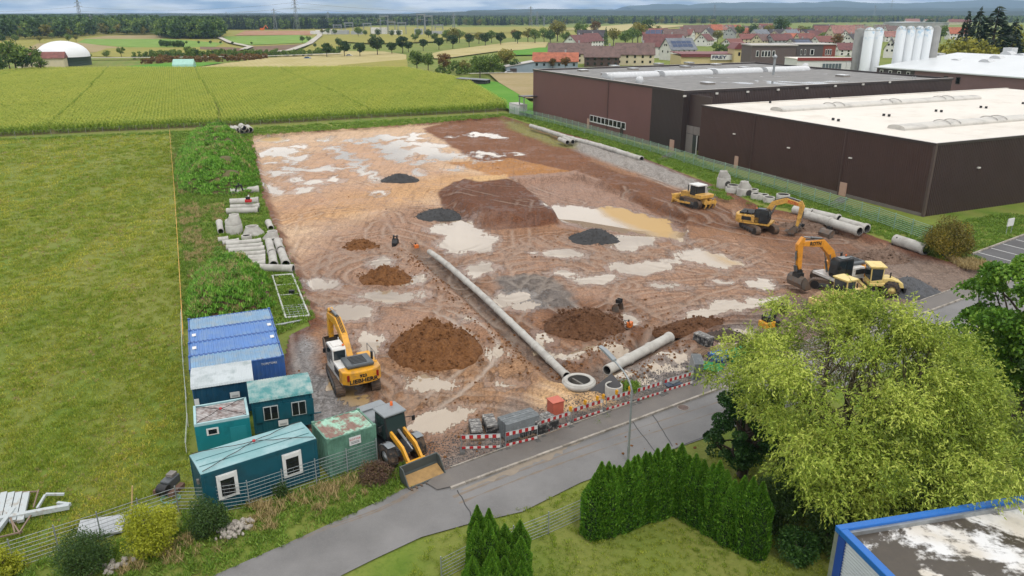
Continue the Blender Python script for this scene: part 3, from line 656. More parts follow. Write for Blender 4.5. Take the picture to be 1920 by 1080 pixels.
pink = M('door_beige', (196, 160, 142), .6, .06); pane = glass(); lamp_white = M('lamp_white', (226, 222, 214), .5, .05); frame_white = M('window_white', (232, 232, 230), .5, .05)
# ---- large warehouse
A = at(1000, 130, 11.6); A.z = 0; LEN = (at(1278, 171, 11.6)-at(1000, 130, 11.6)).dot(W); DEP = 74; HT = 11.6
wh = thing('warehouse', 'large flat-roofed warehouse with red-brown cladding and grey roof beside the white-roofed hall', 'building', A, WRZ)
sp_ = wallpt(1222, 190, A, W)[0]
m = MB(); ribs(m, 0, sp_, 0, .0, HT, .42, .06); m.build('red_brown_wall', brown_red, wh)
m = MB(); ribs(m, sp_+.01, LEN, -.05, .0, HT, .42, .06); ribs(m, 0, 3, LEN, 0, HT, .42, .06, 'y', -1); m.build('dark_corner_wall', brown_dk, wh)
m = MB(); ribs(m, 3.01, DEP, LEN-.1, 0, HT, .42, .06, 'y', -1); m.build('front_wall', brown_front, wh)
MB().b2(.1, LEN-.2, .1, DEP, -.0, HT-.45).build('core', brown_front, wh)
m = MB(); m.b2(.3, LEN-.35, .3, DEP-.3, HT-.44, HT-.32); m.build('roof', roof_grey, wh)
m = MB(); m.b2(-.1, LEN+.12, -.14, .25, HT-.35, HT+.06); m.b2(LEN-.25, LEN+.13, .25, DEP, HT-.35, HT+.06); m.b2(-.1, .25, .25, DEP, HT-.35, HT+.06); m.b2(-.1, LEN+.1, DEP, DEP+.3, HT-.35, HT+.06); m.build('parapet', brown_dk, wh)
m = MB(); m.b2(-.12, LEN+.15, -.16, .27, HT+.062, HT+.1); m.b2(LEN-.27, LEN+.15, .27, DEP, HT+.062, HT+.1); m.b2(-.12, .27, .27, DEP, HT+.062, HT+.1); m.build('coping', trim, wh)
def on_roof(px, py, A0, z):
    p = at(px, py, z)-A0; p.z = 0; return p.dot(W), p.dot(NN)
def skybox(par, x, y, z, sx=2.2, sy=2.2, h=.55):
    o = MB().box((x, y, z+h*.35), (sx, sy, h*.7)).build('skylight', M('skylight_kerb', (150, 142, 134), .7), par)
    MB().box((x, y, z+h*.78), (sx*1.06, sy*1.06, h*.14)).build('skylight_lid', sky_m, o)
for q in [(1093, 132), (1138, 139), (1152, 124), (1187, 129), (1235, 120), (1236, 134), (1292, 118), (1285, 125), (1342, 121), (1335, 130), (1395, 127), (1327, 156), (1580, 142)]:
    x, y = on_roof(q[0], q[1], A, HT-.1); skybox(wh, x, y, HT-.32, 2.6, 2.0)
def barrel(par, x, y0, y1, z, wd, h, name='barrel_rooflight', mat=None, along='y'):
    n = 9; pr = [(x+wd/2*math.cos(PI*i/n), z+.25+h*math.sin(PI*i/n)) for i in range(n+1)]
    m = MB(); m.ext([(x-wd/2, z), (x+wd/2, z)]+pr, y0, y1); return m.build(name, mat or sky_m, par)
bx0, by0 = on_roof(1150, 146, A, HT); bx1, by1 = on_roof(1492, 127, A, HT); bxm = (bx0+bx1)/2
q = (by1-by0)/4
for i in range(4): barrel(wh, bxm, by0+q*i+.6, by0+q*(i+1)-1.0, HT-.32, 3.2, .9)
for q in ((1145, 146), (1199, 153), (1510, 127)):
    x, y = on_roof(q[0], q[1], A, HT); MB().lathe([(.0, 1.5), (.5, 1.4), (.8, 1.0), (.85, .5), (.7, 0)], 14, c=(x, y, HT-.32)).build('roof_fan', sky_m, wh)
x, y = on_roof(1450, 138, A, HT); m = MB().cyl((x, y, HT-.4), (x, y, HT+3.6), .28); m.lathe([(.0, 4.6), (.5, 4.1), (.5, 3.6), (.28, 3.6)], 12, c=(x, y, HT)); m.build('flue', alu, wh)
x0, z1 = wallpt(1107, 215, A, W); x1, _ = wallpt(1174, 230, A, W); zt = z1; zb = wallpt(1107, 228, A, W)[1]
win = MB().b2(x0, x1, -.16, -.06, zb, zt).build('window_band', frame_white, wh)
for i in range(9):
    if i % 3 != 3:
        a = x0+(x1-x0)*(i+.08+.03*(i % 3 == 0))/9; b = x0+(x1-x0)*(i+.9)/9; MB().b2(a, b, -.18, -.161, zb+.25, zt-.12).build('pane', pane, win)
def door(par, A0, pxl, pxr, pyt, pyb, mat, name='door', y=-.12):
    a, zt_ = wallpt(pxl, pyt, A0, W); b, _ = wallpt(pxr, pyt, A0, W); zb_ = max(0, wallpt((pxl+pxr)/2, pyb, A0, W)[1])
    o = MB().b2(a, b, y-.05, y+.05, zb_, max(zt_, zb_+2)).build(name, mat, par)
    MB().box((b-.15, y-.08, zb_+1.05), (.12, .05, .04)).build('handle', alu, o); return o
door(wh, A, 1102, 1106, 222, 242, pink); door(wh, A, 1258, 1266, 261, 287, pink, y=-.2); door(wh, A, 1164, 1169, 246, 258, brown_dk, y=-.15)
for qx, qy in ((1283, 180), (1343, 175), (1401, 172), (1458, 168), (1512, 165), (1565, 161), (1617, 158), (1667, 154)):
    B = A+W*LEN; s_, z_ = wallpt(qx, qy, B, NN); MB().box((LEN+.15, s_, z_), (.25, .6, .35)).build('wall_lamp', lamp_white, wh)
# canopy and white tank by its far corner
cn = thing('canopy', 'small dark canopy on grey posts at the far corner of the red-brown warehouse', 'canopy', A+W*1.2-NN*2.2, WRZ)
m = MB(); m.box((0, 0, 4.9), (3.4, 4.0, .25)); m.build('roof', brown_dk, cn)
for i in (-1, 1): MB().cyl((i*1.4, -1.7, 0), (i*1.4, -1.7, 4.8), .16, n=8).build('post', alu, cn)
wt = thing('white_container', 'white storage box beside the far corner of the red-brown warehouse', 'container', A-NN*3.2-W*2.6, WRZ)
MB().box((0, 0, 1.3), (6, 2.6, 2.6)).build('body', frame_white, wt, bev=.05); MB().box((0, 0, 2.64), (6.1, 2.7, .08)).build('lid', trim, wt)
# ---- brown hall with white roof
A2 = at(1316, 197, 9.7); A2.z = 0; L2 = (at(1759, 269, 9.7)-at(1316, 197, 9.7)).dot(W); D2 = 84; H2 = 9.7
hall = thing('hall', 'long dark brown hall with wide white flat roof beside the building site', 'building', A2, WRZ)
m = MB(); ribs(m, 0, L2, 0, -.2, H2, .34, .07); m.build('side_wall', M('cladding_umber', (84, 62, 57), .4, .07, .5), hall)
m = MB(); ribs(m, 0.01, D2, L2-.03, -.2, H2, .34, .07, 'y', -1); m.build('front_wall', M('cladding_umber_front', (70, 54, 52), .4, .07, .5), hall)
MB().b2(L2-.28, L2+.1, -.1, .25, -.2, H2).build('corner_trim', M('trim_brown', (92, 77, 73), .4, .06), hall)
MB().b2(.08, L2-.12, .08, D2, -.1, H2-.3).build('core', brown_dk, hall)
MB().b2(.1, L2-.15, .1, D2-.2, H2-.29, H2-.12).build('roof', roof_white, hall)
m = MB(); m.b2(-.08, L2+.08, -.12, .18, H2-.3, H2+.03); m.b2(L2-.18, L2+.1, .18, D2, H2-.3, H2+.03); m.b2(-.08, .18, .18, D2, H2-.3, H2+.03); m.build('parapet', brown_dk, hall)
m = MB(); m.b2(.1, L2-.18, .181, .7, H2-.11, H2+.02); m.b2(.181, .7, .7, D2, H2-.11, H2+.02); m.build('edge_flashing', roof_white, hall)
for (q0, q1, arcs) in (((1460, 204), (1823, 180), (.24, .52, .80)), ((1680, 237), (2060, 207), (.2, .42, .75))):
    xa, ya = on_roof(*q0, A2, H2+.3); xb, yb = on_roof(*q1, A2, H2+.3); xm = (xa+xb)/2
    o = barrel(hall, xm, ya, yb, H2-.12, 3.0, .42, 'rooflight_strip', M('rooflight_grey', (212, 208, 200), .5, .06, .5, (176, 172, 166), .35, .4))
    for f in arcs:
        for k in (0, 2.2):
            yy = ya+(yb-ya)*f+k; mm = MB(); pts = [(xm+1.5*math.cos(PI*i/10), yy, H2+.22+.52*math.sin(PI*i/10)) for i in range(11)]; mm.path(pts, .08, 6); mm.build('vent_hoop', M('hoop_grey', (196, 192, 186), .5), o)
for q in ((1562, 224), (1572, 226), (1657, 216), (1667, 217), (1755, 208), (1765, 209), (1839, 201), (1849, 202), (1444, 192), (1556, 184), (1918, 194)):
    x, y = on_roof(*q, A2, H2); m = MB().cyl((x, y, H2-.15), (x, y, H2+.25), .22, n=8); m.build('roof_vent', M('rubber_black', (44, 44, 46), .7, .1), hall)
d = door(hall, A2, 1379, 1386, 292, 317, pink); d = door(hall, A2, 1577, 1590, 341, 373, pink)
for q in ((1378, 251), (1480, 277), (1596, 296)):
    s_, z_ = wallpt(*q, A2, W); MB().box((s_, -.18, z_), (.5, .25, .18)).build('wall_lamp', lamp_white, hall)
for q in ((1833, 314),): s_, z_ = wallpt(*q, A2+W*L2, NN); MB().box((L2+.18, s_, z_), (.25, .5, .18)).build('wall_lamp', lamp_white, hall)
x, y = on_roof(1711, 165, A2, H2); m = MB()
for i in range(5):
    m.path([(x-.1, y-.45, H2+.4*i), (x-.1, y+.45, H2+.4*i)], .05)
for k in (-.45, .45): m.path([(x-.1, y+k, H2-.2), (x-.1, y+k, H2+2.6)], .06)
m.build('roof_ladder', alu, hall)
pipe_b = M('downpipe_brown', (86, 68, 64), .4, .05)
for i in (1, 3): MB().cyl((L2*(i+.5)/5, -.16, 0), (L2*(i+.5)/5, -.16, H2-.3), .07, n=8).build('downpipe', pipe_b, hall)
for i in (1, 3): MB().cyl((L2+.14, 9+i*18, 0), (L2+.14, 9+i*18, H2-.3), .07, n=8).build('downpipe', pipe_b, hall)
for i in (3,): MB().cyl((LEN*(i+.5)/6, -.16 if LEN*(i+.5)/6 < sp_ else -.2, 0), (LEN*(i+.5)/6, -.16 if LEN*(i+.5)/6 < sp_ else -.2, HT-.4), .07, n=8).build('downpipe', pipe_b, wh)
MB().b2(0, L2-.3, -.1, .02, -.15, .45).build('plinth', M('plinth_grey', (120, 112, 106), .8, .12, 1), hall); MB().b2(0, LEN, -.16, .02, -.1, .4).build('plinth', M('plinth_grey', (120, 112, 106)), wh)
# gate across the alley
g0 = at(1271, 284); g1 = at(1310, 292)
gate = thing('alley_gate', 'grey panelled gate across the alley between the two brown halls', 'gate', A+W*LEN+NN*.4, WRZ)
gp = M('gate_grey', (136, 128, 124), .5, .08)
AL = (A2-A).dot(W)-LEN
for i in range(3):
    x0_ = .15+i*AL/3; x1_ = .08+(i+1)*AL/3
    MB().b2(x0_, x1_, .55, .65, 3.7, 5.2).build('upper_panel', gp, gate)
    if i != 1: MB().b2(x0_, x1_, .55, .65, 0.02, 3.62).build('panel', gp, gate)
    else:
        MB().b2(x0_, x0_+AL*.15, .55, .65, .02, 3.62).build('panel', glass('door_glass', (60, 62, 64)), gate); MB().b2(x0_+AL*.17, x0_+AL*.2, .55, .65, .02, 3.62).build('post', frame_white, gate)
MB().b2(.05, AL, .9, 1.0, 5.2, 11).build('wall_panel', brown_front, gate)
# ---- factory with white low pitched roof on the far right
ZF = 9.5; A3 = at(1645, 125, ZF); A3.z = 0
fac = thing('factory', 'low factory with bright white pitched roof and dusky pink walls at the right', 'building', A3, WRZ)
pk = M('wall_dusky_pink', (134, 104, 104), .7, .08, .4)
L3, D3 = 62, 74
MB().b2(0, L3, 0, D3, 0, ZF).build('wall', pk, fac)
m = MB(); m.ext([(-.6, ZF+.02), (D3*.5, ZF+3.6), (D3+.6, ZF+.02), (D3+.6, ZF-.3), (-.6, ZF-.3)], -.6, L3+.5, 'X'); m.build('roof', M('factory_roof_white', (226, 230, 233), .45, .05, .2), fac)
MB().b2(.3, 14, -.06, .0, ZF-3.2, ZF-.3).build('dark_wall_band', brown_dk, fac)
for i in range(4):
    o = MB().b2(1.3+i*3.3, 2.6+i*3.3, -.12, -.05, ZF-2.8, ZF-.8).build('window', frame_white, fac); MB().b2(1.5+i*3.3, 2.4+i*3.3, -.14, -.12, ZF-2.6, ZF-1.0).build('pane', pane, o)
for i in range(2):
    o = MB().b2(24+i*4, 25.4+i*4, -.08, .0, ZF-3.2, ZF-1.2).build('window', brown_dk, fac); MB().b2(24.2+i*4, 25.2+i*4, -.1, -.08, ZF-3, ZF-1.4).build('pane', pane, o)
def on3(px, py, z): p = at(px, py, z)-A3; p.z = 0; return p.dot(W), p.dot(NN)
for q, dz in (((1795, 118), 1.2), ((1850, 119), 1.6), ((1890, 104), 3.2), ((1915, 108), 2.8), ((1870, 112), 2.4)):
    x, y = on3(*q, ZF+dz); mm = MB(); n = 8; pr = [(x+2*math.cos(PI*i/n), ZF+dz+1.3*math.sin(PI*i/n)) for i in range(n+1)]; mm.ext(pr+[(x-2, ZF+dz-.8), (x+2, ZF+dz-.8)], y-1.4, y+1.4); mm.build('arched_vent', sky_m, fac)
for q, dz in (((1758, 110), 1.6), ((1893, 100), 3.5)):
    x, y = on3(*q, ZF+dz); MB().box((x, y, ZF+dz+.6), (3, 3, 2.4)).build('roof_unit', sky_m, fac)
# ---- silos
conc = M('silo_concrete', (160, 160, 158), .8, .12, .5)
def silo_mat():
    t = NT('silo_white'); s_ = t.new('ShaderNodeSeparateXYZ'); t.l.new(t.pos(), s_.inputs[0])
    nz_ = t.noise(.45, 5, .65); band = t.math('MULTIPLY', t.ramp(t.math('ADD', s_.outputs[2], t.math('MULTIPLY', nz_, 3.)), .0, 1.), 1.)
    g_ = t.new('ShaderNodeMapRange'); g_.inputs['From Min'].default_value = 17.2; g_.inputs['From Max'].default_value = 20; t.l.new(t.math('ADD', s_.outputs[2], t.math('MULTIPLY', t.math('SUBTRACT', nz_, .5), 5.)), g_.inputs['Value'])
    k_ = t.math('MULTIPLY', t.ramp(t.noise(.8, 4, .6), .5, .62), t.math('MULTIPLY', g_.outputs[0], .8))
    t.set(color=t.mix(k_, (.58, .61, .63), (.16, .34, .50)), rough=.35); return t.m
sm = silo_mat(); rail_m = M('silo_rail', (170, 170, 164), .6)
def silo(px, py_top, Yd, r, mat, label, grp):
    p = pt(px, py_top, Yd); z = p.z; t_ = thing('silo', label, 'silo', (p.x, p.y, 0), 0, grp)
    MB().lathe([(r, 0), (r, z-.9), (r*.55, z-.2), (.0, z)], 20).build('tank', mat, t_)
    MB().lathe([(r*1.015, z-1.0), (r*1.03, z-.95), (r*1.015, z-.9)], 20).build('top_ring', rail_m, t_)
    m = MB()
    for i in range(10):
        a = 2*PI*i/10; b = 2*PI*(i+1)/10; P0 = (r*math.cos(a), r*math.sin(a)); P1 = (r*math.cos(b), r*math.sin(b))
        m.cyl((*P0, z-.9), (*P0, z+.8), .05, n=4)
        for h in (.3, .8): m.cyl((*P0, z+h), (*P1, z+h), .05, n=4)
    m.build('guard_rail', rail_m, t_)
silo(1614, 52, 262, 1.6, conc, 'grey concrete silo at the left end of the left silo group', 'left group of tall silos'); silo(1632, 51, 258, 1.6, sm, 'white silo with grey-blue streaks in the middle of the left silo group', 'left group of tall silos'); silo(1649, 51, 262, 1.55, sm, 'white silo with dark blue mark at the right of the left silo group', 'left group of tall silos')
for i, px in enumerate((1692, 1709, 1725.5, 1742)): silo(px, 48.5, 262, 1.52, sm, nth(i)+' white silo from the left in the right group of silos with blue bands', 'right group of tall silos')
silo(1757, 48, 264, 1.5, conc, 'grey concrete silo at the right end of the right silo group', 'right group of tall silos')
# ---- dark office block, low white hall, yellow shop
def wbox(name, label, cat, px0, px1, py_top, Yd, depth, rz=0):
    a, b = pt(px0, py_top, Yd), pt(px1, py_top, Yd); t_ = thing(name, label, cat, ((a.x+b.x)/2, Yd, 0), rz); return t_, (b.x-a.x), a.z, depth
off, w_, h_, d_ = wbox('office_block', 'dark brown two-storey office block with light roof edge behind the warehouse', 'building', 1410, 1494, 86, 318, 14)
MB().b2(-w_/2, w_/2, 0, d_, 0, h_).build('wall', M('wall_taupe', (104, 90, 88), .7, .08), off); MB().b2(-w_/2-.4, w_/2+.4, -.5, d_+.4, h_, h_+.45).build('roof', trim, off)
for i, f in enumerate((-.36, -.24, -.17, -.10, -.0)):
    o = MB().b2(f*w_-.6, f*w_+.6, -.08, 0, h_-4.2, h_-1.8).build('window', frame_white, off); MB().b2(f*w_-.42, f*w_+.42, -.12, -.08, h_-4, h_-2).build('pane', pane, o)
ann, w_, h_, d_ = wbox('office_annex', 'dark and red annex with white windows beside the dark office block', 'building', 1495, 1568, 84, 325, 14)
MB().b2(-w_/2, w_*.18, 0, d_, 0, h_).build('grey_wall', M('wall_anthracite', (92, 84, 84), .7, .08), ann); MB().b2(w_*.181, w_/2, -.05, d_, 0, h_-.02).build('red_wall', M('wall_brick_red', (140, 72, 60), .7, .1), ann); MB().b2(-w_/2-.3, w_/2+.3, -.4, d_, h_, h_+.35).build('roof', trim, ann)
for f, wd in ((-.38, .6), (-.28, .6), (-.1, 1.6), (.26, .7), (.32, .7), (.38, .7)):
    o = MB().b2(f*w_-wd/2, f*w_+wd/2, -.12, -.051, h_-4, h_-1.7).build('window', frame_white, ann); MB().b2(f*w_-wd*.34, f*w_+wd*.34, -.15, -.12, h_-3.8, h_-1.9).build('pane', pane, o)
lowh, w_, h_, d_ = wbox('white_hall', 'low white hall with glazed front and black triangle sign near the silos', 'building', 1495, 1645, 112, 262, 12)
MB().b2(-w_/2, w_/2, 0, d_, 0, h_).build('wall', frame_white, lowh); MB().b2(-w_/2-.2, w_/2+.2, -.2, d_, h_, h_+.3).build('roof', roof_white, lowh)
MB().b2(-w_*.5, w_*.18, -.3, -.201, h_-.3, h_+.7).build('red_fascia', M('fascia_red', (150, 60, 54), .5, .08), lowh)
gl = MB().b2(-w_*.18, w_*.06, -.12, 0, h_-2.9, h_-1.2).build('glazing', glass('shop_glass', (86, 96, 104)), lowh)
for i in range(7): MB().b2(-w_*.18+i*w_*.24/6-.05, -w_*.18+i*w_*.24/6+.05, -.16, -.121, h_-2.9, h_-1.2).build('mullion', frame_white, gl)
sg = MB().b2(w_*.12, w_*.30, -.3, -.02, h_-4.2, h_-1.0).build('sign_board', frame_white, lowh)
MB().ext([(w_*.17, h_-2.6), (w_*.26, h_-2.6), (w_*.215, h_-1.4)], -.34, -.301).build('triangle_sign', M('sign_black', (24, 24, 26), .5, .05), sg)
frey, w_, h_, d_ = wbox('shop_hall', 'yellow shop hall with dark red flat roof and lettered white fascia', 'building', 1278, 1388, 101, 372, 26)
yel = M('wall_yellow', (214, 196, 144), .7, .06); MB().b2(-w_/2, w_/2, 0, d_, 0, h_-1.2).build('wall', yel, frey); MB().b2(-w_/2-.5, w_/2+.5, -.7, d_, h_-.25, h_).build('roof', M('roof_dark_red', (124, 62, 62), .6, .1), frey)
MB().b2(-w_/2-.4, 0, -.6, -.0, h_-1.4, h_-.26).build('red_fascia', M('roof_dark_red', (124, 62, 62)), frey); fa = MB().b2(0, w_/2-.3, -.6, 0, h_-2.7, h_-.26).build('fascia', frame_white, frey)
text('lettering', 'FREY', 1.8, M('letter_navy', (30, 40, 86), .5, .02), fa, (w_*.14, -.66, h_-1.5), (PI/2, 0, 0), .05, bold=.05, sx=1.7)
yh, w_, h_, d_ = wbox('yellow_house', 'yellow house with dark red roof beside the lettered shop hall', 'house', 1378, 1408, 92, 368, 12)
MB().b2(-w_/2, w_/2, 0, d_, 0, h_).build('wall', yel, yh); MB().ext([(-w_/2-.5, h_), (w_/2+.5, h_), (w_/2-1.5, h_+2.6), (-w_/2+1.5, h_+2.6)], -.5, d_+.5).build('roof', M('roof_dark_red', (124, 62, 62)), yh)
for f in (-.2, .28): MB().b2(f*w_-.5, f*w_+.5, -.06, 0, h_-3, h_-1.4).build('window', pane, yh)
# ---- houses of the village
ROOFS = {k: M('tiles_'+k, c, .8, .18, .6, tuple(int(x*.75) for x in c), .45, .5) for k, c in {'brown': (120, 96, 90), 'red': (138, 86, 78), 'orange': (182, 106, 78), 'dark': (76, 70, 74), 'grey': (130, 134, 142), 'rose': (164, 118, 108), 'maroon': (122, 78, 76)}.items()}
WALLS = {k: M('render_'+k, c, .85, .06, .5) for k, c in {'white': (232, 230, 224), 'cream': (222, 210, 178), 'grey': (176, 178, 178), 'blue': (150, 164, 176), 'wood': (84, 66, 58)}.items()}
solar_m = NT('solar_panel').set(color=(.05, .07, .13), rough=.15).m
def house(px0, px1, py_ridge, py_base, yaw, rf, wl, label, solar=0, gable_w=None):
    pxm = (px0+px1)/2; p = at(pxm, py_base); Hh = max(5.5, hz(pxm, py_base, py_ridge)); wpx = (px1-px0)/FPX*math.hypot(p.x, p.y)
    c, s_ = abs(math.cos(math.radians(yaw))), abs(math.sin(math.radians(yaw)))
    Lh = wpx/(c+.72*s_); Wd = min(Lh*.72, 12) if not gable_w else gable_w; eh = Hh*.52
    t_ = thing('house', label, 'house', p, math.radians(yaw), 'village houses')
    MB().ext([(-Wd/2, 0), (Wd/2, 0), (Wd/2, eh), (0, Hh-.25), (-Wd/2, eh)], -Lh/2, Lh/2, 'X').build('wall', WALLS[wl], t_)
    o = .5; sl = (Hh-eh)/(Wd/2); m_ = MB()
    for s2 in (-1, 1):
        m_.ext([(s2*(Wd/2+o), eh-sl*o), (0, Hh), (0, Hh-.28), (s2*(Wd/2+o), eh-sl*o-.28)], -Lh/2-.5, Lh/2+.5, 'X')
    r_ = m_.build('roof', ROOFS[rf], t_)
    MB().box((Lh*.22, Wd*.12, Hh+.2), (.8, .7, 1.8)).build('chimney', WALLS['grey'], r_)
    if solar:
        m_ = MB(); a_ = math.atan(sl)
        for i in range(4):
            for j in range(2):
                f = .28+.3*j; yy = -Wd/2*(1-f)-.02; zz = eh+(Hh-eh)*f+.16
                x_ = (i-1.5)*Lh*.2; dx_, dy_ = Lh*.092, Wd*.062; m_.add([(x_+sx*dx_, yy+sy*dy_, zz+sy*dy_*sl) for sx, sy in ((-1, -1), (1, -1), (1, 1), (-1, 1))], [(0, 1, 2, 3)])
        m_.build('solar_panels', solar_m, r_)
    k = max(2, int(Lh/3.4))
    for i in range(k):
        x_ = (i+.5)/k*Lh-Lh/2
        for zc in ((eh*.3, eh*.75) if eh > 4 else (eh*.55,)):
            MB().box((x_, -Wd/2-.03, zc), (1.1, .1, 1.25)).build('window', pane, t_)
    for sx in (-1, 1):
        for zc, ys in ((eh*.75, (-Wd*.22, Wd*.22)), (eh+(Hh-eh)*.35, (-.9, .9))):
            for y_ in ys: MB().box((sx*(Lh/2+.03), y_, zc), (.1, 1.0, 1.2)).build('window', pane, t_)
    return t_
for h in [(1000, 1083, 98, 128, -4, 'orange', 'blue', 'long shed with bright orange roof and pale blue wall'), (1028, 1107, 80, 118, -6, 'brown', 'cream', 'long brown-roofed farmhouse behind the orange-roofed shed'),
          (1095, 1160, 86, 124, -5, 'brown', 'wood', 'brown-roofed barn with dark wooden wall left of the cream house'), (1153, 1224, 80, 121, -5, 'brown', 'cream', 'cream house with long brown roof between the barn and the white gabled house'),
          (1056, 1108, 65, 92, 50, 'maroon', 'white', 'white gabled house with maroon roof behind the brown farmhouse', 0), (1082, 1132, 62, 90, 48, 'maroon', 'white', 'second white gabled house right of the maroon-roofed one'), (1082, 1134, 56, 80, -8, 'dark', 'white', 'house with wide dark roof under the tall cypress'),
          (1205, 1278, 64, 108, -6, 'maroon', 'white', 'large maroon-roofed house behind the solar-roofed one'), (1238, 1302, 71, 112, 24, 'grey', 'white', 'white gabled house with rows of solar panels on its roof', 1), (1204, 1250, 53, 78, -5, 'red', 'white', 'red-roofed house with solar panels far behind the maroon roof', 1), (1244, 1284, 54, 80, 0, 'brown', 'white', 'brown-roofed house left of the village trees'),
          (1280, 1330, 47, 73, -10, 'brown', 'cream', 'wide brown-roofed house at the left end of the upper village row'), (1308, 1346, 53, 78, 60, 'dark', 'white', 'white house with steep dark gable facing the fields'), (1302, 1338, 63, 86, 55, 'maroon', 'white', 'small house with maroon hipped gable below the white gable'), (1352, 1384, 51, 72, 70, 'dark', 'grey', 'grey gabled house with dark roof in the middle of the village'), (1388, 1404, 48, 64, 65, 'dark', 'white', 'narrow white gable house between two trees'),
          (1402, 1444, 55, 78, 35, 'grey', 'white', 'white house with slate-grey roof'), (1386, 1420, 63, 82, 0, 'red', 'cream', 'red-roofed house left of the cream gable'), (1408, 1446, 64, 86, 40, 'brown', 'cream', 'cream gabled house with brown roof'), (1352, 1394, 72, 92, 35, 'red', 'white', 'red-roofed house with white gable behind the yellow shop'), (1376, 1412, 82, 100, 0, 'maroon', 'white', 'maroon-roofed house above the yellow shop'),
          (1436, 1484, 63, 86, 20, 'maroon', 'grey', 'grey house with broad maroon roof behind the office block'), (1430, 1458, 48, 68, -5, 'dark', 'white', 'dark-roofed house near the village oak'), (1458, 1502, 55, 78, 40, 'grey', 'white', 'white gabled house with grey roof right of the village oak'), (1470, 1500, 62, 80, 0, 'orange', 'white', 'orange-roofed cottage in front of the grey roofs'), (1472, 1522, 72, 94, 25, 'dark', 'white', 'dark roof with white solar rows behind the annex', 1), (1492, 1524, 62, 82, 10, 'red', 'cream', 'red-roofed cottage right of the dark solar roof'),
          (1526, 1562, 48, 72, 0, 'red', 'cream', 'tall red-roofed house in the upper right of the village'), (1550, 1602, 47, 76, 15, 'rose', 'cream', 'broad rose-roofed house with cream walls'), (1522, 1560, 67, 88, 20, 'red', 'white', 'red-roofed house above the annex'), (1574, 1612, 63, 90, 50, 'dark', 'white', 'dark steep-roofed house left of the silos'), (1568, 1610, 80, 104, 0, 'maroon', 'white', 'long maroon roof just left of the silos'), (1586, 1620, 57, 74, 0, 'grey', 'white', 'flat pale roof house behind the left silos'), (1600, 1616, 46, 62, 0, 'red', 'white', 'small red roof left of the silo tops'),
          (1654, 1680, 72, 108, 60, 'dark', 'white', 'white gable house with dark roof seen between the silo groups'), (1656, 1682, 58, 78, 0, 'rose', 'white', 'rose-roofed house between the silo groups'), (1660, 1680, 48, 64, 0, 'brown', 'white', 'small brown roof high between the silo groups'), (1640, 1662, 46, 62, 0, 'brown', 'cream', 'brown roof behind the left silo tops'), (1778, 1812, 51, 74, -5, 'orange', 'white', 'orange-roofed house right of the right silo group'),
          (1698, 1720, 35, 46, 0, 'rose', 'white', 'far house on the rise above the silos'), (1732, 1748, 36, 45, 10, 'rose', 'white', 'far white house on the rise right of the silo tops'), (1780, 1815, 36, 46, 0, 'red', 'cream', 'far long red roof beside the conifers')]: house(*h)
rv_ = random.Random(5)
for i in range(26):
    px = 1284+i*13.6+rv_.uniform(-4, 4); rg = rv_.uniform(44, 58); wd = rv_.uniform(22, 36)
    house(px-wd/2, px+wd/2, rg, rg+rv_.uniform(17, 21), rv_.choice((-8, 0, 30, 55, 70, -35)), rv_.choice(('red', 'maroon', 'brown', 'dark', 'rose', 'red', 'orange')), rv_.choice(('white', 'cream', 'white')), nth(i)+' house from the left in the back rows of the village')
gr, w_, h_, d_ = wbox('grey_shed', 'long low pale grey shed behind the right silos', 'shed', 1690, 1780, 41, 1250, 60)
MB().b2(-w_/2, w_/2, 0, d_, 0, h_-1.5).build('wall', WALLS['grey'], gr); MB().ext([(-w_/2-.5, h_-1.5), (w_/2+.5, h_-1.5), (w_/2+.5, h_-1), (0, h_), (-w_/2-.5, h_-1)], -1, d_).build('roof', M('sheet_roof', (170, 176, 180), .5, .05), gr)
gar = thing('garage', 'pale grey garage with brown door and white van-like bins beside orchard trees', 'garage', at(1000, 139)-Vector((6, 0, 0)), .1)
MB().ext([(-6, 0), (6, 0), (6, 5), (-6, 3)], 0, 10).build('wall', WALLS['blue'], gar); MB().b2(-4.4, -1.4, -.08, 0, 0, 2.5).build('door', M('door_brown', (70, 60, 58), .6), gar); MB().ext([(-6.4, 3.05), (6.4, 5.2), (6.4, 5.4), (-6.4, 3.25)], -.4, 10.4).build('roof', trim, gar)
fs = thing('field_shelter', 'black open-fronted field shelter at the corner of the corn field', 'shed', at(888, 161), -.35)
blk = M('shed_black', (52, 52, 54), .7); m = MB()
MB().ext([(-6, 2.6), (6, 2.2), (6, 2.4), (-6, 2.8)], -2.5, 2.5).build('roof', M('shed_roof', (118, 122, 126), .5), fs); MB().b2(-5.8, 5.8, 2.2, 2.4, 0, 2.2).build('back_wall', blk, fs); MB().b2(-1.5, 5.6, -2.2, 2.0, 0, 1.9).build('store', blk, fs)
for i in (-5.6, -2, 5.6): MB().b2(i-.1, i+.1, -2.4, -2.2, 0, 2.3).build('post', blk, fs)
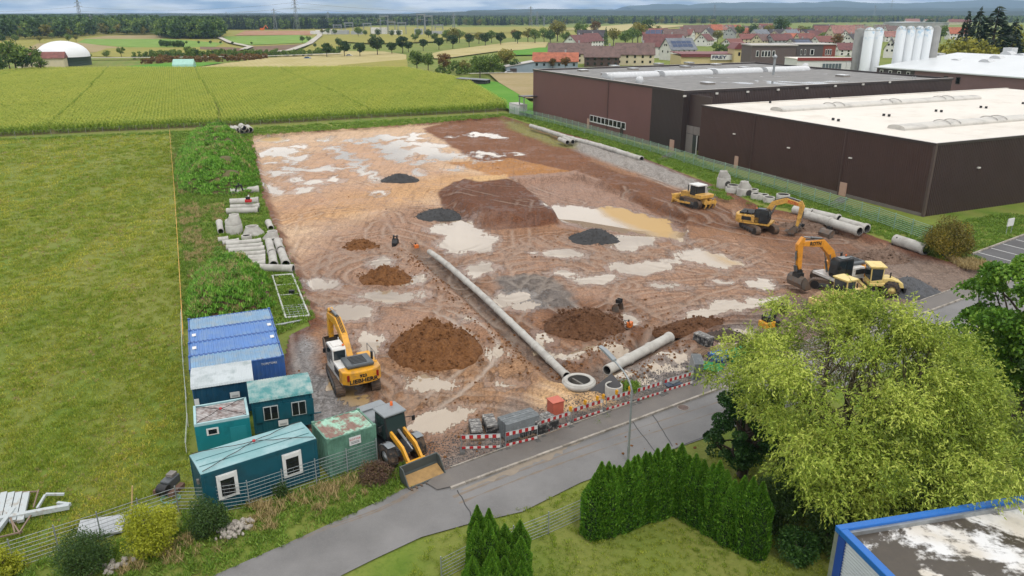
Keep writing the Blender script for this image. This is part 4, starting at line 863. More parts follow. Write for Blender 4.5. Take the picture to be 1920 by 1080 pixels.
# ---- biogas dome and farm
dome = thing('gas_dome', 'white domed gas storage tank with dark green wall beside red-roofed farm', 'tank', at(122, 122))
r_ = 38/FPX*at(122, 122).length; MB().lathe([(r_, 0), (r_, 4.2), (r_*1.01, 4.3)], 40).build('wall', M('tank_green', (58, 76, 70), .6, .08), dome)
MB().lathe([(r_*math.cos(a), 4.3+r_*.62*math.sin(a)) for a in np.linspace(0, PI/2, 10)], 40).build('membrane', M('membrane_bright', (240, 242, 244), .4, .03), dome)
fa_ = thing('farm_building', 'cream farm building with red roof left of the white dome', 'building', at(96, 126), .3)
MB().b2(-7, 7, -4, 4, 0, 4.5).build('wall', WALLS['cream'], fa_); MB().ext([(-4.6, 4.4), (4.6, 4.4), (0, 7.4)], -7.5, 7.5, 'X').build('roof', ROOFS['red'], fa_); MB().b2(-14, -7.02, -3, 4, 0, 6).build('annex', WALLS['cream'], fa_); MB().ext([(-3.6, 6), (4.6, 6), (.5, 9)], -14.5, -6.5, 'X').build('annex_roof', ROOFS['red'], fa_)
st = thing('tarpaulin_stack', 'hay stack under pale green tarpaulin at the edge of the corn field', 'hay stack', at(346, 127), .15)
MB().ext([(-3.5, 0), (3.5, 0), (3.2, 1.8), (0, 4.2), (-3.2, 1.8)], -5, 5, 'X').build('tarpaulin', M('tarp_green', (168, 214, 200), .4, .1, .8), st, bev=.2); MB().b2(-5.05, 5.05, -3.4, 3.4, 0, .5).build('bale_base', M('hay', (150, 122, 90), .9), st)
# ---- pylons
steel = M('pylon_steel', (142, 148, 152), .6, .08)
def pylon(px, py_base, py_top, label, arms=3, wd=1.):
    p = at(px, py_base); h = hz(px, py_base, py_top); t_ = thing('pylon', label, 'pylon', p, random.uniform(-.5, .5), 'power line pylons'); m_ = MB(); b0, b1 = h*.085*wd, h*.012
    lv = [0, .22, .4, .55, .68, .8, .9, 1]; ww = [b0+(b1-b0)*(f**.7) for f in lv]; rr_ = .22 if p.length < 1500 else .34
    for i in range(len(lv)-1):
        for sx, sy in ((-1, -1), (1, -1), (1, 1), (-1, 1)):
            a = (sx*ww[i], sy*ww[i], lv[i]*h); b = (sx*ww[i+1], sy*ww[i+1], lv[i+1]*h); m_.cyl(a, b, rr_, n=4)
            nx_, ny_ = -sy, sx; m_.cyl(a, (nx_*ww[i+1], ny_*ww[i+1], lv[i+1]*h), rr_*.6, n=4)
    m_.build('lattice', steel, t_)
    for k, f in enumerate((.68, .8, .92)[:arms]):
        m2 = MB(); a_ = h*(.17-.03*k)
        for s2 in (-1, 1):
            m2.cyl((0, 0, f*h), (s2*a_, 0, f*h), rr_*.9, n=4); m2.cyl((0, 0, f*h+h*.035), (s2*a_, 0, f*h), rr_*.7, n=4); m2.cyl((s2*a_, 0, f*h), (s2*a_, 0, f*h-2.2), rr_*.6, n=4)
        m2.build('cross_arm', steel, t_)
    return t_
for q in [(153, 50, -6, 'tallest lattice pylon at the left before the woods'), (174, 64, 27, 'small pylon right of the tallest left pylon'), (517, 57, 16, 'lattice pylon left of the tall one by the quarry'), (557, 56, -3, 'tall lattice pylon by the far construction patch'), (617, 54, 22, 'slim pylon right of the tall quarry pylon'), (995, 49, 12, 'tall pylon in the middle distance'), (1007, 50, 21, 'shorter pylon right of the middle one'), (1020, 49, 31, 'smallest pylon right of the middle pair'), (851, 52, 24, 'thin pylon right of the substation'), (1338, 40, 9, 'pylon above the village roofs'), (1668, 36, 0, 'pylon above the silos'), (1638, 36, 10, 'slim pylon left of the one above the silos'), (425, 33, 22, 'tiny far pylon over the woods')]: pylon(*q)
wires = M('cable', (120, 124, 128), .6)
# ---- substation
sub = thing('substation', 'far electrical substation with grey gantries and white buildings', 'substation', at(730, 64))
for i, (dx_, dz_, hh) in enumerate([(-52, 0, 15), (-30, 10, 14), (-6, 0, 24), (0, 20, 16), (16, 5, 15), (42, 0, 26), (50, 12, 24), (-70, 14, 12), (64, 10, 12)]):
    m_ = MB()
    for k in (-5, 5): m_.path([(dx_+k-1, dz_, 0), (dx_+k, dz_, hh), (dx_+k+1, dz_, 0)], .35, 4)
    m_.box((dx_, dz_, hh*.92), (12, .8, 1.2)); m_.box((dx_, dz_, hh*.7), (11, .4, .5)); m_.build('gantry', steel, sub)
for i, (dx_, dy_, wd, hh) in enumerate([(-62, -8, 22, 5), (-80, -4, 12, 6), (-40, -12, 14, 4), (10, -10, 16, 5), (40, -14, 10, 7), (-95, 0, 14, 4), (60, -6, 18, 4), (-15, 12, 20, 8)]):
    MB().box((dx_, dy_, hh/2), (wd, 8, hh)).build('building', WALLS['white' if i % 2 else 'grey'], sub)
# ---- blue-edged hall in the right foreground
ZB = 6.0; B0 = at(1580, 992, ZB); bdx = at(1925, 936, ZB)-B0; bdx.normalize(); B0.z = 0; bdx.z = 0; brz = math.atan2(bdx.y, bdx.x)
bh = thing('blue_edged_hall', 'grey ribbed hall with bright blue roof edge in the right foreground', 'building', B0, brz)
blue = M('edge_blue', (28, 110, 196), .35, .06, 1.2); blued = M('trim_blue', (22, 74, 168), .4, .06)
BL, BD = 26, 22
m = MB(); n_ = int(ZB/.14)
for i in range(n_): m.ext([(-.0, i*.14), (-.045, i*.14+.05), (-.045, i*.14+.09), (0, i*.14+.14)], -BD, 0)
m.build('ribbed_wall', M('ribbed_sheet', (196, 202, 206), .35, .06, 1), bh)
MB().b2(.02, BL, -BD, -.02, -.1, ZB-.5).build('core', M('core_grey', (180, 182, 184), .6), bh)
MB().b2(.0, BL, .0, .05, 0, ZB-.3).build('back_wall', M('ribbed_sheet', (196, 202, 206)), bh)
MB().b2(-.1, .0, -.35, .06, 0, ZB-.3).build('corner_trim', blued, bh); MB().b2(-.10, .0, .061, .3, 0, ZB-.31).build('corner_profile', alu, bh)
m = MB(); m.b2(-.12, BL, -.02, .3, ZB-.28, ZB); m.b2(-.12, .22, -BD, -.021, ZB-.28, ZB); m.build('roof_edge', blue, bh, bev=.03)
m = MB(); m.b2(.221, BL, -.16, -.021, ZB-.5, ZB-.12); m.build('inner_flashing', alu, bh)
t = NT('weathered_roof'); n = t.noise(.28, 6, .62, dist=.6); f = t.noise(2.2, 6, .7)
moss = t.ramp(t.math('ADD', n, t.math('MULTIPLY', t.math('SUBTRACT', f, .5), .35)), .47, .54)
col = t.mix(moss, t.mix(f, (.030, .024, .018), (.075, .058, .042)), t.mix(t.ramp(t.noise(.5, 5), .4, .6), (.50, .46, .40), (.60, .60, .60))); t.set(color=col, rough=t.math('ADD', .35, t.math('MULTIPLY', moss, .4)))
MB().b2(.222, BL-.1, -BD+.1, -.161, ZB-.5, ZB-.30).build('roof', t.m, bh)
# ================================================================== CONTAINERS AND SITE CABINS
def from_roof(BL, BR, FR, FL, z):
    a, b, c, d = at(*BL, z), at(*BR, z), at(*FR, z), at(*FL, z); ctr = (a+b+c+d)/4; ctr.z = 0
    h = (c-d)+(b-a); rz = math.atan2(h.y, h.x); return ctr, rz, ((c-d).length+(b-a).length)/2, ((a-d).length+(b-c).length)/2
def box_ribs(m, Lx, Wy, z0, z1, pitch=.28, dep=.035):
    ribs(m, -Lx/2+.1, Lx/2-.1, -Wy/2+.04, z0, z1, pitch, dep); ribs(m, -Lx/2+.1, Lx/2-.1, Wy/2-.04, z0, z1, pitch, dep, 'x', -1)
    ribs(m, -Wy/2+.1, Wy/2-.1, -Lx/2+.04, z0, z1, pitch, dep, 'y', 1); ribs(m, -Wy/2+.1, Wy/2-.1, Lx/2-.04, z0, z1, pitch, dep, 'y', -1)
def cargo(name, label, ctr, rz, Lx, Wy, H, mw, mr, grp=None, roof_ribs=.30, mcast=None):
    t_ = thing(name, label, 'container', ctr, rz, grp)
    m = MB(); box_ribs(m, Lx, Wy, .14, H-.1); m.build('side_panels', mw, t_)
    m = MB()
    for i in (-1, 1):
        for j in (-1, 1): m.box((i*(Lx/2-.06), j*(Wy/2-.06), H/2), (.12, .12, H-.02))
    for j in (-1, 1):
        m.box((0, j*(Wy/2-.05), .08), (Lx-.24, .1, .14)); m.box((0, j*(Wy/2-.05), H-.07), (Lx-.24, .1, .1))
    for i in (-1, 1):
        m.box((i*(Lx/2-.05), 0, .08), (.1, Wy-.24, .14)); m.box((i*(Lx/2-.05), 0, H-.07), (.1, Wy-.24, .1))
    m.build('frame', mw, t_)
    m = MB(); n = int((Lx-.5)/roof_ribs); p_ = (Lx-.24)/n; vs = []
    for i in range(n):
        b = -Lx/2+.12+i*p_
        for x_, z_ in ((b, 0), (b+p_*.55, 0), (b+p_*.68, .05), (b+p_*.92, .05)): vs.append((x_, z_))
    vs.append((Lx/2-.12, 0)); V2 = []
    for x_, z_ in vs: V2 += [(x_, -Wy/2+.1, H-.05+z_), (x_, Wy/2-.1, H-.05+z_)]
    m.add(V2, [(2*i, 2*i+1, 2*i+3, 2*i+2) for i in range(len(vs)-1)]); m.build('roof', mr, t_)
    for i in (-1, 1):
        for j in (-1, 1): MB().box((i*(Lx/2-.085), j*(Wy/2-.085), H+.005), (.18, .17, .11)).build('corner_casting', mcast or mw, t_)
    MB().box((0, 0, .1), (Lx-.3, Wy-.3, .1)).build('floor', mw, t_)
    return t_
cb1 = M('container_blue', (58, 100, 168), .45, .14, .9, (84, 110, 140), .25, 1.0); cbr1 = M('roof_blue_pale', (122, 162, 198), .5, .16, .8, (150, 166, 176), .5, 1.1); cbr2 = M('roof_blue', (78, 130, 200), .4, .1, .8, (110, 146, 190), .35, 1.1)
Lc = [(352, 598), (353, 620), (353, 644), (353.5, 668.5), (354, 695)]; Rc = [(506, 577), (512, 597), (517.5, 619), (524, 642), (533, 667)]
names = ['pale blue shipping container at the back of the blue row', 'bright blue shipping container second from the back of the blue row', 'bright blue shipping container third from the back of the blue row', 'pale-roofed blue shipping container at the front of the blue row behind the cabins']
h_all = from_roof(Lc[0], Rc[0], Rc[4], Lc[4], 2.6)
fx = Vector((math.cos(h_all[1]), math.sin(h_all[1]), 0)); fy = Vector((-fx.y, fx.x, 0))
for i in range(4):
    ctr, rz, Lx, Wy = from_roof(Lc[i], Rc[i], Rc[i+1], Lc[i+1], 2.6)
    c_ = h_all[0]+fx*(ctr-h_all[0]).dot(fx)+fy*(h_all[3]*(.375-.25*i))
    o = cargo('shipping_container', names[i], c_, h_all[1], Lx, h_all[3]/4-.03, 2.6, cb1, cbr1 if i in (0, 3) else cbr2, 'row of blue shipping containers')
    if i in (1, 2):
        for s_ in (-1, 1): MB().box((s_*(Lx/2-.4), .1, 2.61), (.28, .5, .02)).build('roof_plate', frame_white, o)
    if i == 3: text('lettering', 'TOPSTORE', .22, frame_white, o, (Lx*.33, -h_all[3]/8-.02, 2.2), (PI/2, 0, 0), .004)
teal_d = M('cabin_teal_dark', (22, 88, 104), .4, .1, .8, (30, 72, 84), .35, .8); teal = M('cabin_teal', (28, 132, 140), .4, .1, .8, (24, 108, 116), .3, .8); navy = M('wagon_petrol', (20, 70, 98), .45, .1, .8, (18, 56, 78), .3)
tyre = M('tyre_rubber', (40, 38, 37), .85, .2, 5, (112, 90, 70), .5, 2.5); sign_m = M('sign_white', (226, 226, 226), .5, .04); red_ink = M('ink_red', (196, 52, 56), .5, .04); rope = M('sling_rope', (70, 62, 60), .8, .2, 6)
def small_sign(par, x, y, z, w_, h_, txt=None):
    s_ = MB().box((x, y, z), (w_, .03, h_)).build('sign', sign_m, par)
    if txt: text('lettering', txt, h_*.3, red_ink, s_, (x, y-.02, z+h_*.18), (PI/2, 0, 0), .003, sx=1.2)
    for k in range(2): MB().box((x, y-.018, z-h_*(.12+.16*k)), (w_*.7, .006, h_*.06)).build('print_line', M('ink_grey', (90, 90, 96), .6), s_)
    return s_
def wagon(name, label, roofpx, z, wallm, roofm, windows, sign):
    ctr, rz, Lx, Wy = from_roof(*roofpx, z); t_ = thing(name, label, 'site wagon', ctr, rz)
    m = MB(); box_ribs(m, Lx-.1, Wy-.1, .5, z-.02, .6, .03); m.box((0, 0, .55), (Lx-.1, Wy-.1, .1))
    for i in (-1, 1):
        for j in (-1, 1): m.box((i*(Lx/2-.08), j*(Wy/2-.08), (z+.5)/2), (.12, .12, z-.52))
    m.build('walls', wallm, t_)
    n = 10; arc = [(Wy/2*1.04*math.cos(PI*i/n), z-.02+.42*math.sin(PI*i/n)) for i in range(n+1)]; m = MB()
    k = int(Lx/.16); V2 = []; F2 = []
    for i in range(k*2+1):
        x_ = -Lx/2-.08+(Lx+.16)*i/(2*k); up = .022*(i % 2)
        for y_, z_ in arc: V2.append((x_, y_*(1+up*.5), z_+up))
    w_ = n+1
    for i in range(2*k):
        for j in range(n): F2.append((i*w_+j, i*w_+j+1, (i+1)*w_+j+1, (i+1)*w_+j))
    m.add(V2, F2)
    for x_ in (-Lx/2, Lx/2): m.add([(x_, y_, z_) for y_, z_ in arc], [tuple(range(n+1))])
    m.build('barrel_roof', roofm, t_)
    for x_ in (-Lx*.28, Lx*.28):
        for j in (-1, 1):
            wl = MB().lathe([(.0, -.1), (.24, -.1), (.38, -.08), (.4, 0), (.38, .08), (.24, .1), (0, .1)], 16, 'Y', (x_, j*(Wy/2-.25), .4)).build('wheel', tyre, t_)
    MB().path([(Lx/2-.1, 0, .5), (Lx/2+.6, 0, .5)], .05).build('tow_bar', wallm, t_)
    for x_, w2, z0, z1 in windows:
        f_ = MB().b2(x_*Lx-w2/2, x_*Lx+w2/2, -Wy/2-.02, -Wy/2+.03, z0, z1).build('window', M('frame_pale', (190, 196, 196), .5), t_)
        for s_ in (-1, 1): MB().b2(x_*Lx+(.03 if s_ > 0 else -w2/2+.05), x_*Lx+(w2/2-.05 if s_ > 0 else -.03), -Wy/2-.035, -Wy/2-.021, z0+.05, z1-.05).build('pane', pane, f_)
        for s_ in (-1, 1): MB().b2(x_*Lx+s_*(w2/2+.04), x_*Lx+s_*(w2+.02), -Wy/2-.05, -Wy/2+.0, z0-.08, z1+.08).build('shutter', wallm, t_)
    small_sign(t_, sign[0]*Lx, -Wy/2-.03, sign[1], .6, .4, None); return t_, Lx, Wy
wg1, Lw, Ww = wagon('site_wagon', 'petrol blue site wagon with rounded pale grey roof in front of the blue containers', [(360, 694), (470, 678), (472, 713), (362, 729)], 2.75, navy, M('sheet_roof_pale', (196, 204, 208), .45, .06, .6, (150, 164, 166), .35, .9), [], (.18, 1.9))
MB().b2(-Lw/2+.02, -Lw/2+.3, -Ww/2-.03, -Ww/2+.02, .7, 2.0).build('pale_panel', sign_m, wg1)
algae = M('sheet_roof_teal', (74, 148, 150), .6, .15, .6, (196, 202, 196), .62, .6)
wagon('site_wagon', 'teal site wagon with mossy corrugated barrel roof and two dark windows', [(465, 719), (576, 701), (583, 737), (470, 755)], 2.75, teal_d, algae, [(-.2, .9, 1.35, 2.3), (.26, .9, 1.35, 2.3)], (-.02, 1.0))
# small turquoise cabin with open ribbed roof
ctr, rz, Lx, Wy = from_roof((362, 763), (463, 746), (465.5, 780), (364, 798.5), 2.55)
cab_t = thing('site_cabin', 'small turquoise site cabin with rusty ribbed roof and one white window', 'cabin', ctr, rz)
MB().box((0, 0, 1.22), (Lx, Wy, 2.44)).build('walls', teal, cab_t, bev=.03)
m = MB(); m.b2(-Lx/2, Lx/2, -Wy/2, -Wy/2+.12, 2.45, 2.62); m.b2(-Lx/2, Lx/2, Wy/2-.12, Wy/2, 2.45, 2.62); m.b2(-Lx/2, -Lx/2+.14, -Wy/2+.12, Wy/2-.12, 2.45, 2.62); m.b2(Lx/2-.14, Lx/2, -Wy/2+.12, Wy/2-.12, 2.45, 2.62); m.build('roof_rim', M('rim_pale', (170, 206, 210), .5, .1), cab_t)
for i in range(11): MB().box((0, -Wy/2+.25+i*(Wy-.5)/10, 2.50), (Lx-.3, .13, .08)).build('roof_rib', M('rib_grey', (196, 190, 188), .6, .15, 3, (118, 92, 84), .5, 2), cab_t)
MB().b2(-Lx*.30, -Lx*.08, -Wy/2-.04, -Wy/2, 1.75, 2.2).build('window', frame_white, cab_t); MB().b2(-Lx*.265, -Lx*.115, -Wy/2-.06, -Wy/2-.04, 1.83, 2.12).build('pane', pane, cab_t)
for a, b in (((.12, .5), (.42, 2.0)),):
    MB().b2(a[0]*Lx, b[0]*Lx, -Wy/2-.02, -Wy/2, .3, 2.0).build('hatch', M('cabin_teal_light', (40, 140, 148), .45, .06), cab_t)
def sling(par, Lx, Wy, z, mid):
    m = MB(); hub = Vector((mid[0], mid[1], z+.16))
    for i in (-1, 1):
        for j in (-1, 1):
            e = Vector((i*(Lx/2-.1), j*(Wy/2-.1), z+.03)); pts = [e.lerp(hub, k/6)+Vector((random.uniform(-.05, .05), random.uniform(-.06, .06), .02*math.sin(k)+(.0 if k < 6 else 0))) for k in range(7)]; m.path(pts, .022, 5)
    m.build('lifting_sling', rope, par); MB().lathe([(.0, .1), (.09, .06), (.09, -.04), (0, -.06)], 10, c=hub).build('sling_ring', red_ink, par)
sling(cab_t, Lx, Wy, 2.58, (0, 0))
# office container
ctr, rz, Lx, Wy = from_roof((356.5, 853), (565.6, 790), (593, 822.5), (373, 891.5), 2.6)
of = thing('office_container', 'long dark teal office container with two white windows by the mesh fence', 'container', ctr, rz)
MB().box((0, 0, 1.26), (Lx-.06, Wy-.06, 2.5)).build('walls', teal_d, of)
m = MB()
for i in (-1, 1):
    for j in (-1, 1): m.box((i*(Lx/2-.08), j*(Wy/2-.08), 1.28), (.16, .16, 2.54))
for j in (-1, 1): m.box((0, j*(Wy/2-.06), 2.49), (Lx-.32, .12, .2)); m.box((0, j*(Wy/2-.06), .12), (Lx-.32, .12, .2))
for i in (-1, 1): m.box((i*(Lx/2-.06), 0, 2.49), (.12, Wy-.32, .2)); m.box((i*(Lx/2-.06), 0, .12), (.12, Wy-.32, .2))
m.build('frame', teal_d, of, bev=.015)
rt = M('roof_aqua', (132, 178, 182), .5, .1, .7, (164, 196, 200), .5, .8)
m = MB(); m.add([(-Lx/2+.02, -Wy/2+.02, 2.6), (Lx/2-.02, -Wy/2+.02, 2.6), (Lx/2-.02, 0, 2.66), (-Lx/2+.02, 0, 2.66), (Lx/2-.02, Wy/2-.02, 2.6), (-Lx/2+.02, Wy/2-.02, 2.6)], [(0, 1, 2, 3), (3, 2, 4, 5)]); m.build('roof', rt, of)
for k in (-.18, .12): MB().box((0, k*Wy, 2.655), (Lx-.3, .025, .03)).build('roof_seam', M('seam_teal', (70, 120, 126), .5), of)
for x_ in (-.30, .26):
    f_ = MB().b2(x_*Lx-.55, x_*Lx+.55, -Wy/2-.06, -Wy/2+.0, .75, 2.25).build('window', frame_white, of); MB().b2(x_*Lx-.36, x_*Lx+.36, -Wy/2-.075, -Wy/2-.061, .92, 1.92).build('pane', pane, f_); MB().b2(x_*Lx-.42, x_*Lx+.42, -Wy/2-.10, -Wy/2-.061, 1.96, 2.2).build('roller_box', frame_white, f_)
sling(of, Lx, Wy, 2.66, (.1, .25)); MB().box((-Lx/2-.06, -Wy*.25, 1.9), (.12, .16, .26)).build('socket_box', M('socket_grey', (130, 124, 118), .6), of)
# green store container
ctr, rz, Lx, Wy = from_roof((583, 792), (672.6, 766), (705, 797), (613, 825.6), 2.5)
gm = M('container_sage', (108, 152, 132), .55, .1, 1.2, (80, 120, 102), .45, 1.4); gr_ = NT('rusty_roof')
rn = gr_.noise(.9, 6, .65); rk = gr_.ramp(rn, .45, .55); gr_.set(color=gr_.mix(rk, gr_.mix(gr_.noise(3, 4), (.23, .42, .31), (.33, .53, .42)), gr_.mix(gr_.noise(4, 5), (.16, .085, .065), (.24, .15, .12))), rough=.7)
gc = cargo('storage_container', 'sage green storage container with rust-patched roof beside the wheel loader', ctr, rz, Lx, Wy, 2.5, gm, gr_.m, None, .36)
small_sign(gc, .05*Lx, -Wy/2-.03, 1.95, .72, .52, 'RÖTTER')
# white tank on the first wagon's draw bar
tk = thing('water_tank', 'white plastic water tank beside the pale-roofed wagon', 'tank', at(497, 727), h_all[1])
o = MB().ext([(-.75, .0), (.75, .0), (.8, .15), (.8, .75), (.55, .95), (-.55, .95), (-.8, .75), (-.8, .15)], -.5, .5).build('tank', M('plastic_white', (240, 242, 243), .35, .03), tk, bev=.06); o.location.z = 1.15
MB().lathe([(.16, 2.08), (.16, 2.2), (0, 2.22)], 14).build('cap', M('plastic_white', (240, 242, 243)), tk); m = MB()
for i in (-1, 1):
    for j in (-1, 1): m.box((i*.6, j*.4, .57), (.1, .1, 1.15))
m.box((0, 0, 1.1), (1.5, .95, .1)); m.build('stand', cb1, tk)

# ================================================================== CONCRETE PIPES AND SHAFT RINGS
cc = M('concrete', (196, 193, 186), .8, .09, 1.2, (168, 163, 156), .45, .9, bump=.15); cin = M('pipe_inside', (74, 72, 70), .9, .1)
PIPE_MESH = {}
def pipe_mesh(r):
    """1 m long pipe along X with bell end"""
    k = round(r, 2)
    if k not in PIPE_MESH:
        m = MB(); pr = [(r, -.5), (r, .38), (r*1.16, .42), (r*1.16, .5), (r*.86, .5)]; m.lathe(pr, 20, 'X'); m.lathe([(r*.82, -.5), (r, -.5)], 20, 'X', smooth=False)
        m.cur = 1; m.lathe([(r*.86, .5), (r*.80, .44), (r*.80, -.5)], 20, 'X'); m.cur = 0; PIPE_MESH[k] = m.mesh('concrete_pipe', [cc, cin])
    return PIPE_MESH[k]
def pipe(a, b, r, label, grp, zb=0., flip=False, site=False):
    A_, B_ = at(*a, zb+r), at(*b, zb+r)
    if site: A_, B_ = A_+Vector((0, 0, 0)), B_
    d = B_-A_; o = link('concrete_pipe', pipe_mesh(r)); o.location = (A_+B_)/2; L_p = d.length; o.scale = (L_p, 1, 1)
    if flip: d = -d
    o.rotation_euler = d.to_track_quat('X', 'Z').to_euler(); tag(o, label, 'pipe', grp); return o
G1 = 'concrete pipes laid out on the grass at the left'
for i, (a, b) in enumerate([((432, 359.5), (485, 355)), ((431, 379), (485, 376)), ((432, 388.5), (487, 386)), ((425, 396), (484, 394))]):
    pipe(a, b, (.5, .48, .36, .42)[i], nth(i)+' crosswise concrete pipe below the green mound, counted from the mound', G1)
for i, (a, b) in enumerate([((411, 417), (414, 434)), ((428, 416), (428.5, 431)), ((443, 413), (446, 426)), ((503, 417), (508, 428))]):
    pipe(a, b, .38, nth(i)+' short concrete pipe from the left pointing at the camera beside the cones', G1, flip=True)
for i, (a, b) in enumerate([((409, 450), (428, 448)), ((417, 456), (448, 452)), ((424, 458), (490, 452)), ((424, 465), (493, 460)), ((429, 471), (496, 466)), ((426, 479), (498, 474.5)), ((428, 487), (498, 482)), ((427, 493), (498, 487.5)), ((426, 499), (498, 493.5))]):
    pipe(a, b, .33, nth(i)+' crosswise pipe from the back in the close row of concrete pipes', G1)
for i, (a, b) in enumerate([((504, 453), (509.5, 474)), ((510.5, 476), (513, 496)), ((520, 452), (526, 468)), ((527, 470.5), (536, 495))]):
    pipe(a, b, .44, ('far left', 'near left', 'far right', 'near right')[i]+' of four lengthwise concrete pipes beside the close row', G1, flip=False)
pipe((481, 502), (550, 504), .42, 'single crosswise concrete pipe in front of the four lengthwise ones', G1)
for i, q in enumerate([(410, 243), (419, 243.5), (430.5, 244), (438, 243.5), (445, 243), (453, 243), (461, 242.5), (468, 241.5)]):
    pipe((q[0]-4, q[1]-3), (q[0]+1, q[1]+2), .62, nth(i)+' pipe from the left in the far pipe row behind the green mound', 'far row of concrete pipes', zb=.3)
pipe((452, 236), (457, 240), .62, 'pipe lying on top of the far pipe row behind the mound', 'far row of concrete pipes', zb=1.5)
RL = [(995, 236), (1021, 244), (1048, 253), (1075, 261), (1100, 267), (1126, 274), (1153, 282), (1178, 290.5), (1203, 298)]
for i in range(8): pipe(RL[i], RL[i+1], .48, nth(i)+' pipe from the far end in the line along the warehouse fence', 'line of pipes along the right fence')
pipe((1049, 261), (1064, 267), .45, 'short pipe left of a pair beside the fence pipe line', G1+' right'); pipe((1057, 259.5), (1074, 266), .45, 'short pipe right of a pair beside the fence pipe line', G1+' right')
for i, (a, b) in enumerate([((1488, 393), (1523, 400)), ((1512, 403), (1559, 417)), ((1526, 400), (1573, 411)), ((1559, 418), (1612, 434)), ((1577, 415), (1626, 429))]):
    pipe(a, b, .56, nth(i)+' big concrete pipe from the left beside the fence behind the excavators', 'big pipes by the right fence')
pipe((1679, 449), (1737, 468), .62, 'big concrete pipe lying alone by the yellowing bush', 'big pipes by the right fence')
TRP = [(803, 466), (824, 484)]
def along(P0, n, r, lab, grp, depth):
    ln = [at(*q) for q in P0]; seg = [(b-a).length for a, b in zip(ln[:-1], ln[1:])]; tot = sum(seg)
    def at_s(s):
        for a, b, l in zip(ln[:-1], ln[1:], seg):
            if s <= l: return a+(b-a)*(s/l)
            s -= l
        return ln[-1]
    for i in range(n):
        A_, B_ = at_s(tot*i/n), at_s(tot*(i+1)/n-.0); d = B_-A_; o = link('concrete_pipe', pipe_mesh(r)); z_ = (site_z(A_.x, A_.y)+site_z(B_.x, B_.y))/2
        o.location = (A_+B_)/2+Vector((0, 0, depth)); o.scale = (d.length, 1, 1); o.rotation_euler = d.to_track_quat('X', 'Z').to_euler(); tag(o, lab(i), 'pipe', grp)
along([(805, 470), (836, 492), (905, 552), (985, 628), (1062, 702)], 12, .31, lambda i: nth(i)+' pipe from the far end of the long drain laid in the trench', 'drain pipes laid in the trench', -.12)
along([(1138, 692), (1185, 668), (1256, 630)], 3, .41, lambda i: ('near', 'middle', 'far')[i]+' pipe of the short drain in the right-hand trench', 'drain pipes laid in the right trench', -.1)
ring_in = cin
def ring(px, py, r, h, label, cat='shaft ring', grp=None, kind='ring', zb=0., wall=.16, hole=None):
    p = at(px, py); p.z = zb; t_ = thing({'ring': 'shaft_ring', 'cone': 'shaft_cone', 'base': 'shaft_footing'}[kind], label, cat, p, random.uniform(0, 6), grp)
    if kind == 'cone':
        m = MB(); n = 20; V2 = []; off = r*.32
        for rr_, z_, ox in ((r, 0, 0), (r, h*.25, 0), (r*.62, h*.85, off), (r*.62, h, off), (r*.5, h, off), (r*.5, h*.7, off)):
            for i in range(n): V2.append((ox+rr_*math.cos(2*PI*i/n), rr_*math.sin(2*PI*i/n), z_))
        m.add(V2, [(k*n+i, k*n+(i+1) % n, (k+1)*n+(i+1) % n, (k+1)*n+i) for k in range(5) for i in range(n)], True); m.build('shell', cc, t_)
    else:
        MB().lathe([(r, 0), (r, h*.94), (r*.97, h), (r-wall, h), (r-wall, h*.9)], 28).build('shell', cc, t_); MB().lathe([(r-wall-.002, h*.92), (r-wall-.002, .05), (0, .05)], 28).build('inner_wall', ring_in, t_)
        if kind == 'base':
            for a in (-1.2,): MB().cyl((math.cos(a)*(r-.1), math.sin(a)*(r-.1), h*.5), (math.cos(a)*(r+.03), math.sin(a)*(r+.03), h*.5), r*.42, n=18).build('pipe_opening', ring_in, t_); t_.rotation_euler = (0, 0, 0)
    return t_
G2 = 'concrete shaft parts'
ring(440, 437, 1.0, 1.1, 'round shaft base under a stacked cone in the left pipe store', grp=G2, kind='ring'); ring(440, 437, .95, 1.2, 'concrete shaft cone stacked on a round base in the left pipe store', 'shaft cone', G2, 'cone', 1.1)
ring(476, 440, 1.25, 1.0, 'squat concrete cone lying on the grass right of the stacked cone', 'shaft cone', G2, 'cone'); ring(508, 449, .95, 1.0, 'concrete cone at the head of the four lengthwise pipes', 'shaft cone', G2, 'cone'); ring(517, 455, .8, .4, 'low concrete ring behind the far right lengthwise pipe', grp=G2); ring(463, 450, .6, .6, 'small concrete ring at the corner of the close pipe row', grp=G2)
ring(1356, 352, 1.05, 1.6, 'tall shaft base with dark side opening at the left of the ring store', 'shaft base', G2, 'base', wall=.2); ring(1356, 352, .95, 1.1, 'concrete cone on top of the tall shaft base', 'shaft cone', G2, 'cone', 1.6)
ring(1374, 360, 1.15, .75, 'low wide ring right of the tall shaft base', grp=G2); ring(1374, 360, .9, .35, 'narrow ring laid on the low wide ring', grp=G2, zb=.75)
ring(1395, 366, 1.1, 1.1, 'shaft base with dark side opening under a cone in the middle of the ring store', 'shaft base', G2, 'base', wall=.2); ring(1395, 366, .95, 1.05, 'concrete cone on the middle shaft base', 'shaft cone', G2, 'cone', 1.1)
for i, q in enumerate(((1411, 365), (1418, 373), (1430, 375), (1441, 380))): ring(*q, .8, .85, nth(i)+' small ring from the left in front of the mesh fence', grp=G2)
ring(1467, 378, .95, .6, 'wide ring partly behind the yellow excavator boom', grp=G2); ring(1467, 378, .95, .5, 'upper ring stacked behind the yellow excavator boom', grp=G2, zb=.6)
p = at(1085, 726); mr_ = ring(1085, 727, 1.12, .62, 'wide concrete manhole ring with two dark openings at the trench junction', 'manhole ring', None, 'ring', 0.05, .3)
MB().lathe([(1.13, .2), (1.22, .24), (1.22, .5), (1.13, .54)], 28).build('collar', cc, mr_)
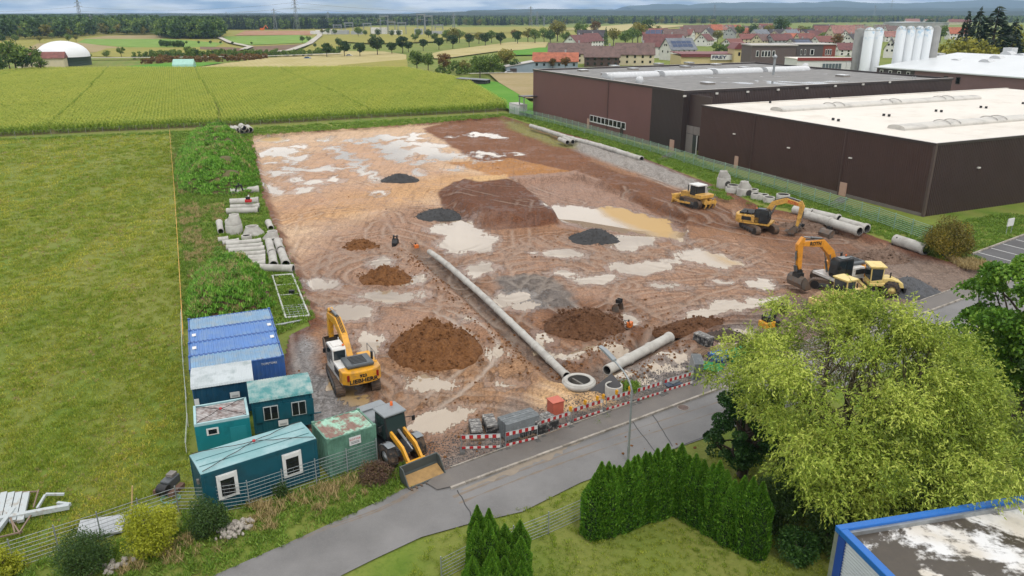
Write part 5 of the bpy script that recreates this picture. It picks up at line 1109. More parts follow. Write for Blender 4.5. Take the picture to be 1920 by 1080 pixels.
MB().box((0, 0, .24), (.14, 1.5, .38)).build('partition', M('concrete_grey', (120, 116, 110), .8), mr_)  # partition in an even grey, darker than the ring's shell
ring(1150, 744, .62, .95, 'upright concrete pipe ring beside the leaning dark board', grp=G2, wall=.1)
bd = MB().box((0, 0, 0), (2.0, 1.3, .04)).build('board', M('board_dark', (66, 64, 66), .6, .15, 2)); bd.location = at(1136, 741)+Vector((0, 0, .55)); bd.rotation_euler = (.45, -.55, .35); tag(bd, 'dark board leaning against the upright concrete ring', 'board')
# ================================================================== MACHINES
mud_on = (118, 92, 72)
y_lieb = M('paint_yellow', (238, 172, 44), .36, .08, 1.5, (186, 138, 72), .42, 2.2); y_cat = M('paint_cat_yellow', (226, 176, 84), .42, .08, 1.5, (160, 122, 74), .45, 2.0); y_org = M('paint_amber', (236, 156, 46), .38, .07, 1.5, (176, 124, 66), .3, 2); y_pale = M('paint_pale_yellow', (244, 216, 136), .38, .05, 1.5, (210, 180, 110), .3, 2)
steel_d = M('track_steel', (88, 78, 70), .7, .25, 4, mud_on, .65, 2.5); frame_g = M('machine_grey', (86, 90, 94), .45, .12, 2); blackp = M('machine_black', (34, 35, 37), .5, .15, 3); hyd = M('cylinder_grey', (132, 134, 136), .35, .1, 4, metal=.4); chrome = M('rod_chrome', (190, 192, 194), .2, .05, metal=.8)
buck_m = M('bucket_steel', (104, 98, 92), .5, .2, 2, mud_on, .55, 2.2); cabw = M('cab_white', (232, 230, 226), .4, .05, 2, (190, 176, 160), .3, 2); hoodg = M('hood_grey', (88, 94, 98), .45, .1, 2); cgl = glass('cab_glass', (34, 42, 46)); lampy = M('beacon_orange', (236, 110, 30), .4, .05); redl = M('rear_light', (150, 24, 22), .3, .1)
def track(par, y0, y1, Lx, H, name='track', cx=0, mat=None):
    """crawler: rounded belt with raised shoes, wheels inside"""
    r = H/2; pts = []; n = 10
    for i in range(n+1): a = -PI/2+PI*i/n; pts.append((cx+Lx/2-r+r*math.cos(a), r+r*math.sin(a)))
    for i in range(n+1): a = PI/2+PI*i/n; pts.append((cx-Lx/2+r+r*math.cos(a), r+r*math.sin(a)))
    t_ = MB().ext(pts, y0, y1).build(name, mat or steel_d, par)
    per = 2*(Lx-2*r)+2*PI*r; k = int(per/.2); m = MB()
    for i in range(k):
        s = per*i/k; a = Lx-2*r
        if s < a: x, z, an = cx-Lx/2+r+s, 2*r, 0
        elif s < a+PI*r: th = PI/2-(s-a)/r; x, z, an = cx+Lx/2-r+r*math.cos(th), r+r*math.sin(th), PI/2-th
        elif s < 2*a+PI*r: x, z, an = cx+Lx/2-r-(s-a-PI*r), 0, 0
        else: th = -PI/2-(s-2*a-PI*r)/r; x, z, an = cx-Lx/2+r+r*math.cos(th), r+r*math.sin(th), PI/2-th
        m.box((x, (y0+y1)/2, max(z, .02)), (.13, abs(y1-y0)+.05, .07), 0, an)
    m.build('track_shoes', mat or steel_d, t_)
    so = 1 if y1 > 0 and y0 > 0 else -1; yo = max(y0, y1) if so > 0 else min(y0, y1)
    for i, (x, rr_) in enumerate([(cx-Lx/2+r, r*.78), (cx+Lx/2-r, r*.78)]+[(cx-Lx/2+2*r+(Lx-4*r)*j/4, r*.34) for j in range(5)]):
        MB().cyl((x, yo-.05*so, r if i < 2 else r*.42), (x, yo+.06*so, r if i < 2 else r*.42), rr_, n=14).build('sprocket' if i < 2 else 'track_roller', blackp, t_)
    MB().b2(cx-Lx/2+r*1.5, cx+Lx/2-r*1.5, yo, yo+.05*so, r*.75, r*1.35).build('track_frame', frame_g, t_)
    return t_
def cylinder(par, a, b, r=.09, y=0, name='hydraulic_cylinder'):
    A_, B_ = Vector((a[0], y, a[1])), Vector((b[0], y, b[1])); c_ = A_.lerp(B_, .6)
    o = MB().cyl(A_, c_, r, n=10).build(name, hyd, par); MB().cyl(c_, B_, r*.55, n=8).build('piston_rod', chrome, o); return o
def bucket_mesh(m, w_, s=1., ang=0., at_=(0, 0)):
    """open scoop, pivot at top (0,0), opening facing -x"""
    prof = [(0, .12), (.28, .0), (.45, -.4), (.35, -.85), (-.05, -1.12), (-.62, -1.10)]; c_, s_ = math.cos(ang), math.sin(ang)
    tr = lambda p: (at_[0]+s*(p[0]*c_-p[1]*s_), at_[1]+s*(p[0]*s_+p[1]*c_))
    out_ = [tr(p) for p in prof]; inn = [tr((p[0]*.86-.05, p[1]*.93)) for p in prof]
    for i in range(len(prof)-1): m.ext([out_[i], out_[i+1], inn[i+1], inn[i]], -w_/2, w_/2)
    side = [tr(p) for p in prof]+[tr((-.25, -.15))]
    for y in (-w_/2, w_/2-.06): m.ext(side, y, y+.06)
    k = 5
    for i in range(k):
        y = -w_/2+w_*(i+.5)/k; m.ext([tr((-.60, -1.13)), tr((-.60, -1.03)), tr((-.86, -1.12))], y-.06, y+.06)
def excavator(label, loc, rz_track, rz_house, paint, boom, stick, bucket_ang, cabm, hood, letters, boom_text=None, cab_side=1, cw_text=None, grp=None, s=1., bucket_w=1.3, tilt=False):
    t_ = thing('excavator', label, 'excavator', loc, rz_house, grp, s); rt_ = rz_track-rz_house
    uc = link('undercarriage', MB().cyl((0, 0, .75), (0, 0, 1.05), .62, n=20).box((0, 0, .62), (1.7, 1.9, .34)).mesh('undercarriage', steel_d), t_); uc.rotation_euler = (0, 0, rt_)
    for y0, y1 in ((.95, 1.55), (-1.55, -.95)): track(uc, y0, y1, 4.5, .95)
    MB().b2(-2.3, 1.55, -1.38, 1.38, 1.06, 1.28).build('deck', paint if hood is not hoodg else cabw, t_)
    # counterweight rounded
    pr = [(-1.75, -1.45), (-2.45, -1.40), (-2.78, -1.0), (-2.9, -.4), (-2.9, .4), (-2.78, 1.0), (-2.45, 1.40), (-1.75, 1.45)]
    cw = MB().ext(pr, 1.12, 2.12, 'Z').build('counterweight', paint, t_, bev=.08)
    MB().b2(-1.74, .3, -1.42, -.45, 1.29, 2.16).build('engine_housing', paint, t_, bev=.06); MB().b2(-1.74, -.3, -.449, 1.42, 1.29, 2.14).build('engine_housing', paint if hood is not hoodg else cabw, t_, bev=.06)
    hd = MB().b2(-2.35, -.6, -1.0, .95, 2.17, 2.42).build('engine_hood', hood, t_, bev=.08)
    for i in range(6): MB().b2(-2.1+i*.22, -2.0+i*.22, -.55, .55, 2.421, 2.45).build('vent_slot', blackp, hd)
    MB().cyl((-1.3, -1.15, 2.1), (-1.3, -1.15, 2.75), .09, n=10).build('exhaust', blackp, t_)
    for sd_ in (-1, 1): MB().b2(-1.9, -.7, sd_*1.425, sd_*1.46, 1.5, 1.95).build('side_grille', blackp, t_)
    if cw_text:
        for body_, z_, sz_ in cw_text: text('lettering', body_, sz_, blackp, cw, (-2.915, 0, z_), (PI/2, 0, -PI/2), .012, bold=.012, sx=1.15)
        for sd_ in (-1, 1): MB().box((-2.80, sd_*1.05, 1.72), (.08, .16, .42), sd_*.35).build('rear_light', redl, cw)
    # cab
    yc = .92*cab_side; c0, c1 = yc-.5, yc+.5
    prof = [(-.35, 1.3), (1.35, 1.3), (1.52, 1.75), (1.35, 2.95), (1.15, 3.05), (-.25, 3.05), (-.35, 2.9)]
    cab = MB().ext(prof, c0, c1).build('cab', cabm, t_, bev=.05)
    for yy, nm in ((c0-.012, 'side_window'), (c1+.012, 'side_window')):
        MB().ext([(-.2, 2.0), (.42, 2.0), (.42, 2.88), (-.2, 2.88)], yy-.01, yy+.01).build(nm, cgl, cab); MB().ext([(.5, 1.55), (1.36, 1.6), (1.42, 1.8), (1.27, 2.88), (.5, 2.88)], yy-.01, yy+.01).build(nm, cgl, cab)
    MB().add([(1.545, c0+.06, 1.78), (1.545, c1-.06, 1.78), (1.385, c1-.06, 2.9), (1.385, c0+.06, 2.9)], [(0, 1, 2, 3)]).build('windscreen', cgl, cab)
    MB().add([(-.365, c0+.08, 2.1), (-.365, c1-.08, 2.1), (-.365, c1-.08, 2.85), (-.365, c0+.08, 2.85)], [(0, 1, 2, 3)]).build('rear_window', cgl, cab)
    MB().b2(.0, .9, c0+.15, c1-.15, 3.06, 3.10).build('roof_hatch', cgl if cabm is not cabw else cabw, cab)
    MB().lathe([(.0, 3.25), (.07, 3.22), (.08, 3.1)], 10, c=(-.15, c0+.15, 0)).build('beacon', lampy, cab)
    for sx in (1.3,): MB().box((sx, (c1+.18) if cab_side > 0 else (c0-.18), 2.35), (.06, .2, .34)).build('mirror', blackp, cab)
    m = MB(); m.path([(-1.6, -1.3, 2.15), (-1.6, -1.3, 2.75), (.25, -1.3, 2.75), (.25, -1.3, 2.15)], .025); m.path([(-.7, -1.3, 2.15), (-.7, -1.3, 2.75)], .025); m.build('handrail', frame_g, t_)
    # boom, stick
    b = MB(); n = len(boom); hw = [.22]+[.34]*(n-2)+[.2]; b.sweep(boom, hw, -.24, .24); bo = b.build('boom', paint, t_, bev=.03)
    st_ = MB().sweep(stick, [.16, .30]+[.22]*(len(stick)-3)+[.14], -.19, .19).build('stick', paint, t_, bev=.03)
    k = boom[n//2]; cylinder(t_, (boom[0][0]+.55, boom[0][1]-.35), (boom[1][0]+.25*(boom[2][0]-boom[1][0]), boom[1][1]-.1), .1, .34); cylinder(t_, (boom[0][0]+.55, boom[0][1]-.35), (boom[1][0]+.25*(boom[2][0]-boom[1][0]), boom[1][1]-.1), .1, -.34)
    cylinder(t_, (k[0]+.1, k[1]+.42), (stick[0][0], stick[0][1]+.05), .1, 0)
    ms = Vector(stick[1]).lerp(Vector(stick[-1]), .25); dd = (Vector(stick[-1])-Vector(stick[1])).normalized(); q = Vector((-dd.y, dd.x)); q = q if q.x > 0 else -q
    cylinder(t_, tuple(ms+q*.35), tuple(Vector(stick[-1])-dd*.45+q*.42), .08, 0)
    lk = MB(); e = Vector(stick[-1]); lk.sweep([tuple(e-dd*.45+q*.42), tuple(e+q*.35+dd*.1)], [.06, .06], -.16, .16); lk.build('bucket_link', frame_g, t_)
    m = MB(); bw = bucket_w
    if tilt:
        MB().cyl((e.x, -.2, e.y-.25), (e.x, .2, e.y-.25), .3, n=14).box((e.x, 0, e.y-.5), (.6, .8, .4)).build('tilt_rotator', blackp, t_); e = e-Vector((0, .65))
    bucket_mesh(m, bw, 1.05, bucket_ang, (e.x, e.y)); m.build('bucket', buck_m, t_)
    m = MB()
    for yy in (-.1, 0, .1):
        pts = [(boom[0][0]+.2, yy, boom[0][1]+.35)]+[(p_[0], yy, p_[1]+.40) for p_ in boom[1:-1]]+[(boom[-1][0], yy, boom[-1][1]+.34), (ms.x+q.x*.3, yy, ms.y+q.y*.3)]; m.path(pts, .03, 5)
    m.build('hydraulic_hoses', blackp, t_)
    if boom_text:
        body_, col_, f0 = boom_text; a_, c_ = Vector(boom[-2]), Vector(boom[-1]); mid = a_.lerp(c_, f0); an = math.atan2(c_.y-a_.y, c_.x-a_.x)
        text('lettering', body_, .46, col_, bo, (mid.x, -.256, mid.y), (PI/2, -an, 0), .008, bold=.015); text('lettering', body_, .46, col_, bo, (mid.x, .256, mid.y), (PI/2, an, PI), .008, bold=.015)
    return t_
# excavator seen from behind
p = ats(662, 716); h1 = heading((655, 722), (618, 640))
excavator('yellow and white crawler excavator seen from behind beside the blue containers', p, h1, h1+.1, y_lieb, [(.35, 1.75), (1.6, 3.0), (3.1, 3.7), (5.3, 3.5)], [(5.0, 4.05), (5.35, 3.4), (5.55, 1.9), (5.5, 1.5)], -.3, cabw, hoodg, None, None, 1, [('LIEBHERR', 1.42, .42), ('922', 1.78, .30)], 'crawler excavators')
# excavator in the middle of the right side
p = ats(1422, 432); hb = heading((1425, 428), (1488, 437)); ht = heading((1384, 417), (1428, 440))
excavator('mustard yellow crawler excavator with its bucket lowered beside the pipe store', p, ht, hb, y_cat, [(.35, 1.75), (1.5, 3.7), (3.0, 4.3), (4.9, 3.9)], [(4.7, 4.4), (4.95, 3.8), (4.75, 1.9), (4.6, 1.2)], -.5, blackp, blackp, None, ('ROTH', M('ink_orange', (210, 80, 40), .5), .45), -1, None, 'crawler excavators')
# orange one on the right
p = ats(1566, 537); hb = heading((1562, 535), (1482, 547)); ht = heading((1515, 535), (1600, 545))
excavator('amber crawler excavator with black cab and broad bucket beside the yellow road roller', p, ht, hb, y_org, [(.35, 1.75), (1.2, 3.4), (2.3, 4.4), (4.5, 4.55)], [(4.4, 5.1), (4.75, 4.5), (4.55, 2.6), (4.45, 2.2)], -.15, blackp, hoodg, None, ('ROTH', blackp, .4), 1, None, 'crawler excavators', 1.1, 1.9, True)
# ---- bulldozer
p = ats(1302, 385); hd_ = heading((1316, 390), (1262, 374))
bz = thing('bulldozer', 'yellow bulldozer with raised rear ripper below the shaft rings', 'bulldozer', p, hd_)
for y0, y1 in ((.75, 1.35), (-1.35, -.75)): track(bz, y0, y1, 4.0, 1.2, cx=-.3)
MB().ext([(.3, .7), (2.3, .8), (2.3, 1.75), (.4, 1.95)], -.55, .55).build('engine_hood', y_cat, bz, bev=.05); MB().b2(2.31, 2.36, -.5, .5, .95, 1.7).build('grille', blackp, bz)
MB().b2(-2.1, .3, -.72, .72, .7, 1.6).build('body', y_cat, bz, bev=.04); MB().b2(-2.4, -1.2, -1.2, 1.2, 1.45, 1.95).build('fuel_tank', y_cat, bz, bev=.06)
cab = MB().ext([(-1.15, 1.6), (.35, 1.6), (.25, 2.95), (-1.05, 2.95)], -.75, .75).build('cab', blackp, bz, bev=.04); MB().b2(-1.35, .5, -.85, .85, 2.96, 3.1).build('cab_roof', frame_white, cab)
for s_ in (-1, 1): MB().ext([(-.95, 1.9), (.2, 1.9), (.14, 2.8), (-.9, 2.8)], s_*.76-.008, s_*.76+.008).build('side_window', cgl, cab)
MB().cyl((1.2, .25, 1.9), (1.2, .25, 2.75), .08).build('exhaust', blackp, bz)
for s_ in (-1, 1):
    MB().sweep([(-.6, .6), (1.6, .45), (2.75, .55)], [.12, .14, .12], s_*1.42-.09, s_*1.42+.09).build('push_arm', y_cat, bz); cylinder(bz, (2.0, 1.4), (2.8, .85), .07, s_*.45)
V2 = []
for k, (x_, z_) in enumerate([(2.85, .05), (2.72, .35), (2.68, .7), (2.78, 1.15), (2.9, 1.3)]): V2.append((x_, z_))
MB().ext(V2+[(x_+.09, z_) for x_, z_ in V2[::-1]], -1.75, 1.75).build('blade', y_cat, bz)
rp_ = MB(); rp_.box((-3.0, 0, 1.0), (.35, 2.0, .35)); rp_.sweep([(-2.1, 1.2), (-3.0, 1.15)], [.12, .12], -.6, -.45); rp_.sweep([(-2.1, 1.2), (-3.0, 1.15)], [.12, .12], .45, .6); o = rp_.build('ripper_beam', y_cat, bz)
for y_ in (-.8, 0, .8): MB().sweep([(-3.05, 1.5), (-3.1, .6), (-2.85, .15)], [.13, .12, .04], y_-.06, y_+.06).build('ripper_tooth', y_cat, o)
# ---- road rollers
def wheel(par, x, y, r, wd, rim=.55, rimm=None, name='wheel'):
    t_ = MB().lathe([(r*rim, -wd/2), (r*.93, -wd/2), (r, -wd*.32), (r, wd*.32), (r*.93, wd/2), (r*rim, wd/2)], 24, 'Y', (x, y, r)).build(name, tyre, par); m = MB()
    for i in range(20):
        a = 2*PI*i/20; m.box((x+r*1.0*math.cos(a), y+(.2 if i % 2 else -.2)*wd, r+r*1.0*math.sin(a)), (.09, wd*.5, .08), 0, -a+PI/2)
    m.build('tread', tyre, t_); MB().lathe([(0, -wd*.36), (r*rim, -wd*.36), (r*rim*1.02, 0), (r*rim, wd*.36), (0, wd*.36)], 18, 'Y', (x, y, r)).build('rim', rimm or y_pale, t_)
    MB().lathe([(0, -wd*.42), (r*.2, -wd*.42), (r*.2, wd*.42), (0, wd*.42)], 12, 'Y', (x, y, r)).build('hub', rimm or y_pale, t_); return t_
def roller(label, loc, rz, s=1.):
    t_ = thing('road_roller', label, 'road roller', loc, rz, 'road rollers', s)
    dr = MB().lathe([(.0, -1.05), (.55, -1.05), (.74, -1.06), (.75, -1.0), (.75, 1.0), (.74, 1.06), (.55, 1.05), (0, 1.05)], 32, 'Y', (1.75, 0, .75)).build('drum', M('drum_steel', (176, 142, 100), .5, .15, 1.5, (120, 92, 66), .5, 2), t_)
    m = MB()
    for s_ in (-1, 1): m.b2(.7, 2.75, s_*1.15-.07, s_*1.15+.07, .55, 1.0)
    m.b2(2.6, 2.8, -1.2, 1.2, .5, 1.05); m.b2(.55, .85, -1.2, 1.2, .5, 1.05); m.build('drum_frame', y_pale, t_, bev=.03)
    for s_ in (-1, 1): wheel(t_, -1.55, s_*.8, .76, .55, .5)
    MB().b2(-.6, .6, -.55, .55, .6, 1.05).build('articulation', blackp, t_); MB().b2(-1.0, .35, -.8, .8, 1.06, 1.35).build('platform', y_pale, t_, bev=.04)
    cab = MB().ext([(-.75, 1.36), (.28, 1.36), (.34, 2.75), (-.8, 2.75)], -.78, .78).build('cab', y_pale, t_, bev=.05); MB().b2(-.95, .48, -.88, .88, 2.76, 2.92).build('cab_roof', y_pale, cab, bev=.05)
    for s_ in (-1, 1): MB().ext([(-.66, 1.7), (.22, 1.55), (.26, 2.66), (-.7, 2.66)], s_*.785-.008, s_*.785+.008).build('side_window', cgl, cab)
    MB().add([(.315, -.68, 1.6), (.315, .68, 1.6), (.365, .68, 2.68), (.365, -.68, 2.68)], [(0, 1, 2, 3)]).build('windscreen', cgl, cab); MB().add([(-.77, -.66, 1.75), (-.77, .66, 1.75), (-.81, .66, 2.66), (-.81, -.66, 2.66)], [(0, 1, 2, 3)]).build('rear_window', cgl, cab)
    MB().ext([(-.8, 1.1), (-.8, 1.75), (-1.6, 1.78), (-2.6, 1.35), (-2.75, .85), (-1.0, .85)], -.6, .6).build('engine_hood', y_pale, t_, bev=.08)
    for s_ in (-1, 1): MB().ext([(-1.3, 1.2), (-2.2, 1.15), (-2.2, 1.4), (-1.3, 1.55)], s_*.605-.008, s_*.605+.008).build('hood_grille', blackp, t_)
    MB().box((-2.8, 0, .75), (.2, 1.5, .4)).build('bumper', blackp, t_); MB().cyl((-1.5, .35, 1.7), (-1.5, .35, 2.25), .06).build('exhaust', blackp, t_); return t_
h_ = heading((1655, 555), (1592, 556)); roller('pale yellow road roller with cab and big rear tyre beside the dark gravel heap', ats(1628, 552), h_-.15, 1.08)
roller('second pale yellow road roller mostly hidden behind the willow crown', ats(1574, 576), h_+.4)
# ---- wheel loader
p = at(735, 848); hl = heading((734, 838), (792, 886))
wl_ = thing('wheel_loader', 'yellow and grey wheel loader with lowered bucket beside the sage green container', 'wheel loader', p, hl, None, 1.06)
for x_ in (-1.25, 1.25):
    for s_ in (-1, 1): wheel(wl_, x_, s_*.92, .74, .5, .52, M('rim_grey', (176, 178, 178), .5, .08))
MB().b2(-2.3, 1.5, -.62, .62, .6, 1.05).build('chassis', frame_g, wl_, bev=.04); MB().ext([(-.5, 1.06), (-2.35, 1.06), (-2.55, 1.5), (-2.4, 2.0), (-.6, 2.05)], -.85, .85).build('engine_hood', M('loader_grey', (142, 148, 152), .4, .08), wl_, bev=.08); MB().b2(-2.55, -1.9, -.8, .8, 2.051, 2.12).build('rear_panel', M('loader_grey', (142, 148, 152)), wl_)
cab = MB().ext([(-.62, 1.06), (.62, 1.06), (.78, 1.55), (.55, 2.72), (-.55, 2.72), (-.66, 1.6)], -.66, .66).build('cab', blackp, wl_, bev=.05); MB().b2(-.68, .68, -.72, .72, 2.73, 2.86).build('cab_roof', M('loader_grey', (142, 148, 152)), cab, bev=.05)
for s_ in (-1, 1): MB().ext([(-.52, 1.3), (.6, 1.3), (.68, 1.6), (.47, 2.62), (-.47, 2.62)], s_*.665-.008, s_*.665+.008).build('side_window', glass('loader_glass', (44, 56, 56)), cab)
MB().add([(.80, -.58, 1.6), (.80, .58, 1.6), (.585, .58, 2.64), (.585, -.58, 2.64)], [(0, 1, 2, 3)]).build('windscreen', glass('loader_glass'), cab); MB().lathe([(0, 3.12), (.08, 3.08), (.09, 2.86)], 10, c=(-.3, .3, 0)).build('beacon', lampy, cab)
for s_ in (-1, 1):
    o = MB().path([(.5, s_*.7, 2.3), (.75, s_*1.05, 2.35)], .025).build('mirror_arm', blackp, cab); MB().box((.78, s_*1.08, 2.25), (.06, .18, .3)).build('mirror', blackp, o)
    MB().ext([(.85, 1.40), (1.25, 1.54), (1.7, 1.50), (1.72, 1.46), (1.25, 1.50), (.87, 1.36)], s_*.92-.24, s_*.92+.24).build('fender', M('loader_grey', (142, 148, 152)), wl_, bev=.03)
    MB().sweep([(.75, 1.75), (2.0, 1.35), (2.85, .55)], [.15, .17, .12], s_*.42-.07, s_*.42+.07).build('lift_arm', y_lieb, wl_); cylinder(wl_, (.7, 1.1), (1.9, 1.1), .07, s_*.42)
cylinder(wl_, (.9, 1.9), (2.4, 1.35), .08, 0); MB().b2(2.6, 2.9, -.6, .6, .35, .85).build('quick_hitch', y_lieb, wl_)
pr = [(2.95, 1.0), (2.92, .45), (3.05, .12), (3.9, .05)]; m = MB()
inn = [(3.02, .98), (2.99, .48), (3.1, .18), (3.9, .09)]
for i in range(3): m.ext([pr[i], pr[i+1], inn[i+1], inn[i]], -1.2, 1.2)
for y_ in (-1.2, 1.14): m.ext([(2.95, 1.0), (2.92, .45), (3.05, .12), (3.9, .05), (3.75, .25), (3.3, .95)], y_, y_+.06)
bk = m.build('bucket', M('bucket_grey', (78, 84, 82), .5, .12, 2), wl_)
for i in range(8): MB().box((3.98, -1.1+i*2.2/7, .07), (.22, .08, .05)).build('bucket_tooth', steel_d, bk)
MB().ext([(3.1, .19), (3.8, .10), (3.7, .16), (3.3, .34), (3.12, .42)], -1.1, 1.1).build('sand_load', M('wet_sand', (168, 134, 84), .8, .2, 3), bk)
# ---- loose buckets and attachments
def loose_bucket(px, py, rz, label, w_=1.2, s=1., roll=1.2, mat=None, site=True):
    p = (ats if site else at)(px, py); t_ = thing('digger_bucket', label, 'bucket', p, rz, 'loose digger buckets'); m = MB(); bucket_mesh(m, w_, s, roll, (0, .75*s)); m.build('scoop', mat or buck_m, t_)
    m = MB()
    for y in (-.2, .2): m.b2(-.25, .25, y-.04, y+.04, .85*s, 1.25*s)
    m.cyl((0, -.25, 1.1*s), (0, .25, 1.1*s), .06); m.build('hitch_ears', blackp, t_)
loose_bucket(1553, 443, 3.6, 'wide rusty bucket lying open beside the big concrete pipes', 1.7, 1.0, .9); loose_bucket(1683, 466, .6, 'brown bucket leaning on the rubble heap by the lone big pipe', 1.5, 1.1, .4); loose_bucket(1502, 436, 2.5, 'brown bucket lying on the bank right of the mustard excavator', 1.6, .9, 1.5)
loose_bucket(1160, 582, 2.6, 'grey bucket standing behind the dark brown heap', 1.1, .9, .2); loose_bucket(742, 460, 4.6, 'narrow black bucket standing upright near the trench head', .7, 1.0, .1, blackp); loose_bucket(1462, 588, 1.2, 'black open bucket beside the yellow attachment behind the willow', 1.2, .95, .3, blackp)
def rammer(px, py, label, col, rz=0):
    t_ = thing('plate_compactor', label, 'compactor', ats(px, py), rz); MB().ext([(-.4, .0), (.4, .0), (.5, .12), (-.5, .12)], -.28, .28).build('base_plate', steel_d, t_); MB().b2(-.25, .3, -.22, .22, .14, .62).build('engine', col, t_, bev=.05); MB().cyl((0, .1, .6), (0, .1, .8), .08).build('air_filter', blackp, t_)
    MB().path([(-.2, -.18, .5), (-.75, -.18, 1.0), (-.75, .18, 1.0), (-.2, .18, .5)], .03).build('handle', frame_g, t_)
rammer(1180, 616, 'small orange compactor standing in a puddle right of the dark heap', M('paint_orange', (224, 120, 48), .45), 1.0); rammer(780, 468, 'small grey and orange trench rammer at the head of the trench', M('paint_orange', (224, 120, 48)), .5)
at_ = thing('quick_attachment', 'yellow and black hydraulic attachment at the edge of the willow crown', 'attachment', ats(1440, 612), .4)
MB().b2(-.7, .7, -.5, .5, .0, .55).build('frame', y_lieb, at_, bev=.05); MB().b2(-.5, .1, -.4, .4, .56, 1.05).build('hydraulic_block', blackp, at_, bev=.04); MB().sweep([(.2, .6), (.6, 1.5)], [.2, .1], -.3, .3).build('arm', blackp, at_); MB().cyl((.6, -.55, .35), (.6, .55, .35), .3, n=14).build('roller_head', blackp, at_)
rm = thing('robot_roller', 'small grey remote trench roller with dark drum on the grass left of the office container', 'trench roller', at(318, 921), 1.35)
for s_ in (-1, 1):
    o = MB().b2(-.55, .55, s_*.48-.16, s_*.48+.16, .0, .3).build('side_drum', M('rust_brown', (120, 92, 78), .8, .2, 4), rm)
MB().b2(-.3, .7, -.3, .3, .28, .8).build('engine_cover', frame_g, rm, bev=.06); MB().b2(.15, .6, -.2, .2, .81, .98).build('control_box', M('socket_grey', (130, 124, 118)), rm); MB().cyl((-.45, -.3, .42), (-.45, .3, .42), .3, n=16).build('drum', blackp, rm)
# hose loop on the grass
m = MB()
for k in range(3):
    rr_ = .45+.04*k; m.path([(rr_*math.cos(a), rr_*.8*math.sin(a)+.05*k, .03+.02*k) for a in np.linspace(0, 2*PI, 22)], .022, 5)
o = m.build('garden_hose', M('hose_green', (120, 176, 160), .5, .08)); o.location = at(319, 938); tag(o, 'coiled pale green hose on the grass below the trench roller', 'hose')
# ================================================================== VEGETATION
def leaf_mat(name, cols, trans=.3, rough=.55, spots=None):
    # spots: (tint colour, amount) drifting in long bands over a field
    t = NT(name); a = t.attr('tint'); r = t.new('ShaderNodeValToRGB'); e = r.color_ramp.elements
    e[0].position = 0; e[0].color = tuple(lin(cols[0]))+(1,); e[1].position = 1; e[1].color = tuple(lin(cols[-1]))+(1,)
    for i, c in enumerate(cols[1:-1]): k = e.new((i+1)/(len(cols)-1)); k.color = tuple(lin(c))+(1,)
    t.l.new(a, r.inputs[0]); oi = t.new('ShaderNodeObjectInfo'); col = t.mix(1., r.outputs[0], t.ramp(oi.outputs['Random'], 0, 1, (.82, .84, .8), (1.12, 1.1, 1.1)), 'MULTIPLY')
    if spots:
        mp_ = t.new('ShaderNodeMapping'); mp_.inputs['Rotation'].default_value = (0, 0, math.radians(-22)); mp_.inputs['Scale'].default_value = (.20, .012, 1); t.l.new(t.pos(), mp_.inputs[0])
        f_ = t.math('ADD', t.math('MULTIPLY', t.noise(1., 4, .55, vec=mp_.outputs[0]), .8), t.math('MULTIPLY', t.noise(.09, 5, .65), .2)); col = t.mix(t.math('MULTIPLY', t.ramp(f_, .42, .58), spots[1]), col, t.mix(1., col, spots[0], 'MULTIPLY'))
    t.set(color=col, rough=rough, spec=.3)
    tr = t.new('ShaderNodeBsdfTranslucent'); t.l.new(col, tr.inputs[0]); ms = t.new('ShaderNodeMixShader'); ms.inputs[0].default_value = trans
    t.l.new(t.b.outputs[0], ms.inputs[1]); t.l.new(tr.outputs[0], ms.inputs[2]); t.l.new(ms.outputs[0], t.o.inputs[0]); return t.m
def unit(v): return v/np.maximum(np.linalg.norm(v, axis=-1, keepdims=True), 1e-9)
def leaves(name, C_, D_, ln, wd, tint, mat, rng):
    """rhombus leaf at each centre along direction D_"""
    n = len(C_); D_ = unit(D_); S_ = unit(np.cross(D_, rng.normal(size=(n, 3)))); ln = np.broadcast_to(ln, n)[:, None]; wd = np.broadcast_to(wd, n)[:, None]
    V = np.stack([C_-D_*ln/2, C_+S_*wd/2-D_*ln*.08, C_+D_*ln/2, C_-S_*wd/2-D_*ln*.08], 1).reshape(-1, 3)
    F = np.arange(4*n).reshape(n, 4); return npmesh(name, V, F, mat, False, {'tint': ('FACE', 'FLOAT', np.clip(tint, 0, 1))})
bark = M('bark', (92, 78, 66), .9, .25, 3, (70, 60, 52), .5, 2, bump=.6, bscale=10); bark_g = M('bark_mossy', (96, 92, 58), .9, .25, 3, (78, 66, 50), .5, 2)
def limb(m, p0, p1, r0, r1, bend, rng, n=5):
    p0 = Vector(p0); p1 = Vector(p1); pts = []; off = Vector(rng.normal(size=3))*bend
    for i in range(n+1): f = i/n; pts.append(p0.lerp(p1, f)+off*math.sin(PI*f))
    for i in range(n): m.cyl(pts[i], pts[i+1], r0+(r1-r0)*i/n, r0+(r1-r0)*(i+1)/n, 7, False)
    return pts
def lumps(rng, k, rx, rz, cz, up=.2):
    """clump centres through an ellipsoid crown, biased to the shell"""
    d = unit(rng.normal(size=(k, 3))); r = rng.uniform(.45, 1., k)**.6; c = d*r[:, None]*np.array([rx, rx, rz]); c[:, 2] += cz; return c
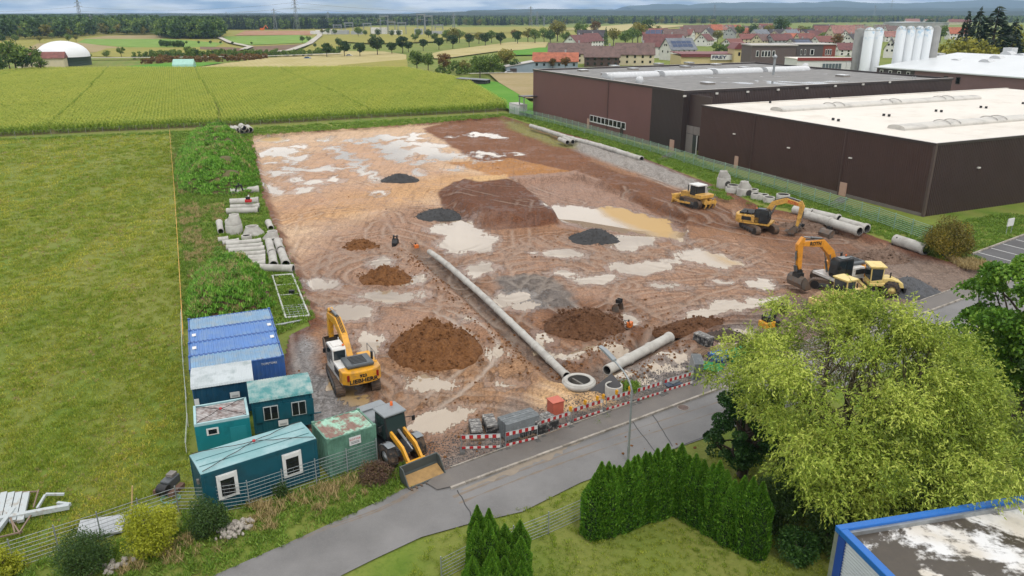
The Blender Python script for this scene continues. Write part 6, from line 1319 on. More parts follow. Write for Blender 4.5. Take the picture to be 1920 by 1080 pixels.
def broad(name, h, rx, n, leaf, mat, seed, trunk=.28, k=26, cl=.30):
    rng = np.random.default_rng(seed); cz = h*(.5+trunk/2); rz_ = h*(1-trunk)/2*.92; c = lumps(rng, k, rx*.78, rz_*.8, cz); idx = rng.integers(0, k, n); cr = rng.uniform(.7, 1.25, k)*rx*cl*1.3
    d = unit(rng.normal(size=(n, 3))); rr_ = rng.uniform(.3, 1, n)**.5; P_ = c[idx]+d*(rr_*cr[idx])[:, None]*np.array([1, 1, .8]); tint = np.clip(rng.normal(.5, .2, n)+(rng.uniform(-.25, .25, k))[idx], 0, 1)
    me = leaves(name+'_crown', P_, d+rng.normal(size=(n, 3))*.6+np.array([0, 0, -.2]), rng.uniform(.7, 1.3, n)*leaf, rng.uniform(.7, 1.2, n)*leaf*.75, tint, mat, rng)
    m = MB(); limb(m, (0, 0, -.2), (0, 0, h*.55), h*.024+.05, h*.012, h*.01, rng)
    for i in range(9): limb(m, (0, 0, h*(trunk*.8+.04*i)), tuple(c[i % k]*np.array([.85, .85, 1])), h*.009+.02, .03, h*.02, rng, 4)
    return m.mesh(name+'_trunk', bark), me
def conifer(name, h, r, n, leaf, mat, seed):
    rng = np.random.default_rng(seed); z = h*(1-rng.uniform(0, 1, n)**.55*.92); tier = (np.sin(z/h*46)*.5+.5)*.28+.72; ang = rng.uniform(0, 2*PI, n); lob = 1+.22*np.sin(ang*5+z*2.1)
    rad = r*(1-z/h)**.8*tier*lob*rng.uniform(.35, 1, n)**.4+.08; P_ = np.stack([rad*np.cos(ang), rad*np.sin(ang), z-rad*.18], -1)
    D_ = np.stack([np.cos(ang), np.sin(ang), np.full(n, -.35)], -1)+rng.normal(size=(n, 3))*.35
    me = leaves(name+'_crown', P_, D_, rng.uniform(.7, 1.3, n)*leaf, rng.uniform(.6, 1.1, n)*leaf*.5, rng.normal(.5, .22, n), mat, rng); m = MB(); m.cyl((0, 0, -.2), (0, 0, h*.97), h*.018+.05, .03, 7, False); return m.mesh(name+'_trunk', bark), me
def put(name, meshes, loc, s, label, cat, grp=None, rz=None):
    t_ = thing(name, label, cat, loc, random.uniform(0, 6.28) if rz is None else rz, grp, s); link('trunk', meshes[0], t_); link('crown', meshes[1], t_); return t_
LG = leaf_mat('leaf_green', [(60, 80, 32), (98, 122, 52), (136, 156, 78)]); LD = leaf_mat('leaf_dark', [(40, 60, 28), (66, 92, 44), (98, 124, 66)]); LO = leaf_mat('leaf_olive', [(82, 84, 36), (124, 122, 54), (152, 142, 70)]); LA = leaf_mat('leaf_autumn', [(92, 66, 40), (126, 92, 52), (120, 116, 56)]); LN = leaf_mat('needles', [(20, 34, 24), (34, 52, 34), (54, 72, 46)], .1); LBALL = leaf_mat('leaf_lime_dark', [(30, 48, 22), (50, 74, 34), (78, 104, 52)], .2); LNY = leaf_mat('larch_needles', [(96, 100, 36), (140, 140, 52), (166, 158, 66)], .25)
U = {'green': [broad('tree_green%d' % i, 10, 4.2, 1100, .75, LG, 30+i) for i in range(3)], 'dark': [broad('tree_dark%d' % i, 10, 4.0, 1200, .7, LD, 40+i, .2) for i in range(2)], 'olive': [broad('tree_olive%d' % i, 10, 4.2, 1000, .75, LO, 50+i) for i in range(2)], 'autumn': [broad('tree_autumn%d' % i, 10, 4.0, 900, .75, LA, 60+i) for i in range(2)],
     'ball': [broad('tree_ball%d' % i, 10, 4.6, 1700, .7, LBALL, 70+i, .3, 40, .22) for i in range(2)], 'bush': [broad('tree_bush%d' % i, 10, 6.5, 1100, .9, LG, 80+i, .02) for i in range(2)], 'conifer': [conifer('tree_conifer%d' % i, 10, 2.6, 1500, .62, LN, 90+i) for i in range(2)], 'cypress': [conifer('tree_cypress', 10, 1.7, 900, .6, LD, 95)]}
def tree(kind, px, py_base, py_top, label, grp, cat='tree'):
    p = at(px, py_base); h = max(1.5, hz(px, py_base, py_top)); put({'conifer': 'conifer', 'bush': 'bush', 'cypress': 'cypress'}.get(kind, 'tree'), random.choice(U[kind]), p, h/10, label, cat, grp)
for i, (px, b, t_) in enumerate([(613, 107, 82), (646, 106, 78), (675, 106, 80), (708, 103, 69), (735, 101, 80), (755, 99, 69), (766, 97, 78), (794, 94, 75), (823, 92, 71), (849, 90, 66), (880, 87, 65), (910, 86, 62), (939, 84, 62), (970, 82, 60)]):
    tree('ball', px, b+1, t_-3, nth(i)+' tree from the left in the row of round dark trees across the fields', 'row of round field trees')
for i, (k, px, b, t_, lb) in enumerate([('green', 782, 134, 92, 'big green tree at the left end of the orchard edge'), ('green', 803, 134, 98, 'green tree second from the left in the orchard edge'), ('autumn', 833, 136, 98, 'brownish autumn tree in the orchard edge'), ('green', 856, 137, 112, 'low green tree right of the autumn tree'), ('olive', 872, 139, 110, 'olive tree behind the field shelter'), ('green', 900, 146, 102, 'broad green tree above the field shelter'), ('green', 924, 140, 100, 'round green tree right of the shelter'), ('olive', 948, 134, 88, 'tall yellow-green tree near the garage'), ('green', 905, 132, 104, 'green tree behind the broad orchard tree'), ('dark', 965, 138, 108, 'dark tree beside the garage'), ('autumn', 1060, 132, 105, 'reddish bare-edged tree by the orange roof'), ('autumn', 1036, 130, 108, 'thin tree before the pale blue shed')]):
    tree(k, px, b, t_, lb, 'orchard trees')
for i, (k, px, b, t_) in enumerate([('dark', 6, 140, 100), ('green', 32, 138, 72), ('green', 62, 134, 84), ('dark', -20, 140, 96), ('olive', 20, 132, 80), ('green', 78, 138, 104), ('autumn', 94, 126, 108), ('dark', 45, 138, 92)]):
    tree(k, px, b, t_, nth(i)+' tree of the dark grove left of the red-roofed farm', 'grove by the farm')
for i, (k, px, b, t_) in enumerate([('green', 30, 82, 64), ('olive', 75, 80, 66), ('green', 98, 74, 61), ('green', 130, 81, 62), ('olive', 143, 78, 64), ('dark', 5, 82, 63), ('bush', 200, 107, 93), ('green', 228, 107, 87), ('bush', 170, 106, 100)]):
    tree(k, px, b, t_, nth(i)+' tree counted from the near side on the fields left of the wood', 'scattered field trees')
for i, (k, px, b, t_) in enumerate([('green', 288, 110, 97), ('dark', 315, 111, 96), ('green', 336, 109, 97), ('green', 356, 110, 85), ('dark', 368, 108, 88), ('green', 382, 108, 95), ('dark', 398, 107, 93), ('green', 418, 105, 93), ('green', 437, 105, 95), ('bush', 452, 108, 97), ('green', 465, 106, 96), ('dark', 484, 110, 95), ('bush', 502, 106, 96), ('green', 520, 105, 97), ('dark', 324, 83, 76), ('dark', 350, 83, 76), ('dark', 373, 83, 76), ('dark', 395, 83, 75), ('dark', 414, 83, 76), ('dark', 436, 84, 77), ('dark', 472, 84, 78), ('green', 567, 81, 67), ('green', 579, 80, 67), ('dark', 591, 90, 80), ('dark', 635, 88, 70), ('green', 615, 66, 52), ('olive', 605, 65, 53), ('green', 628, 66, 54), ('green', 345, 110, 98), ('bush', 270, 117, 108)]):
    tree(k, px, b, t_, nth(i)+' tree counted in the hedgerow along the country road', 'hedgerow and lane trees')
for i, (k, px, b, t_) in enumerate([('green', 672, 70, 50), ('green', 685, 69, 56), ('dark', 709, 70, 53), ('dark', 735, 70, 55), ('dark', 748, 70, 55), ('green', 785, 72, 53), ('dark', 804, 72, 53), ('green', 838, 80, 54), ('olive', 850, 82, 50), ('green', 862, 80, 54), ('olive', 898, 82, 58), ('green', 922, 80, 56), ('olive', 938, 80, 58), ('autumn', 966, 78, 54), ('olive', 990, 80, 50), ('green', 1003, 82, 52), ('green', 1020, 80, 52), ('dark', 1032, 82, 53), ('olive', 1045, 78, 36), ('green', 1060, 84, 58), ('green', 700, 78, 62), ('green', 778, 80, 62), ('green', 815, 80, 60)]):
    tree(k, px, b, t_, nth(i)+' tree from the left of the loose belt between substation and village', 'tree belt before the village')
for i, (k, px, b, t_) in enumerate([('green', 1088, 76, 40), ('autumn', 1116, 70, 38), ('olive', 1150, 86, 50), ('green', 1172, 88, 54), ('olive', 1196, 82, 38), ('green', 1186, 84, 50), ('cypress', 1135, 86, 50), ('dark', 1213, 70, 32), ('olive', 1232, 70, 46), ('green', 1338, 64, 40), ('olive', 1345, 80, 54), ('green', 1345, 108, 78), ('green', 1362, 108, 82), ('dark', 1412, 70, 42), ('dark', 1462, 72, 30), ('green', 1470, 66, 38), ('olive', 1500, 72, 46), ('green', 1512, 72, 48), ('autumn', 1568, 96, 62), ('green', 1386, 70, 46), ('dark', 1588, 116, 102), ('green', 1330, 64, 46), ('olive', 1440, 70, 44), ('green', 1540, 84, 60), ('dark', 1620, 60, 44), ('olive', 1690, 54, 38), ('green', 1762, 80, 46), ('dark', 1740, 54, 32)]):
    tree(k, px, b, t_, nth(i)+' tree from the left among the village roofs', 'village trees')
def bigcon(px, Yd, py_top, k, label, r=1.):
    p = pt(px, py_top, Yd); put('conifer', U['conifer'][k], (p.x, p.y, 0), (p.z/10*r, p.z/10*r, p.z/10), label, 'tree', 'tall conifers right of the silos')
bigcon(1818, 318, 20, 0, 'slim dark conifer at the left of the tall conifer group', .8); bigcon(1842, 312, 12, 1, 'tall pointed conifer in the middle of the conifer group', 1.0); bigcon(1875, 310, 11, 0, 'broadest dark conifer right of the pointed one', 1.7); bigcon(1908, 320, 34, 1, 'dark conifer at the right frame edge', 1.2)
lr = [broad('larch%d' % i, 10, 4.6, 1500, .6, LNY, 120+i, .05) for i in range(2)]
for i, (px, py, Yd) in enumerate([(1792, 60, 305), (1815, 62, 300), (1775, 70, 310), (1905, 38, 330), (1838, 62, 300)]):
    p = pt(px, py, Yd); put('tree', lr[i % 2], (p.x, p.y, 0), (p.z/10,)*3, nth(i)+' olive-green tree around the foot of the tall conifers', 'tree', 'olive trees by the conifers')
# ---- distant woods: one mass each
def wood(name, label, poly, spacing, hts, src, seed):
    rng = np.random.default_rng(seed); pts = [at(*q) for q in poly]; xs = [p.x for p in pts]; ys = [p.y for p in pts]; ar = (max(xs)-min(xs))*(max(ys)-min(ys)); n = int(min(9000, ar/spacing**2))
    x = rng.uniform(min(xs), max(xs), n); y = rng.uniform(min(ys), max(ys), n); k = inside(x, y, pts); x, y = x[k], y[k]; tag(scatter(name, np.stack([x, y, x*0], -1), rng.uniform(hts[0], hts[1], len(x))/10, rng.uniform(0, 6.28, len(x)), src), label, 'wood')
srcs = {k: src_obj('wood_'+k, broad('wood_'+k, 10, 3.6, 260, 1.5, m_, 130+i, .06, 12, .34)[1]) for i, (k, m_) in enumerate((('green', LG), ('dark', LD), ('olive', LO)))}; srcs['fir'] = src_obj('wood_fir', conifer('wood_fir', 10, 2.0, 260, 1.1, LN, 140)[1])
WL = [(-420, 76), (-60, 78), (110, 72), (150, 70), (200, 66), (300, 66), (300, 47), (120, 40), (-420, 40)]
wood('forest', 'green trees of the wood behind the left fields', WL, 12, (12, 22), srcs['green'], 1); wood('forest', 'dark trees of the wood behind the left fields', WL, 13, (13, 25), srcs['dark'], 2); wood('forest', 'olive trees of the wood behind the left fields', WL, 14, (11, 18), srcs['olive'], 3)
WM = [(298, 71), (330, 73.5), (405, 73.5), (418, 69), (410, 52), (330, 50), (298, 58)]
wood('copse', 'dense dark copse in front of the long wood', WM, 8, (17, 23), srcs['dark'], 4); wood('copse', 'green crowns in the dense copse before the long wood', WM, 10, (16, 21), srcs['green'], 5)
WR = [(400, 57), (520, 56), (640, 54), (700, 48), (880, 44), (640, 41), (400, 42)]
wood('forest', 'green trees of the long wood behind the construction patch', WR, 15, (15, 20), srcs['green'], 6); wood('forest', 'firs of the long wood behind the construction patch', WR, 13, (17, 23), srcs['fir'], 7)
WF = [(640, 48), (900, 49), (1100, 46), (1300, 45), (1700, 42), (2000, 44), (2000, 37), (640, 37)]
wood('forest', 'far green woods beyond the village', WF, 28, (14, 19), srcs['green'], 8); wood('forest', 'far dark woods beyond the village', WF, 28, (15, 21), srcs['fir'], 9); wood('forest', 'far olive woods beyond the village', WF, 45, (13, 17), srcs['olive'], 10)
HB = [(240, 112), (300, 110), (560, 107), (640, 101), (640, 98), (560, 103), (300, 106)]
wood('hedgerow_bushes', 'low scrub along the country road', HB, 3.2, (2.2, 5), srcs['green'], 11); wood('hedgerow_bushes', 'reddish scrub along the country road', [(260, 121), (330, 121), (500, 113), (500, 108), (300, 112)], 3.5, (2, 4), src_obj('scrub_autumn', broad('scrub_autumn', 10, 4, 200, 1.7, LA, 150, .0, 12, .34)[1]), 12)
wood('hedgerow_bushes', 'bushes under the orchard trees', [(815, 140), (860, 142), (960, 140), (990, 130), (930, 126), (820, 132)], 4, (2.2, 4.5), srcs['green'], 13); wood('hedgerow_bushes', 'dark hedge strip on the far fields', [(300, 88), (345, 90), (345, 86.5), (300, 84)], 4, (4, 5), srcs['dark'], 14)
# ---- maize
rng = np.random.default_rng(77); m_corn = leaf_mat('maize_leaf', [(76, 108, 32), (122, 152, 48), (182, 188, 90)], .3, spots=((1.3, 1.14, 1.2), .5))
Cc = []; Dd = []; Ll = []; Ww = []; Tt = []
for i in range(9):
    a = rng.uniform(0, 6.28); z0 = .5+.19*i; d = np.array([math.cos(a), math.sin(a), 0])
    for k, (r_, dz, pz) in enumerate(((.16, .14, .9), (.42, .16, -.2), (.62, -.1, -1.1))): Cc.append(d*r_+[0, 0, z0+dz]); Dd.append(d+np.array([0, 0, pz])); Ll.append(.44); Ww.append(.16-.03*k); Tt.append(.28+.05*i+.1*k)
for i in range(4): Cc.append([0, 0, .3+.5*i]); Dd.append([.05, 0, 1]); Ll.append(.62); Ww.append(.07); Tt.append(.15)
for i in range(5): a = i*1.26; Cc.append([.1*math.cos(a), .1*math.sin(a), 2.42]); Dd.append([.5*math.cos(a), .5*math.sin(a), 1]); Ll.append(.4); Ww.append(.05); Tt.append(1.)
corn = src_obj('maize_plant', leaves('maize_plant', np.array(Cc), np.array(Dd), np.array(Ll), np.array(Ww), np.array(Tt), m_corn, rng))
CP = [at(*q) for q in [(-260, 276), (0, 256), (240, 245), (480, 234), (700, 221), (952, 208), (925, 190), (880, 161), (820, 147), (765, 135.5), (640, 134), (380, 134), (60, 136), (0, 142), (-400, 150)]]
cu = np.array([-(p.x*AX.x+p.y*AX.y) for p in CP]); cv_ = np.array([p.x*AY.x+p.y*AY.y for p in CP]); rows = np.arange(cv_.min(), cv_.max(), .78); us = np.arange(cu.min(), cu.max(), .62); VV, UU = np.meshgrid(rows, us); tram = (np.abs(((VV+3+.8*np.sin(UU*.02)) % 36)-10) < .40)
VV = VV+rng.normal(size=VV.shape)*.06; UU = UU+rng.normal(size=UU.shape)*.16; x = VV*AY.x-UU*AX.x; y = VV*AY.y-UU*AX.y; k = inside(x, y, CP) & ~tram & (np.abs(x) < y*.80+6); x, y = x[k], y[k]
sc = .86+.26*vnoise(x*.05, y*.05, 9)+rng.uniform(-.12, .12, len(x)); tag(scatter('maize_field', np.stack([x, y, x*0-.02], -1), sc, rng.uniform(0, 6.28, len(x)), corn), 'tall green maize standing in rows behind the building site', 'maize')
poly_sheet('maize_soil', CP, .02, M('field_soil', (112, 104, 58), .95, .2, .8))
# ---- grass
def tuft(name, mat, n, r, h, seed, w_=.03):
    rng = np.random.default_rng(seed); a = rng.uniform(0, 6.28, n); rr_ = r*rng.uniform(0, 1, n)**.6; hh = h*rng.uniform(.5, 1.2, n); lean = rng.normal(size=(n, 2))*.45
    D_ = np.stack([lean[:, 0]+np.cos(a)*.4, lean[:, 1]+np.sin(a)*.4, np.ones(n)], -1); C_ = np.stack([rr_*np.cos(a), rr_*np.sin(a), hh*.42], -1); return src_obj(name, leaves(name, C_, D_, hh, w_, rng.uniform(0, 1, n), mat, rng))
GG = leaf_mat('grass_blades', [(102, 128, 36), (130, 152, 50), (160, 172, 74)], .3, spots=((1.5, 1.22, 1.5), .8)); GL = leaf_mat('grass_lush', [(78, 108, 32), (106, 138, 46), (140, 164, 70)], .3); GD = leaf_mat('grass_dry', [(116, 102, 64), (166, 146, 102), (200, 180, 132)], .25); GY = leaf_mat('grass_meadow', [(112, 130, 42), (140, 152, 54), (176, 176, 80)], .3, spots=((1.6, 1.3, 1.6), .95))
tg = tuft('tuft_green', GG, 16, .26, .2, 1, .05); tl = tuft('tuft_lush', GL, 22, .3, .32, 2, .06); td = tuft('tuft_dry', GD, 30, .3, .55, 3, .035); ty = tuft('tuft_meadow', GY, 16, .26, .16, 4, .05)
def sow(name, label, poly, dens, src, seed, scl=(.7, 1.3), clump=None, zf=None, ref=45, keep_out=None):
    rng = np.random.default_rng(seed); pts = [at(*q) for q in poly]; xs = [p.x for p in pts]; ys = [p.y for p in pts]; n = int(dens*(max(xs)-min(xs))*(max(ys)-min(ys))); x = rng.uniform(min(xs), max(xs), n); y = rng.uniform(min(ys), max(ys), n); k = inside(x, y, pts)
    if ref: k &= rng.uniform(0, 1, n) < np.minimum(1, (ref/np.hypot(x, y))**1.7)
    if clump: k &= vnoise(x*clump[0], y*clump[0], seed, 3) > clump[1]
    if keep_out: k &= ~inside(x, y, [at(*q) for q in keep_out])
    x, y = x[k], y[k]; z = x*0 if zf is None else zf(x, y); s_ = rng.uniform(*scl, len(x))*(1 if not ref else np.maximum(1, (np.hypot(x, y)/ref)**.5)); o = scatter(name, np.stack([x, y, z], -1), s_, rng.uniform(0, 6.28, len(x)), src); tag(o, label, 'grass'); return o
MEAD = [(-60, 262), (320, 252), (334, 400), (345, 600), (352, 830), (364, 948), (250, 1010), (90, 1050), (-60, 1100)]
sow('meadow_grass', 'short yellowish grass of the mown meadow', MEAD, 9, ty, 1); sow('meadow_grass', 'green tufts in the mown meadow', MEAD, 6, tg, 2, clump=(.3, .42)); sow('meadow_grass', 'pale dry tufts in the mown meadow', MEAD, 2.5, td, 3, (.2, .4), (.16, .52))
WEED = [(322, 250), (470, 250), (484, 330), (500, 400), (545, 500), (588, 600), (525, 628), (350, 620), (345, 600), (334, 400)]
sow('weedy_grass', 'lush grass between the meadow line and the site edge', WEED, 9, tl, 4, ref=70); sow('weedy_grass', 'dry grass strip along the string line', [(326, 290), (352, 290), (372, 400), (380, 480), (352, 560), (346, 480)], 8, td, 5, (.5, 1), (.25, .42), ref=90); sow('weedy_grass', 'dry grass patches beside the pipe store', [(352, 380), (420, 380), (430, 470), (370, 500)], 6, td, 6, (.4, .9), (.2, .5), ref=90)
VERGE = [(364, 948), (480, 945), (600, 900), (712, 862), (800, 890), (775, 915), (690, 950), (560, 1010), (400, 1080), (200, 1130), (-100, 1130), (-100, 1090), (90, 1050), (250, 1010)]
sow('verge_grass', 'green grass on the verge below the mesh fence', VERGE, 14, tl, 7, (.5, 1.0)); sow('verge_grass', 'tall dry grass on the verge below the mesh fence', [(380, 965), (520, 940), (700, 880), (735, 905), (640, 950), (520, 1000), (330, 1060), (200, 1080), (250, 1040)], 8, td, 8, (.5, 1.1), (.6, .44)); sow('verge_grass', 'bright weeds at the corner of the verge', [(700, 880), (760, 872), (790, 895), (740, 915), (700, 925)], 14, tl, 9, (.7, 1.2))
LAWN = [(760, 1075), (800, 1012), (872, 988), (1088, 915), (1200, 905), (1340, 850), (1450, 850), (1600, 900), (1900, 800), (2000, 900), (1700, 1130), (760, 1130)]
sow('lawn_grass', 'short lawn grass inside the hedge', LAWN, 9, tg, 10, (.5, .9), ref=None)
FEN = [(935, 214), (1000, 218), (1220, 277), (1300, 300), (1400, 335), (1740, 428), (1880, 400), (1925, 405), (1925, 436), (1822, 476), (1880, 505), (1800, 496), (1730, 474), (1640, 440), (1520, 404), (1420, 380), (1300, 330), (1205, 296), (1100, 262), (990, 230)]
sow('bank_grass', 'green grass on the bank below the brown halls', FEN, 8, tl, 11, (.7, 1.2), ref=95); sow('bank_grass', 'dry grass along the edge of the car park', [(1775, 487), (1830, 490), (1892, 508), (1880, 514), (1800, 503)], 14, td, 12, (.8, 1.4), ref=None)
sow('bank_grass', 'green grass between the maize and the site', [(-60, 268), (0, 262), (480, 240), (950, 213), (935, 220), (780, 234), (600, 246), (463, 256), (320, 252)], 5, tl, 13, (.8, 1.3), ref=110)
sow('site_weeds', 'green weeds beside the upright concrete ring', [(1160, 722), (1180, 716), (1205, 728), (1170, 745), (1155, 740)], 26, tl, 14, (.8, 1.3), ref=None); sow('site_weeds', 'green weeds around the shaft rings', [(1330, 350), (1440, 378), (1440, 392), (1380, 384), (1330, 362)], 7, tl, 15, (1, 1.6), (.3, .45), ref=None); sow('site_weeds', 'weeds along the barrier fence', [(1110, 790), (1180, 762), (1300, 715), (1310, 722), (1180, 772), (1115, 800)], 14, tl, 16, (.4, .8), (.7, .5), ref=None)
# ---- green mounds
def mound(name, label, poly, h, soft, seed, mat, weed_n, src, pk=1.0):
    pts = [at(*q) for q in poly]; xs = [p.x for p in pts]; ys = [p.y for p in pts]; st = .35; gx_ = np.arange(min(xs)-1, max(xs)+1, st); gy_ = np.arange(min(ys)-1, max(ys)+1, st); X_, Y_ = np.meshgrid(gx_, gy_); s = sdist(X_, Y_, pts); k = np.clip(s/soft, 0, 1); k = np.sin(k*PI/2)**1.1
    Z_ = h*k*(.65+.7*vnoise(X_*.25, Y_*.25, seed))+(vnoise(X_*1.1, Y_*1.1, seed+1)-.5)*.5*k-.06; idx = np.arange(X_.size).reshape(X_.shape); kp = s > -.5; kk = kp[:-1, :-1] & kp[1:, 1:] & kp[1:, :-1] & kp[:-1, 1:]; F_ = np.stack([idx[:-1, :-1], idx[:-1, 1:], idx[1:, 1:], idx[1:, :-1]], -1)[kk]; used_ = np.unique(F_); re_ = np.zeros(X_.size, np.int64); re_[used_] = np.arange(len(used_))
    V_3 = np.stack([X_, Y_, Z_], -1).reshape(-1, 3)[used_]; o = thing(name, label, 'mound', (0, 0, 0)); link('soil', npmesh(name, V_3, re_[F_], mat, True), o)
    rng = np.random.default_rng(seed); i = rng.integers(0, len(V_3), weed_n); q = V_3[i]+np.concatenate([rng.uniform(-.2, .2, (weed_n, 2)), np.zeros((weed_n, 1))], 1); bare = vnoise(q[:, 0]*.4, q[:, 1]*.4, seed+5, 3); q = q[(bare > .36) & (q[:, 2] > .05)]
    scatter('weeds', q, rng.uniform(.7, 1.5, len(q)), rng.uniform(0, 6.28, len(q)), src, 'stuff', o)
    sel = rng.uniform(0, 1, len(q)) < .22; q2 = q[sel & (vnoise(q[:, 0]*.5, q[:, 1]*.5, seed+9, 3) > .5)]; scatter('dry_stalks', q2, rng.uniform(.8, 1.6, len(q2)), rng.uniform(0, 6.28, len(q2)), td, 'stuff', o)
    q3 = V_3[rng.integers(0, len(V_3), weed_n//120)]; scatter('tall_weeds', q3, rng.uniform(.5, 1.1, len(q3)), rng.uniform(0, 6.28, len(q3)), WEED_SRC, 'stuff', o); return o
WEED_SRC = src_obj('tall_weed', broad('tall_weed', 1.5, .5, 90, .22, leaf_mat('tall_weed_leaf', [(66, 104, 38), (100, 142, 54), (146, 168, 84)], .3), 160, .05, 10, .34)[1])
tw = tuft('tuft_weed', leaf_mat('weed_leaves', [(76, 122, 38), (114, 168, 58), (160, 200, 90)], .3), 26, .34, .42, 6, .10)
mound('weed_mound', 'long topsoil mound overgrown with bright green weeds left of the site', [(332, 300), (340, 285), (380, 268), (440, 262), (466, 272), (478, 300), (486, 345), (470, 366), (400, 368), (345, 362), (330, 340)], 4.3, 5.0, 3, M('mound_soil', (104, 96, 60), .95, .2, 1), 9000, tw)
mound('weed_mound', 'low soil mound with weeds behind the blue containers', [(358, 560), (362, 530), (400, 512), (470, 505), (505, 530), (512, 575), (480, 592), (356, 600)], 2.2, 2.4, 8, M('mound_soil_dark', (98, 72, 56), .95, .2, 1), 2300, tw)
# ---- shrubs
def shrub(name, label, px, py, rx, h, mat, n, leaf, seed, cat='shrub', stems=7):
    rng = np.random.default_rng(seed); k = 34; c = lumps(rng, k, rx*.75, h*.42, h*.5); c[:, 2] = np.maximum(c[:, 2], .2); idx = rng.integers(0, k, n); cr = rng.uniform(.7, 1.2, k)*rx*.42; d = unit(rng.normal(size=(n, 3))); P_ = c[idx]+d*(rng.uniform(.2, 1, n)**.5*cr[idx])[:, None]; P_[:, 2] = np.maximum(P_[:, 2], .03)
    tint = np.clip(rng.normal(.5, .2, n)+rng.uniform(-.22, .22, k)[idx], 0, 1); t_ = thing(name, label, cat, at(px, py), rng.uniform(0, 6)); link('foliage', leaves(name, P_, d+rng.normal(size=(n, 3))*.7, rng.uniform(.7, 1.3, n)*leaf, rng.uniform(.6, 1., n)*leaf*.6, tint, mat, rng), t_); m = MB()
    for i in range(stems): limb(m, (rng.normal()*.1, rng.normal()*.1, 0), tuple(c[i]), .05, .015, .15, rng, 4)
    m.build('stems', bark, t_); return t_
LYEL = leaf_mat('leaf_yellow', [(128, 138, 34), (176, 180, 52), (206, 204, 86)], .35)
shrub('shrub', 'bright yellow-green shrub by the mesh fence at the lower left', 291, 1036, 1.45, 2.9, LYEL, 9000, .13, 1); shrub('shrub', 'dark green shrub right of the yellow shrub below the office container', 393, 1000, 1.15, 2.0, LD, 8000, .10, 2); shrub('shrub', 'dark green shrub left of the yellow shrub', 160, 1076, 1.35, 2.3, LD, 9000, .10, 3)
shrub('shrub', 'yellow-green shrub cut by the lower left frame corner', 5, 1085, 1.1, 1.7, LYEL, 5000, .12, 4); shrub('shrub', 'small dark shrub growing through the fence before the office container', 527, 930, .5, .9, LD, 2500, .08, 5); shrub('shrub', 'brown withered heath bush near the loader bucket', 705, 900, 1.1, .9, leaf_mat('leaf_heath', [(58, 42, 40), (92, 70, 60), (110, 96, 58)], .1), 6000, .09, 6)
shrub('shrub', 'yellowing wild rose bush at the corner of the brown hall', 1776, 484, 2.9, 4.6, leaf_mat('leaf_yellowing', [(72, 66, 34), (112, 106, 42), (160, 138, 52)], .25), 12000, .2, 7); shrub('shrub', 'green bush left of the yellowing bush by the fence', 1745, 476, 1.5, 2.2, LG, 5000, .18, 8)
# ---- thuja hedge
thm = leaf_mat('thuja_sprays', [(44, 84, 20), (84, 132, 34), (136, 174, 64)], .25)
def thuja(seed, h=4., r=.62, n=5600):
    rng = np.random.default_rng(seed); z = h*rng.uniform(0, 1, n)**.9; f = z/h; prof = r*np.where(f < .62, 1-.08*f, np.clip((1-f)/.38, 0, 1)**1.0*.95); a = rng.uniform(0, 6.28, n); rad = prof*(.86+.14*rng.uniform(0, 1, n)+.08*np.sin(a*4+z*3)); P_ = np.stack([rad*np.cos(a), rad*np.sin(a), z+.04], -1)
    D_ = np.stack([np.cos(a)*.55, np.sin(a)*.55, np.full(n, 1.)], -1)+rng.normal(size=(n, 3))*.28; me = leaves('thuja_foliage', P_, D_, rng.uniform(.7, 1.4, n)*.17, rng.uniform(.6, 1.1, n)*.075, np.clip(rng.normal(.45, .22, n)+.12*f, 0, 1), thm, rng)
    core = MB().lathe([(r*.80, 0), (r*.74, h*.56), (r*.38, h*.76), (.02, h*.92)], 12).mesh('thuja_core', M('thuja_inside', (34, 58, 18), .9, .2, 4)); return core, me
TH = [thuja(200+i) for i in range(3)]
def hedge_row(pts, n, py_h, lab, grp, seed, inset=0):
    rng = np.random.default_rng(seed); a, b = at(*pts[0]), at(*pts[1])
    for i in range(n):
        p = a.lerp(b, i/(n-1))+Vector((rng.uniform(-.08, .08), rng.uniform(-.08, .08), 0)); s_ = py_h*rng.uniform(.9, 1.12); t_ = thing('thuja', nth(i)+lab, 'hedge conifer', p, rng.uniform(0, 6), grp, (1.1, 1.1, s_)); c_, f_ = TH[i % 3]; link('branches', c_, t_); link('foliage', f_, t_)
hedge_row(((1112, 1004), (1256, 956)), 14, .98, ' thuja from the left in the left wing of the clipped hedge', 'thujas of the left hedge wing', 1); hedge_row(((1270, 958), (1412, 1040)), 11, .96, ' thuja from the corner in the right wing of the clipped hedge', 'thujas of the right hedge wing', 2)
rng = np.random.default_rng(9); k = 0
for i in range(4):
    for j in range(4):
        px, py = 893+i*27+rng.uniform(-5, 5), 1068+j*34+rng.uniform(-6, 6)
        t_ = thing('thuja', nth(k)+' thuja, counted from the back left, of the loose clump at the bottom edge', 'hedge conifer', at(px, py), rng.uniform(0, 6), 'thuja clump at the bottom edge', (.86, .86, rng.uniform(.66, .96))); c_, f_ = TH[k % 3]; link('branches', c_, t_); link('foliage', f_, t_); k += 1
